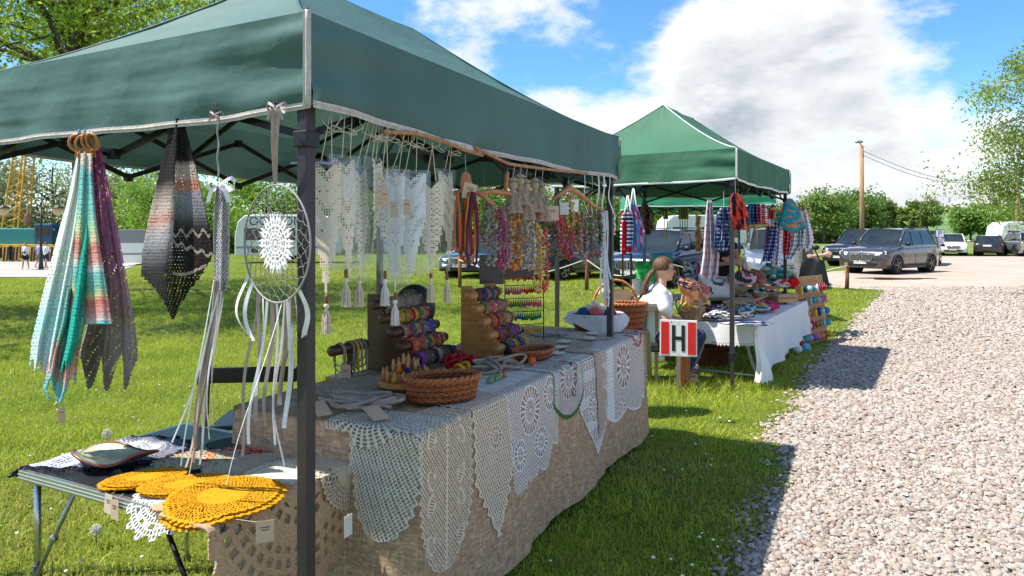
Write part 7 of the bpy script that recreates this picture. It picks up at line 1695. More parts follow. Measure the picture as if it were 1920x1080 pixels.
def woman_seated():
    base = Vector((1.50, 6.95, 0)); f = (.96, -.05, 0)
    J = dict(pelvis=(-.02, 0, .47), belly=(-.02, 0, .60), chest=(.0, 0, .78), neck=(.0, 0, .915), head=(.045, 0, 1.075), shR=(-.01, .165, .86), shL=(-.01, -.165, .86), elR=(.03, .225, .62), elL=(.05, -.225, .62), wrR=(.24, .17, .565), wrL=(.26, -.13, .57), hdR=(.34, .10, .545), hdL=(.36, -.05, .55), hpR=(.02, .09, .44), hpL=(.02, -.09, .44), knR=(.35, .12, .46), knL=(.36, -.12, .46), anR=(.20, .12, .09), anL=(.24, -.12, .09), look=(.97, -.12, 0), pnR=(0, 0, -1), pnL=(0, 0, -1))
    cl = [('tshirt', WT, [('neck', .060, 'chest', .118), ('chest', .140, 'belly', .137), ('belly', .137, 'pelvis', .148), ('shR', .072, 'shL', .072), ('shR', .068, (.015, .215, .735), .064), ('shL', .068, (.025, -.215, .735), .064), ((.03, .055, .80), .095, (.03, -.055, .80), .095)]),
          ('jeans', JEAN, [('pelvis', .143, (.1, 0, .45), .12), ('hpR', .096, 'knR', .072), ('hpL', .096, 'knL', .072), ('knR', .07, 'anR', .055), ('knL', .07, 'anL', .055)])]
    t, G, HP, W = person('seated woman in white printed T-shirt with a long ponytail and glasses', base, f, J, SKINL, cl, cap_hair(HAIRB, ponytail), .0095, 1.06)
    for k, (a, b, z, c) in enumerate(((.146, .075, .80, (.12, .04, .12)), (.150, .055, .77, (.5, .2, .3)), (.148, .085, .75, (.1, .12, .3)), (.152, .06, .73, (.08, .05, .1)), (.147, .04, .80, (.3, .3, .4)))):
        MB().ball(W((a, b, z)), (.010, .024, .022), 8, 6).build('chest_print', mat('print_%d' % k, c, .9), t, smooth=True)
    b = MB(); b.tube([W((.055+.05*math.cos(q), .075*math.sin(q), .93-.055*(1+math.cos(q))*.6)) for q in [2*PI*k/24 for k in range(24)]], .0018, 5, closed=True); b.build('necklace', mat('gold', (.6, .4, .12), .3, metal=1), t)
    ch = thing('plastic_chair', 'black plastic chair under the seated woman', 'chair', W((-.05, 0, 0))); BP = BLACKP
    def S(a, b_):
        th = (a-.5)*1.5; x = -.20-.03*np.cos(th*1.2)-.06*b_; y = .24*np.sin(th); z = .46+b_*.42*(1-.12*(2*a-1)**4)
        f3 = Vector(f).normalized(); r3 = f3.cross(Vector((0, 0, 1))); return base.x+f3.x*x+r3.x*y, base.y+f3.y*x+r3.y*y, z
    grid_cloth('backrest', S, 24, 16, BP, parent=ch, thick=.02)
    MB().box(W((.0, 0, .335)), (.44, .44, .03), Vector(f).normalized(), Vector(f).normalized().cross(Vector((0, 0, -1)))).build('seat', BP, ch, bevel=.01)
    for sx in (-.2, .2):
        for sy in (-.2, .2): MB().tube([W((sx*1.1, sy*1.1, 0)), W((sx, sy, .33))], .015, 8).build('leg', BP, ch, smooth=True)
    MB().tube([W((-.2, .2, .33)), W((-.24, .2, .48))], .014, 8).build('back_post', BP, ch); MB().tube([W((-.2, -.2, .33)), W((-.24, -.2, .48))], .014, 8).build('back_post', BP, ch)
woman_seated()
STAND = dict(pelvis=(0, 0, .93), belly=(.0, 0, 1.06), chest=(.0, 0, 1.25), neck=(.0, 0, 1.40), head=(.03, 0, 1.55), shR=(0, .165, 1.345), shL=(0, -.165, 1.345), elR=(.0, .215, 1.08), elL=(0, -.215, 1.08), wrR=(.06, .22, .86), wrL=(.06, -.22, .86), hpR=(0, .085, .88), hpL=(0, -.085, .88), knR=(.015, .09, .48), knL=(.015, -.09, .48), anR=(0, .09, .09), anL=(0, -.09, .09), pnR=(0, -1, 0), pnL=(0, 1, 0))
def shirt(m, nm='shirt', sleeve=True):
    k = [('neck', .062, 'chest', .118), ('chest', .140, 'belly', .132), ('belly', .134, 'pelvis', .148), ('shR', .070, 'shL', .070)]
    return (nm, m, k)
TROUS = lambda m, nm='trousers': (nm, m, [('pelvis', .142, 'pelvis', .142), ('hpR', .102, 'knR', .074), ('hpL', .102, 'knL', .074), ('knR', .074, 'anR', .058), ('knL', .074, 'anL', .058)])
def woman_bag():
    base = Vector((4.42, 10.35, 0)); f = (.95, -.30, 0); J = dict(STAND)
    J.update(elR=(.06, .235, 1.17), wrR=(.27, .15, 1.20), hdR=(.37, .09, 1.235), elL=(.08, -.2, 1.10), wrL=(.28, -.06, 1.20), hdL=(.37, .02, 1.235), pnR=(0, -1, -.3), pnL=(0, 1, -.3))
    cl = [shirt(mat('grey_knit_top', (.16, .165, .18), .9, bump=.3), 'top'), TROUS(JEANL, 'jeans')]
    cl[0][2].extend([('shR', .066, (.03, .21, 1.25), .06), ('shL', .066, (.03, -.2, 1.25), .06)])
    t, G, HP, W = person('standing woman in grey top and jeans clasping her hands by the toy board', base, f, J, SKINL, cl, cap_hair(HAIRD), .0125, 1.0)
    b = thing('tote_bag', 'large soft black leather tote bag on the standing woman\'s shoulder', 'bag', W((.08, .30, .78))); LE = mat('black_leather', (.006, .007, .008), .4, bump=.15, spec=.4)
    def S(sg):
        def g(a, b_):
            x = (a-.5)*(.30+.14*b_); z = 1.12-b_*.36+.03*np.sin(a*PI)*(1-b_); y = .30+sg*(.015+.075*b_**.7*np.sin(np.clip(a, .02, .98)*PI)**.5)+.012*np.sin(a*9+b_*4)
            p0 = W((0, 0, 0)); f3 = Vector(f).normalized(); r3 = f3.cross(Vector((0, 0, 1))); return p0.x+f3.x*(x+.10)+r3.x*y, p0.y+f3.y*(x+.10)+r3.y*y, z
        return g
    for sg in (1, -1): grid_cloth('bag_side', S(sg), 30, 24, LE, parent=b)
    MB().box(W((.10, .30, .765)), (.42, .14, .02), Vector(f).normalized(), Vector(f).normalized().cross(Vector((0, 0, -1)))).build('bag_base', LE, b, bevel=.008)
    for s_ in (.012, -.012): MB().tube([W((-.03, .30, 1.10)), W((-.03, .26, 1.25)), W((.0, .21+s_, 1.40)), W((.06, .20, 1.41)), W((.13, .26, 1.27)), W((.20, .30, 1.10))], .009, 6).build('strap', LE, b, smooth=True)
woman_bag()
def vendor():
    base = Vector((2.78, 9.05, 0)); f = (.25, -.95, 0); J = dict(STAND); J.update(elR=(.06, .22, 1.10), wrR=(.20, .02, 1.13), hdR=(.22, -.09, 1.16), elL=(.06, -.23, 1.10), wrL=(.21, -.03, 1.16), hdL=(.22, .08, 1.18), pnR=(-1, 0, 0), pnL=(-1, 0, 0))
    cl = [shirt(mat('black_top', (.012, .012, .014), .9), 'top'), TROUS(JEAN, 'jeans')]
    person('vendor in a black sleeveless top with folded arms behind the plaid bag', base, f, J, SKIN, cl, cap_hair(HAIRD), .0125, 1.0)
vendor()
def walkers():
    for k, (px, lab, f, tc, sc, st) in enumerate(((48, 'walker in white top and black shorts with a dark waist bag', (.2, -1, 0), (.75, .75, .77), .96, 1), (86, 'walker in white shirt and navy shorts behind the lamp post', (.1, 1, 0), (.78, .79, .8), .96, -1), (74, 'walker in light blue shirt reaching out an arm', (.4, .9, 0), (.25, .42, .65), .98, 1))):
        d = 40.5+k*.7; x = (px-960)/F*d; z = float(gz(x, d))+.02; J = dict(STAND); J.update(knR=(.10*st, .09, .48), anR=(.16*st, .09, .09), knL=(-.04*st, -.09, .48), anL=(-.20*st, -.09, .11), elR=(-.08*st, .22, 1.09), wrR=(-.02*st, .24, .88), elL=(.08*st, -.22, 1.09), wrL=(.17*st, -.23, .9))
        if k == 2: J.update(elL=(.0, -.36, 1.22), wrL=(.05, -.55, 1.10))
        sh = shirt(mat('walker_shirt_%d' % k, tc, .9)); sh[2].extend([('shR', .066, 'elR', .055), ('shL', .066, 'elL', .055)])
        cl = [sh, ('shorts', mat('walker_shorts_%d' % k, ((.015, .015, .018), (.03, .035, .07), (.2, .18, .15))[k], .9), [('pelvis', .145, 'pelvis', .145), ('hpR', .104, (.04*st, .088, .62), .09), ('hpL', .104, (-.02*st, -.088, .62), .09)])]
        t, G, HP, W = person(lab, Vector((x, d, z)), f, J, SKIN, cl, cap_hair(HAIRB if k else mat('auburn_hair', (.16, .05, .03), .5)), .022, sc, False)
        if k == 0: MB().ball(W((.15, .0, 1.04)), (.10, .05, .07), 12, 8).build('waist_bag', BLACKP, t, smooth=True)
walkers()
# ------------------------------------------------------------------ parked cars
GLASS = mat('car_glass', (.02, .026, .027), .05, var=.5, scale=1.5, spec=.5, coat=.15); TYRE = mat('tyre_rubber', (.018, .018, .018), .85, var=.2); CHROME = mat('chrome', (.6, .6, .6), .12, metal=1, var=.05)
LAMP = mat('headlamp_glass', (.55, .58, .60), .08, var=.3, scale=25, spec=.8, coat=1); REDL = mat('tail_lamp', (.42, .012, .012), .15, coat=1); PLATE = mat('plate_white', (.72, .72, .70), .5, var=.03); RIMM = mat('alloy_rim', (.42, .41, .40), .25, metal=.9)
def paint(nm, c, metal=.35): return mat('paint_'+nm, c, .28, metal=metal, var=.08, scale=4, coat=1.0, spec=.5)
def car(label, pos, head, pm, L=4.7, Wd=1.88, H=1.68, kind='suv', grille='kidney', plate='', rear=False, rim=RIMM, rails=True, arch=True):
    f = Vector((head[0], head[1], 0)).normalized(); s = Vector((-f.y, f.x, 0)); up = Vector((0, 0, 1)); pos = Vector(pos)   # s: the car's left
    Wp = lambda x, y, z: pos+f*x+s*y+up*z
    t = thing('parked_car', label, 'car', pos, 'parked cars'); w = Wd/2; R = .36 if kind == 'suv' else .32; wx = (.298*L, -.31*L); belt = H*.62
    st = [(.5, .34, .38, .40, .70), (.492, .27, .46, .44, .86), (.475, .24, .50, .48, .94), (.44, .23, .545, .515, .975), (.36, .22, .585, .55, .995), (.21, .22, .625, .585, 1), (0, .22, .635, .605, 1), (-.25, .22, .645, .62, 1), (-.42, .24, .65, .62, .975), (-.478, .27, .63, .58, .92), (-.5, .36, .55, .50, .84)]
    xs = np.linspace(-.5, .5, 81); A = np.array(st[::-1]); V_ = []; nP = 13
    for x in xs:
        zb, zt_, zs, ww = [np.interp(x, A[:, 0], A[:, k]) for k in (1, 2, 3, 4)]; zt_ *= H; zs *= H; X = x*L; ar = 0
        for c in wx:
            d = abs(X-c)
            if d < R+.05: ar = max(ar, R-.01+math.sqrt((R+.05)**2-d*d))
        lo = max(zb, ar); hw = w*ww; half = [(0, zb), (hw*.72, zb), (hw*.74, lo if ar else zb), (hw*.985, lo), (hw*1.0, max(lo+.01, .45*H*.75)), (hw*.995, max(lo+.015, zs-.13)), (hw*.955, max(lo+.02, zs)), (hw*.84, zt_-.012), (hw*.5, zt_+.01), (0, zt_+.018)]
        if ar: half[6] = (hw*.955, max(ar+.05, zs))
        pts = [(-y, z) for (y, z) in half[::-1]]+half[1:-1]
        V_.append([Wp(X, y, z) for (y, z) in pts])
    n = len(V_[0]); b = MB(); fs = [(i*n+k, (i+1)*n+k, (i+1)*n+(k+1) % n, i*n+(k+1) % n) for i in range(len(xs)-1) for k in range(n)]; fs += [tuple(range(n)), tuple((len(xs)-1)*n+k for k in range(n))[::-1]]
    body = b.add([p for r_ in V_ for p in r_], fs).build('body', pm, t, smooth=True)
    # greenhouse
    long_ = kind in ('suv', 'wagon'); ws0, ws1 = .225*L, .075*L; r1 = (-.37 if long_ else -.20)*L; r0 = (-.462 if long_ else -.36)*L; bw, rw = w*.90, w*.70; zb = H*.62; zr = H-.05
    def roof(x, y): k = (x-r1)/(ws1-r1); return zr+.05*math.sin(max(0, min(1, k*.9+.05))*PI)**.6-.05*(y/rw)**2
    g = MB(); nx, ny = 12, 8; vs_ = []
    for i in range(nx+1):
        x = r1+(ws1-r1)*i/nx
        for j in range(ny+1): y = -rw+2*rw*j/ny; vs_.append(Wp(x, y, roof(x, y)))
    g.add(vs_, [(i*(ny+1)+j, (i+1)*(ny+1)+j, (i+1)*(ny+1)+j+1, i*(ny+1)+j+1) for i in range(nx) for j in range(ny)]).build('roof', pm, t, smooth=True)
    def panel(nm, c4, m, bulge=0.0, nrm=None, par=t):
        a, b_, c, d = c4; vs_ = []; N_ = 6
        for i in range(N_+1):
            for j in range(N_+1):
                u_, v_ = i/N_, j/N_; p = (a*(1-u_)+b_*u_)*(1-v_)+(d*(1-u_)+c*u_)*v_
                if bulge: p = p+nrm*bulge*math.sin(u_*PI)*(1-.3*v_)
                vs_.append(p)
        return MB().add(vs_, [(i*7+j, (i+1)*7+j, (i+1)*7+j+1, i*7+j+1) for i in range(6) for j in range(6)]).build(nm, m, par, smooth=True)
    panel('windscreen', (Wp(ws0, -bw*.94, zb-.015), Wp(ws0, bw*.94, zb-.015), Wp(ws1, rw*.96, zr-.01), Wp(ws1, -rw*.96, zr-.01)), GLASS, .07, f)
    panel('rear_window', (Wp(r0, bw*.92, zb+.02), Wp(r0, -bw*.92, zb+.02), Wp(r1, -rw*.95, zr-.01), Wp(r1, rw*.95, zr-.01)), GLASS, .04, -f)
    for sg in (-1, 1):
        e = sg*.004; xa = [ws0-.10, .02*L-.16, -.205*L, r0+.04] if long_ else [ws0-.10, .02*L-.16, -.21*L, r0+.10]; xt = [ws1-.04, .015*L-.15, -.20*L, r1]
        panel('side_frame', (Wp(ws0, sg*bw*.95, zb-.03), Wp(r0, sg*bw*.93, zb-.03), Wp(r1, sg*rw, zr-.03), Wp(ws1, sg*rw, zr-.03)), pm)
        for k in range(3 if long_ else 2):
            gap = .03; a0, a1, t0, t1 = xa[k]-gap, xa[k+1]+gap, xt[k]-gap, xt[k+1]+gap
            q = lambda x, z, k_: Wp(x, sg*(bw*.95*(1-k_)+rw*k_)+e*3, z)
            panel('side_window', (q(a0, zb+.0, .04), q(a1, zb+.02, .04), q(t1, zr-.07, .90), q(t0, zr-.07, .90)), GLASS)
        MB().tube([Wp(ws0-.12, sg*(bw*.95+.012), zb-.01), Wp(r0+.05, sg*(bw*.94+.012), zb+.015)], .009, 5).build('window_trim', CHROME if rails else BLACKP, t)
        for (xa_, za, xb_, zb_) in ((ws0, zb-.02, ws1, zr), (r0, zb, r1, zr)): MB().tube([Wp(xa_, sg*bw*.95, za), Wp((xa_+xb_)/2, sg*(bw*.95+rw)/2*1.01, (za+zb_)/2+.02), Wp(xb_, sg*rw, zb_)], .035, 8).build('pillar', pm, t, smooth=True)
        MB().tube([Wp(ws1, sg*rw, zr-.01), Wp((ws1+r1)/2, sg*rw, roof((ws1+r1)/2, rw)+.0), Wp(r1, sg*rw, zr-.01)], .03, 8).build('roof_edge', pm, t, smooth=True)
        if rails and kind != 'sedan': MB().tube([Wp(ws1-.1, sg*rw*.93, zr+.02), Wp(ws1-.25, sg*rw*.93, zr+.075), Wp(r1+.2, sg*rw*.93, zr+.07), Wp(r1+.05, sg*rw*.93, zr+.01)], .016, 6).build('roof_rail', BLACKP, t, smooth=True)
        m_ = MB().ball(Wp(ws0-.22, sg*(w+.10), zb+.06), (.07, .11, .075), 12, 8, Matrix((f, s, up)).transposed()).build('door_mirror', pm if not rails else BLACKP, t, smooth=True); MB().bar(Wp(ws0-.22, sg*(w-.03), zb+.01), Wp(ws0-.22, sg*(w+.09), zb+.04), .03).build('mirror_arm', BLACKP, m_)
        for x in (-.02*L, -.24*L): MB().tube([Wp(x, sg*w*.985, zb-.13), Wp(x-.09, sg*(w*.985+.025), zb-.125), Wp(x-.19, sg*w*.985, zb-.12)], .011, 6).build('door_handle', pm, t, smooth=True)
        for x in (.205*L, .0*L-.02, -.225*L): MB().tube([Wp(x, sg*w*.999, .36), Wp(x-.01, sg*(w*1.002), H*.42), Wp(x-.03, sg*w*.965, zb-.045)], .0045, 4).build('door_seam', BLACKP, t)
        MB().bar(Wp(.19*L, sg*w*.985, .27), Wp(-.20*L, sg*w*.985, .27), .03, .09).build('sill', BLACKP if kind == 'suv' else pm, t)
        for c in wx:
            cc = Wp(c, sg*(w-.11), R); ax = s*sg
            if kind == 'suv' and arch: MB().tube([Wp(c+(R+.055)*math.cos(a_), sg*w*.992, R-.01+(R+.055)*math.sin(a_)) for a_ in [PI*k/16 for k in range(17)]], .022, 6).build('arch_trim', BLACKP if pm.name != 'paint_grey' else pm, t, smooth=True)
            wh = MB().lathe(cc-ax*.11, [(R*.62, 0), (R*.9, 0), (R, .03), (R, .19), (R*.93, .215), (R*.70, .222), (R*.69, .20)], 32, ax, cap=False).build('tyre', TYRE, t, smooth=True)
            MB().lathe(cc-ax*.10, [(R*.70, .19), (R*.66, .14), (R*.2, .11), (.001, .11)], 28, ax, cap=False).build('rim_barrel', mat('rim_dark', (.05, .05, .05), .4, metal=.6), wh, smooth=True)
            rb = MB(); a1 = f; a2 = up
            for k in range(10):
                a_ = 2*PI*(k//2)/5+(.16 if k % 2 else -.16); d_ = a1*math.cos(a_)+a2*math.sin(a_); d0 = a1*math.cos(2*PI*(k//2)/5)+a2*math.sin(2*PI*(k//2)/5); rb.bar(cc+ax*.10+d0*.03, cc+ax*.095+d_*R*.68, .03, .025, ax)
            rb.torus(cc+ax*.095, R*.69, .014, ax, 28, 6); rb.lathe(cc+ax*.08, [(.05, 0), (.045, .03), (.001, .035)], 12, ax); rb.build('rim', rim, wh)
            MB().lathe(cc-ax*.30, [(R+.04, 0), (R+.04, .30)], 24, ax).build('wheel_well', mat('wheel_well', (.008, .008, .008), .95), wh)
        # lamps
        if True:
            h = MB(); P_ = [(.470*L, .935, .435*H), (.4965*L, .56, .405*H), (.489*L, .52, .470*H), (.455*L, .90, .505*H)]
            q = [Wp(x, sg*y*w, z) for (x, y, z) in P_]; h.prism(q, f*.035+s*sg*.012).build('headlight', LAMP, t, bevel=.006)
            MB().prism([Wp(x*L, sg*w*y, z) for (x, y, z) in ((.5, .56, .34), (.484, .86, .33), (.484, .85, .43), (.5, .60, .42))], f*.02).build('fog_lamp_recess', BLACKP, t); 
            MB().prism([Wp(-.468*L, sg*w*y, z*H) for (y, z) in ((.62, .50), (.93, .49), (.93, .60), (.62, .585))], -f*.065).build('tail_light', REDL, t, bevel=.01)
    fr_ = .495*L
    if grille == 'kidney':
        for sg in (-1, 1):
            gc = [Wp(fr_-.0, sg*y, z) for (y, z) in ((.03, .58), (.06, .50), (.38, .52), (.43, .62), (.38, .75), (.05, .76))]
            o = MB().prism(gc, f*.05).build('grille', BLACKP, t, bevel=.01)
            MB().tube([p+f*.052 for p in gc], .016, 6, closed=True).build('grille_frame', CHROME, o, smooth=True)
            for k in range(8): y = .07+k*.042; MB().bar(Wp(fr_+.055, sg*y, .545), Wp(fr_+.055, sg*y, .72), .014, .012).build('grille_bar', CHROME, o)
    else:
        gc = [Wp(fr_, y, z) for (y, z) in ((-.42, .70), (-.30, .48), (.30, .48), (.42, .70))]; o = MB().prism(gc, f*.05).build('grille', BLACKP, t, bevel=.01)
        MB().tube([p+f*.05 for p in gc], .015, 6, closed=True).build('grille_frame', CHROME, o, smooth=True)
        for k in range(5): z = .515+k*.04; y = .31+.09*(z-.5)/.2; MB().bar(Wp(fr_+.055, -y, z), Wp(fr_+.055, y, z), .012, .014).build('grille_bar', CHROME, o)
    MB().prism([Wp(.4985*L, y, z) for (y, z) in ((-.50, .30), (.50, .30), (.58, .42), (-.58, .42))], f*.03).build('lower_intake', BLACKP, t)
    MB().ball(Wp(.488*L, 0, H*.472), .04, 12, 8).build('badge', CHROME, t, smooth=True)
    for (sg, x) in ((1, .5*L+.03), (-1, -.5*L-.012)):
        zz = .46 if sg > 0 else H*.50; p = MB().box(Wp(x, 0, zz), (.012, .52, .115), f, s, up).build('number_plate', PLATE, t)
        MB().box(Wp(x+sg*.004, .24*sg if 0 else -.235*sg*-1, zz), (.008, .04, .105), f, s, up).build('plate_band', mat('plate_blue', (.02, .06, .35), .5), p)
        if plate: text_mesh(plate, 'plate_text', Wp(x+sg*.008, 0, zz), s*sg, up, .105, INK, p, .001)
    MB().box(Wp(-.495*L, 0, .38), (.06, Wd*.8, .14), f, s, up).build('rear_bumper', BLACKP if kind == 'suv' else pm, t, bevel=.02)
    MB().box(Wp(0, 0, .28), (L*.9, Wd*.72, .12), f, s, up).build('underbody', mat('underbody', (.01, .01, .01), .95), t)
    return t
GREYC = paint('grey', (.065, .060, .060)); BLACKC = paint('black', (.012, .013, .016)); BLUEC = paint('navy', (.012, .02, .045)); SILV = paint('silver', (.36, .37, .39), .7); WHC = paint('white', (.75, .77, .77), 0); GUN = paint('gunmetal', (.08, .085, .09)); LBLU = paint('pale_blue', (.25, .33, .42))
def wheelpos(front, rear): # centre and heading from the two near-side wheel spots
    h = (Vector(front)-Vector(rear)).normalized(); return h
h = Vector((-.816, -.578, 0)); hl = Vector((.578, -.816, 0))
c = Vector((14.4, 25.6, 0)).lerp(Vector((16.8, 27.3, 0)), .5)-hl*.92
car('dark grey SUV with wide twin-slat grille parked beside the puddle', c, h, GREYC, 4.5, 1.9, 1.76, 'suv', 'kidney', 'WW 7YU03', rim=mat('dark_alloy', (.16, .14, .13), .3, metal=.8))
car('black SUV parked behind the dark grey one', Vector((17.3, 33.6, 0)), (-.80, -.60), BLACKC, 4.75, 1.9, 1.80, 'suv', 'wide')
car('silver SUV with wide chrome grille behind the hanging scarves', Vector((8.1, 21.0, 0)), (-.30, -.95), SILV, 4.7, 1.9, 1.72, 'suv', 'wide')
car('navy blue SUV with twin-slat grille behind the seated woman', Vector((4.75, 21.0, 0)), (-.62, -.78), BLUEC, 4.7, 1.9, 1.68, 'suv', 'kidney', 'SK 777NL')
car('navy saloon with plate behind the red rope necklaces', Vector((-.95, 25.2, 0)), (-.35, -.94), BLUEC, 4.6, 1.82, 1.46, 'sedan', 'wide', 'BS 203KJ')
car('dark gunmetal wagon between the two navy cars', Vector((2.15, 24.2, 0)), (.72, .69), GUN, 4.6, 1.84, 1.5, 'wagon', 'wide')
car('pale blue saloon in the second row behind the necklaces', Vector((-1.3, 33.5, 0)), (-.5, -.86), LBLU, 4.4, 1.8, 1.5, 'wagon', 'wide')
car('blue car in the second row behind the amber string', Vector((8.2, 31.0, 0)), (-.6, -.8), paint('mid_blue', (.05, .10, .2)), 4.5, 1.82, 1.55, 'wagon', 'wide')
car('white hatchback facing us beyond the dark grey SUV', Vector((32.2, 50.0, 0)), (-.50, -.86), WHC, 4.4, 1.8, 1.6, 'wagon', 'wide', rails=False)
car('black estate car with red tail lights next to the white hatchback', Vector((34.3, 49.0, 0)), (.62, .785), BLACKC, 4.5, 1.75, 1.48, 'wagon', 'wide')
car('silver SUV parked in front of the white caravan', Vector((36.0, 48.2, 0)), (.30, .95), SILV, 4.5, 1.85, 1.7, 'suv', 'wide')
car('grey estate car half hidden behind the dark grey SUV', Vector((20.6, 34.5, 0)), (-.55, -.83), GUN, 4.5, 1.8, 1.5, 'wagon', 'wide')
# ------------------------------------------------------------------ far things
CRY = mat('crane_yellow', (.62, .34, .03), .5, var=.15, scale=2); CWHITE = mat('caravan_white', (.74, .74, .72), .4, var=.05, scale=2)
def caravan(label, c, a, L, H, W, txt=None):
    ax = Vector((math.cos(a), math.sin(a), 0)); ay = Vector((-ax.y, ax.x, 0)); up = Vector((0, 0, 1)); t = thing('caravan', label, 'caravan', c, 'white caravans')
    prof = [(-.5, .16), (-.5, .55), (-.47, .86), (-.40, .985), (-.3, 1), (.34, 1), (.44, .95), (.49, .75), (.5, .5), (.485, .2), (.46, .16)]
    MB().prism([c+ax*x*L+up*z*H-ay*W/2 for (x, z) in prof], ay*W).build('body', CWHITE, t, bevel=.05)
    for x in (-.32, .02, .30): o = MB().box(c+ax*x*L-ay*(W/2+.01)+up*H*.60, (L*.17, .03, H*.24), ax, ay).build('window', BLACKP, t, bevel=.03); MB().box(c+ax*x*L-ay*(W/2+.028)+up*H*.60, (L*.155, .012, H*.21), ax, ay).build('pane', GLASS, o)
    MB().box(c+ax*.165*L-ay*(W/2+.012)+up*H*.50, (.62, .03, H*.66), ax, ay).build('door', CWHITE, t, bevel=.02)
    MB().box(c-ay*(W/2+.004)+up*H*.33, (L*.97, .012, .12), ax, ay).build('stripe', mat('grey_stripe', (.3, .33, .38), .5), t)
    MB().box(c+ax*-.30*L-ay*(W/2+.008)+up*H*.26, (.35, .02, .22), ax, ay).build('hatch', mat('brown_hatch', (.16, .06, .03), .6), t)
    for sg in (-1, 1): MB().lathe(c-ax*.05*L+ay*sg*W*.46+up*.30-ay*.09, [(.30, 0), (.30, .18)], 20, ay).build('wheel', TYRE, t)
    MB().bar(c+ax*.46*L+up*.42, c+ax*(.5*L+1.1)+up*.42, .09).build('drawbar', GREYM, t); MB().bar(c+ax*(.5*L+.9), c+ax*(.5*L+.9)+up*.42, .06).build('jockey_leg', GREYM, t)
    if txt: text_mesh(txt, 'lettering', c-ay*(W/2+.012)+up*H*.86-ax*L*.05, ax, up, .62, mat('dark_blue_letters', (.03, .04, .10), .5), t, .004)
c = onground(520, 494); caravan('white caravan lettered OCHRONA behind the dreamcatcher', Vector((c.x+.3, c.y+1.2, 0)), .04, 5.2, 2.55, 2.1, 'OCHRONA')
caravan('white caravan beside the far utility pole', Vector((40.0, 53.0, 0)), -.1, 5.0, 2.5, 2.1)
caravan('white camper roof showing above the navy cars', Vector((12.3, 44.5, 0)), .1, 5.5, 2.75, 2.1)
def low_wall():
    c0, c1 = at(215, 490, 38), at(365, 490, 38); t = thing('container', 'long low container with grey top half and white lower half by the lawn', 'container', (c0+c1)/2); L = (c1-c0).length; m_ = (c0+c1)/2; z0 = float(gz(m_.x, m_.y)); 
    MB().box((m_.x, 38.6, z0+.55), (L, 1.2, 1.10)).build('lower_panel', CWHITE, t, bevel=.02); MB().box((m_.x, 38.62, z0+1.47), (L+.1, 1.24, .74)).build('upper_panel', mat('grey_panel', (.22, .23, .25), .5), t, bevel=.02)
    MB().box((m_.x, 37.97, z0+.48), (L+.02, .03, .05)).build('rail', BLACKP, t)
low_wall()
def lamp_post(px, d, label):
    x = (px-960)/F*d; z = float(gz(x, d)); t = thing('street_lamp', label, 'street lamp', (x, d, z), 'park lamps'); m = mat('lamp_black', (.02, .025, .025), .5); H = zpx(365, d)-z
    MB().tube([(x, d, z), (x, d, z+H*.55), (x, d, z+H*.80)], [.075, .06, .05], 10).build('post', m, t, smooth=True); MB().lathe((x, d, z), [(.14, 0), (.14, .1), (.1, .5), (.075, .9)], 12).build('base', m, t)
    arm = [(x+.50-.50*math.cos(a_), d, z+H*.82+.0+.45*math.sin(a_)+.22) for a_ in [PI*k/12 for k in range(13)]]; MB().tube([(x, d, z+H*.78)]+arm, .03, 8).build('arm', m, t, smooth=True)
    e = Vector(arm[-1]); o = MB().lathe(e, [(.05, .0), (.10, -.10), (.36, -.20), (.36, -.23)], 18).build('lamp_shade', m, t, smooth=True); MB().lathe(e, [(.32, -.23), (.30, -.42), (.18, -.60), (.02, -.66)], 18).build('lamp_globe', mat('cream_globe', (.75, .62, .36), .4, trans=.4), t, smooth=True)
lamp_post(77, 40, 'curved black park lamp with cream globe behind the walkers'); lamp_post(-26, 40, 'curved black park lamp cut by the picture edge')
def crane():
    d = 62.; b0 = at(27, 452, d); tp = at(44, 300, d); z0 = float(gz(b0.x, d)); t = thing('crane', 'yellow lattice boom crane with turquoise cab on the quay', 'crane', (b0.x, d, z0))
    tp = b0+(tp-b0)*1.6; w0, w1 = .75, .45; n = 22
    cr = []
    for (sx, sy) in ((-1, -1), (1, -1), (1, 1), (-1, 1)):
        P_ = [b0.lerp(tp, k/n)+Vector((sx, sy, 0))*(w0+(w1-w0)*k/n) for k in range(n+1)]; cr.append(P_); MB().tube(P_, .085, 6).build('boom_chord', CRY, t)
    for k in range(n):
        for q in range(4):
            a_, b_ = cr[q], cr[(q+1) % 4]; MB().tube([a_[k], b_[k+1]] if k % 2 else [b_[k], a_[k+1]], .05, 5).build('boom_lattice', CRY, t)
    TQ = mat('turquoise_paint', (.04, .26, .27), .45); MB().box((b0.x-.2, d+.5, z0+1.9), (5.5, 3, 1.5)).build('machine_house', TQ, t, bevel=.1); MB().box((b0.x+3.4, d-.3, z0+2.0), (1.6, 1.8, 2.1)).build('cab', mat('blue_cab', (.03, .1, .2), .4), t, bevel=.1); MB().box((b0.x+3.4, d-1.22, z0+2.4), (1.2, .04, .9)).build('cab_window', GLASS, t)
    MB().box((b0.x+.5, d, z0+.7), (8, 3, 1.0)).build('carrier', CRY, t, bevel=.05)
    for k in range(5): MB().lathe((b0.x-3+k*1.6, d-1.6, z0+.5), [(.5, 0), (.5, .4)], 16, (0, 1, 0)).build('wheel', TYRE, t)
    MB().tube([at(52, 388, d), at(52, 405, d)], .12, 6).build('hook_cable', GREYM, t); MB().ball(at(52, 412, d), (.3, .3, .6), 8, 6).build('hook_block', mat('rust_hook', (.4, .18, .1), .7), t)
crane()
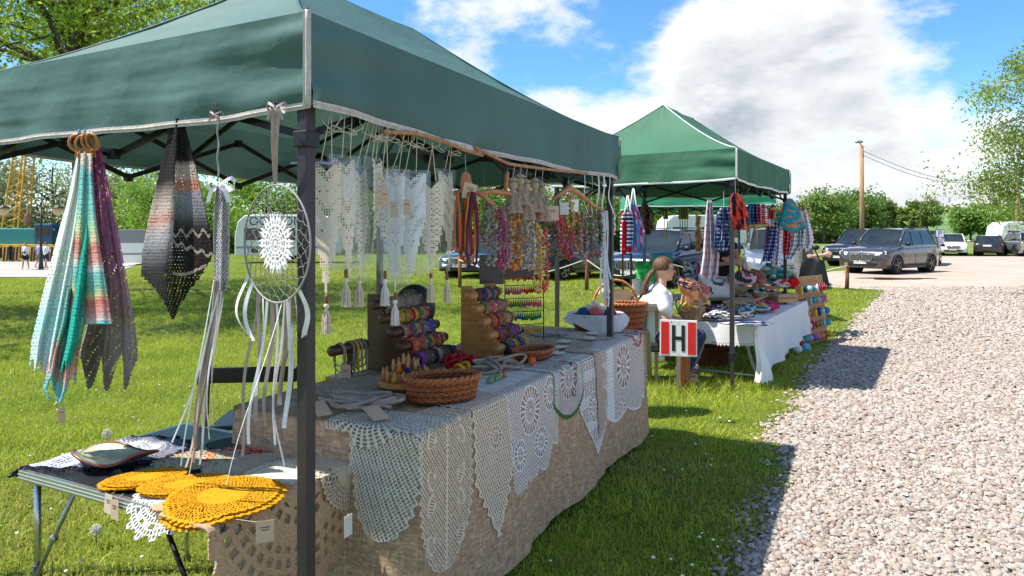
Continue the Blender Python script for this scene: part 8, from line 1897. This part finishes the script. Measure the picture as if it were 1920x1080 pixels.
for k, (px, w) in enumerate(((16, 20), (27, 18), (66, 16), (98, 16))):
    d = 52.; x = (px-960)/F*d; z = float(gz(x, d)); t = thing('striped_barrier', ('striped barrier at the crane end', 'striped barrier with wide black bands', 'striped barrier beyond the lamp post', 'striped barrier next to the blue container')[k], 'barrier', (x, d, z), 'yellow and black barriers'); h = 1.25; W = w/F*d
    MB().box((x, d, z+h*.52), (W, .2, h*.9)).build('panel', CRY, t, bevel=.02); 
    for q in range(3): xx = x-W/2+W*(q+.5)/3; MB().prism([(xx-.10, d-.104, z+.1), (xx+.05, d-.104, z+.1), (xx+.14, d-.104, z+h*.9), (xx-.01, d-.104, z+h*.9)], (0, -.01, 0)).build('black_band', BLACKP, t)
    for s_ in (-1, 1): MB().box((x+s_*W*.4, d, z+.06), (.12, .5, .12)).build('foot', GREYM, t)
WOODP = mat('weathered_pole', (.34, .21, .12), .85, var=.3, scale=6, stretch=(2, 2, .2))
def upole(px, top, d, label):
    x = (px-960)/F*d; z = float(gz(x, d)); zt_ = zpx(top, d); t = thing('utility_pole', label, 'pole', (x, d, z), 'wooden utility poles'); MB().tube([(x, d, z), (x, d, zt_)], [.17, .12], 10).build('post', WOODP, t, smooth=True)
    if 'lamp' not in label: o = MB().bar((x-.5, d-.1, zt_-.5), (x+.5, d-.1, zt_-.5), .09).build('cross_arm', WOODP, t)
    for s_ in ((-.45, .45) if 'lamp' not in label else ()): MB().lathe((x+s_, d-.1, zt_-.45), [(.05, 0), (.07, .08), (.03, .16)], 8).build('insulator', CWHITE, o)
    if 'lamp' in label: MB().tube([(x, d, zt_-.1), (x-.3, d-.3, zt_+.2)], .04, 6).build('lamp_arm', GREYM, t); MB().ball((x-.4, d-.4, zt_+.2), (.3, .15, .1), 10, 6).build('lamp_head', GREYM, t, smooth=True)
    return Vector((x, d-.1, zt_-.4))
pa = upole(1616, 273, 47, 'tall wooden utility pole with a lamp behind the black SUV'); pb = upole(1907, 315, 58, 'wooden utility pole beside the caravan')
for k, dz in enumerate((0, .25)):
    pts = [(pa+Vector((.08, 0, -.3*k))).lerp(pb+Vector((.45-.9*k, 0, 0)), q/16)+Vector((0, 0, -1.3*math.sin(PI*q/16))) for q in range(17)]; tag(MB().tube(pts, .018, 4).build('overhead_wire', BLACKP), 'thin overhead wire sagging between the utility poles', 'wire', 'overhead wires')
def p_sign():
    d = 45.; c = at(1762, 448, d); t = thing('parking_sign', 'blue-bordered parking sign with letter P above a text plate', 'sign', (c.x, d, 0)); BL = mat('sign_blue', (.015, .05, .28), .4)
    MB().tube([(c.x, d+.05, 0), (c.x, d+.05, c.z+.3)], .035, 8).build('post', GREYM, t); u_ = 1/F*d; p0 = at(1762, 438, d)
    MB().box(p0, (.60, .03, .56)).build('panel', BL, t, bevel=.01); MB().box(p0-Vector((0, .018, 0)), (.50, .01, .46)).build('panel_face', mat('sign_face', (.75, .76, .78), .4), t); text_mesh('P', 'letter', p0-Vector((0, .025, .0)), (1, 0, 0), (0, 0, 1), .5, BL, t, .003)
    p1 = p0-Vector((0, 0, .52)); MB().box(p1, (.60, .03, .40)).build('text_plate', mat('sign_face', (.75, .76, .78), .4), t)
    for k in range(3): MB().box(p1+Vector((0, -.018, .11-.10*k)), (.48-.08*k, .006, .035)).build('text_line', BL, t)
p_sign()
def rope_post(px, py0, py1, d, label, grp='rope fence posts'):
    b = at(px, py1, d); b.z = 0; zt_ = zpx(py0, d); t = thing('rope_post', label, 'post', b, grp); MB().tube([b, b+Vector((.01, 0, zt_*.5)), b+Vector((-.02, 0, zt_))], [.055, .05, .045], 9).build('post', mat('brown_post', (.24, .10, .045), .85, var=.4, scale=15, bump=.4), t, smooth=True); return b+Vector((-.02, -.05, zt_*.88))
r1 = rope_post(1588, 492, 542, 18.8, 'wooden post with slack rope beside the car park'); r0 = rope_post(1100, 478, 545, 18.3, 'wooden rope post in front of the navy SUV'); r2 = rope_post(862, 480, 540, 19.2, 'wooden rope post below the red rope necklaces'); r3 = rope_post(1230, 478, 552, 17.2, 'wooden rope post behind the seated woman')
ROPEW = mat('white_rope', (.62, .60, .56), .9)
for (a, b, lab) in ((r2, r0, 'slack rope between the posts under the necklaces'), (r0, r3, 'slack rope between the posts before the navy SUV'), (r3, r1, 'slack rope running behind the second stall')):
    tag(MB().tube([a.lerp(b, q/20)+Vector((0, 0, -.42*math.sin(PI*q/20))) for q in range(21)], .016, 6).build('barrier_rope', ROPEW, smooth=True), lab, 'rope', 'barrier ropes')
# ------------------------------------------------------------------ trees
LEAFV = mat('leaf', rough=.5, vc=True, var=.15, scale=1.5, spec=.3, trans=.45)
BARK = mat('tree_bark', (.10, .075, .055), .95, var=.4, scale=8, bump=.6, stretch=(3, 3, .5)); BARKB = mat('birch_bark', (.45, .43, .40), .9, var=.6, scale=9, stretch=(1, 1, 4))
def tree(label, base, H, R, seed, n, ls, col, bark=BARK, name='tree', z0=.28, limbs=9, droop=0.0, tr=None, clump=.16, lean=(0, 0), sparse=1.0, cat='tree', group='trees', asp=1.0, only=None):
    r = random.Random(seed); g = np.random.default_rng(seed); base = Vector(base); tr = tr or H*.022
    t = thing(name, label, cat, base, group)
    top = base+Vector((lean[0], lean[1], H*.86)); tk = [base.lerp(top, k/6)+Vector((r.uniform(-1, 1), r.uniform(-1, 1), 0))*H*.012*(k > 0) for k in range(7)]
    MB().tube(tk, [tr*(1.25-.16*k) for k in range(7)], 9).build('trunk', bark, t, smooth=True)
    tips = []; br = MB()
    for k in range(limbs):
        q = z0*.8+(1-z0)*.75*(k+.4)/limbs; i = min(5, int(q*6)); p = tk[i].lerp(tk[i+1], q*6-i); a = k*2.4+r.uniform(-.5, .5); hf_ = 1-abs((q-.5)/.62)**2
        ln = R*(.55+.45*hf_)*r.uniform(.75, 1.05); e = p+Vector((math.cos(a)*ln, math.sin(a)*ln, ln*r.uniform(.15, .6)-droop*ln))
        m_ = p.lerp(e, .5)+Vector((0, 0, ln*.12)); pts = [p, m_, e]; br.tube(pts, [tr*.45, tr*.28, tr*.08], 6)
        for j in range(5):
            s = m_.lerp(e, r.uniform(-.5, 1)); o = s+Vector((r.gauss(0, 1), r.gauss(0, 1), r.gauss(.1, .7)-droop*.8))*R*.24; br.tube([s, s.lerp(o, .5)+Vector((0, 0, R*.03)), o], [tr*.15, tr*.1, tr*.03], 5); tips += [o, s.lerp(o, .5)]
        tips.append(e)
    tips += [top, tk[5]]
    br.build('limbs', bark, t, smooth=True)
    T = np.array([tuple(p) for p in tips]); k = g.integers(0, len(T), n); sc = R*clump*(.6+.8*g.random(len(T)))[k][:, None]
    P_ = T[k]+g.normal(0, 1, (n, 3))*sc*np.array([1, 1, .8*asp])
    if droop: P_[:, 2] -= np.abs(g.normal(0, 1, n))*droop*R*.25
    if only is not None: P_ = P_[only(P_)]; n = len(P_)
    d1 = g.normal(0, 1, (n, 3)); d1[:, 2] -= droop*1.5; d1 /= np.linalg.norm(d1, axis=1)[:, None]; d2 = np.cross(d1, g.normal(0, 1, (n, 3))); d2 /= np.linalg.norm(d2, axis=1)[:, None]+1e-6
    l = ls*(.6+.8*g.random((n, 1))); Q = np.stack([P_-d1*l, P_+d2*l*.45, P_+d1*l, P_-d2*l*.45], 1).reshape(-1, 3)
    cl = g.uniform(.75, 1.25, len(T)); c_ = np.array(col)[None]*(g.uniform(.7, 1.3, (n, 1)))*(cl[k][:n, None] if only is None else 1.0); c_[:, 0] *= g.uniform(.8, 1.3, n)
    link = mesh_np('crown', Q, quads=np.arange(4*n).reshape(-1, 4), mat=LEAFV, vcol=np.repeat(c_, 4, 0)); link_mesh(link, 'crown', t)
    return t
G1 = (.16, .26, .045); G2 = (.10, .20, .04); G3 = (.20, .30, .06); OL = (.24, .29, .13)
# big tree leaning over the lace stall
tree('tall ash tree spreading bright feathery leaves above the lace tent', (-8.3, 13.5, 0), 11.5, 3.9, 3, 32000, .048, (.30, .44, .045), z0=.46, limbs=17, clump=.12, tr=.17, droop=.05, lean=(-.6, 0))
tree('second ash tree behind the first, left of the lace tent', (-11.7, 18.5, 0), 14, 5.2, 5, 30000, .062, (.27, .40, .05), z0=.46, limbs=16, clump=.12, tr=.2, droop=.05)
# birch hanging in at the right
tree('birch with drooping leafy twigs reaching over the road', (12.9, 14.6, 0), 8.0, 2.35, 8, 62000, .042, (.23, .34, .07), BARKB, 'birch_tree', z0=.48, limbs=28, droop=.38, clump=.085, tr=.12)
tree('ash tree beside the lawn, shading the grass near the lace tent', (-14.6, 11.0, 0), 11.5, 3.9, 13, 9000, .11, (.27, .40, .05), z0=.44, limbs=13, clump=.14, tr=.2)
def sp(px, top, d, wpx, seed, n, label, col, name='tree', **k):
    x = (px-960)/F*d; z = float(gz(x, d)); H = zpx(top, d)-z; tree(label, (x, d, z), H*1.02, wpx/2/F*d, seed, n, max(.09, d*.0024), col, name=name, **k)
# left background, along the water
for k, (px, top, d, w, c, lab) in enumerate(((-40, 300, 70, 210, OL, 'grey-green willow at the quay beside the crane'), (100, 290, 72, 230, OL, 'broad willow behind the crane and lamp'), (215, 300, 66, 170, OL, 'willow between the lamp and the container'), (285, 325, 52, 150, (.20, .36, .04), 'bright linden above the container'), (395, 330, 56, 170, (.18, .34, .04), 'linden tree right of the container'), (500, 325, 54, 160, (.20, .36, .04), 'linden tree behind the lettered caravan'), (610, 330, 58, 170, (.11, .22, .035), 'linden tree behind the lace panels'), (720, 340, 56, 160, (.13, .26, .04), 'linden tree behind the white lace'), (830, 335, 60, 170, (.10, .21, .035), 'tree behind the red rope necklaces'), (930, 330, 58, 170, (.14, .28, .045), 'light green tree behind the bead necklaces'), (1040, 350, 62, 180, (.10, .2, .035), 'tree behind the flat hanger'), (1140, 345, 60, 150, (.12, .22, .04), 'tree behind the far tent pole'), (1225, 372, 58, 130, (.15, .28, .05), 'round bright tree behind the navy SUV'), (1330, 385, 60, 140, (.13, .26, .045), 'tree behind the hanging rose scarf'), (1420, 380, 66, 130, (.11, .22, .04), 'tree behind the child caps'))):
    sp(px, top, d, w, 20+k, 9000, lab, c, limbs=10, z0=.12, clump=.20)
# right background, edge of the field
for k, (px, top, d, w, c, lab, s_) in enumerate(((1545, 345, 105, 88, (.17, .28, .06), 'large round oak behind the scarves', 1), (1607, 347, 112, 80, (.15, .25, .055), 'large oak behind the utility pole', 1), (1650, 352, 118, 52, (.20, .29, .09), 'slender airy tree right of the utility pole', .6), (1676, 374, 125, 42, (.09, .11, .05), 'thin brownish pine on the field edge', .5), (1704, 372, 122, 40, (.24, .34, .09), 'light slender tree before the field', .7), (1738, 360, 118, 50, (.22, .33, .09), 'tall open-crowned tree at the end of the row', .6), (1820, 382, 125, 62, (.19, .32, .06), 'bushy tree left of the spruce', 1), (1856, 386, 130, 56, (.16, .28, .06), 'bushy tree right of the spruce', 1), (1930, 360, 110, 95, (.20, .33, .06), 'tree at the picture edge behind the caravan', 1))):
    sp(px, top, d, w, 50+k, int(7600*s_), lab, c, limbs=int(12*s_)+3, z0=.26 if s_ == 1 else .42, clump=.17 if s_ == 1 else .13, group='trees along the field')
sp(1857, 364, 150, 40, 71, 2200, 'dark spruce spire behind the bushy trees', (.06, .085, .06), 'spruce_tree', limbs=14, z0=.3, clump=.12, group='trees along the field')
def thicket(name, label, segs, n, ls, col, seed):
    g = np.random.default_rng(seed); P_ = []
    for (px0, px1, top, d, thick) in segs:
        m_ = int(n*(px1-px0)/sum(s[1]-s[0] for s in segs)); px = g.uniform(px0, px1, m_); dd = d+g.uniform(-thick, thick, m_); x = (px-960)/F*dd; z0 = gz(x, dd)
        hh = (zpx(top, d)-float(gz((px0-960)/F*d, d)))*(.55+.75*fbm(px*.06, px*0+seed, seed)); P_.append(np.stack([x, dd, z0+hh*g.random(m_)**.7], 1))
    P_ = np.concatenate(P_); n = len(P_); d1 = g.normal(0, 1, (n, 3)); d1 /= np.linalg.norm(d1, axis=1)[:, None]; d2 = np.cross(d1, g.normal(0, 1, (n, 3))); d2 /= np.linalg.norm(d2, axis=1)[:, None]; l = (ls*P_[:, 1:2]/100)*g.uniform(.5, 1.4, (n, 1))
    Q = np.stack([P_-d1*l, P_+d2*l*.6, P_+d1*l, P_-d2*l*.6], 1).reshape(-1, 3); c_ = np.array(col)[None]*g.uniform(.6, 1.35, (n, 1))*(.7+.6*fbm(P_[:, 0]*.3, P_[:, 2]*.5, seed))[:, None]
    o = link_mesh(mesh_np(name, Q, quads=np.arange(4*n).reshape(-1, 4), mat=LEAFV, vcol=np.repeat(c_, 4, 0)), name, None); tag(o, label, 'undergrowth', kind='stuff')
thicket('hedgerow', 'tangled hedgerow under the oaks along the field', [(1500, 1700, 428, 112, 5), (1690, 1765, 436, 120, 4)], 9000, .32, (.20, .28, .07), 4)
thicket('far_wood', 'distant woodland on the ridge beyond the field', [(1690, 1960, 408, 520, 20), (1380, 1690, 414, 540, 20), (-40, 1400, 418, 560, 20)], 16000, .8, (.12, .18, .10), 5)
thicket('undergrowth', 'dense shrubbery closing the lawn behind the parked cars', [(215, 640, 440, 60, 4), (640, 1480, 425, 64, 4)], 15000, .45, (.16, .28, .05), 6)
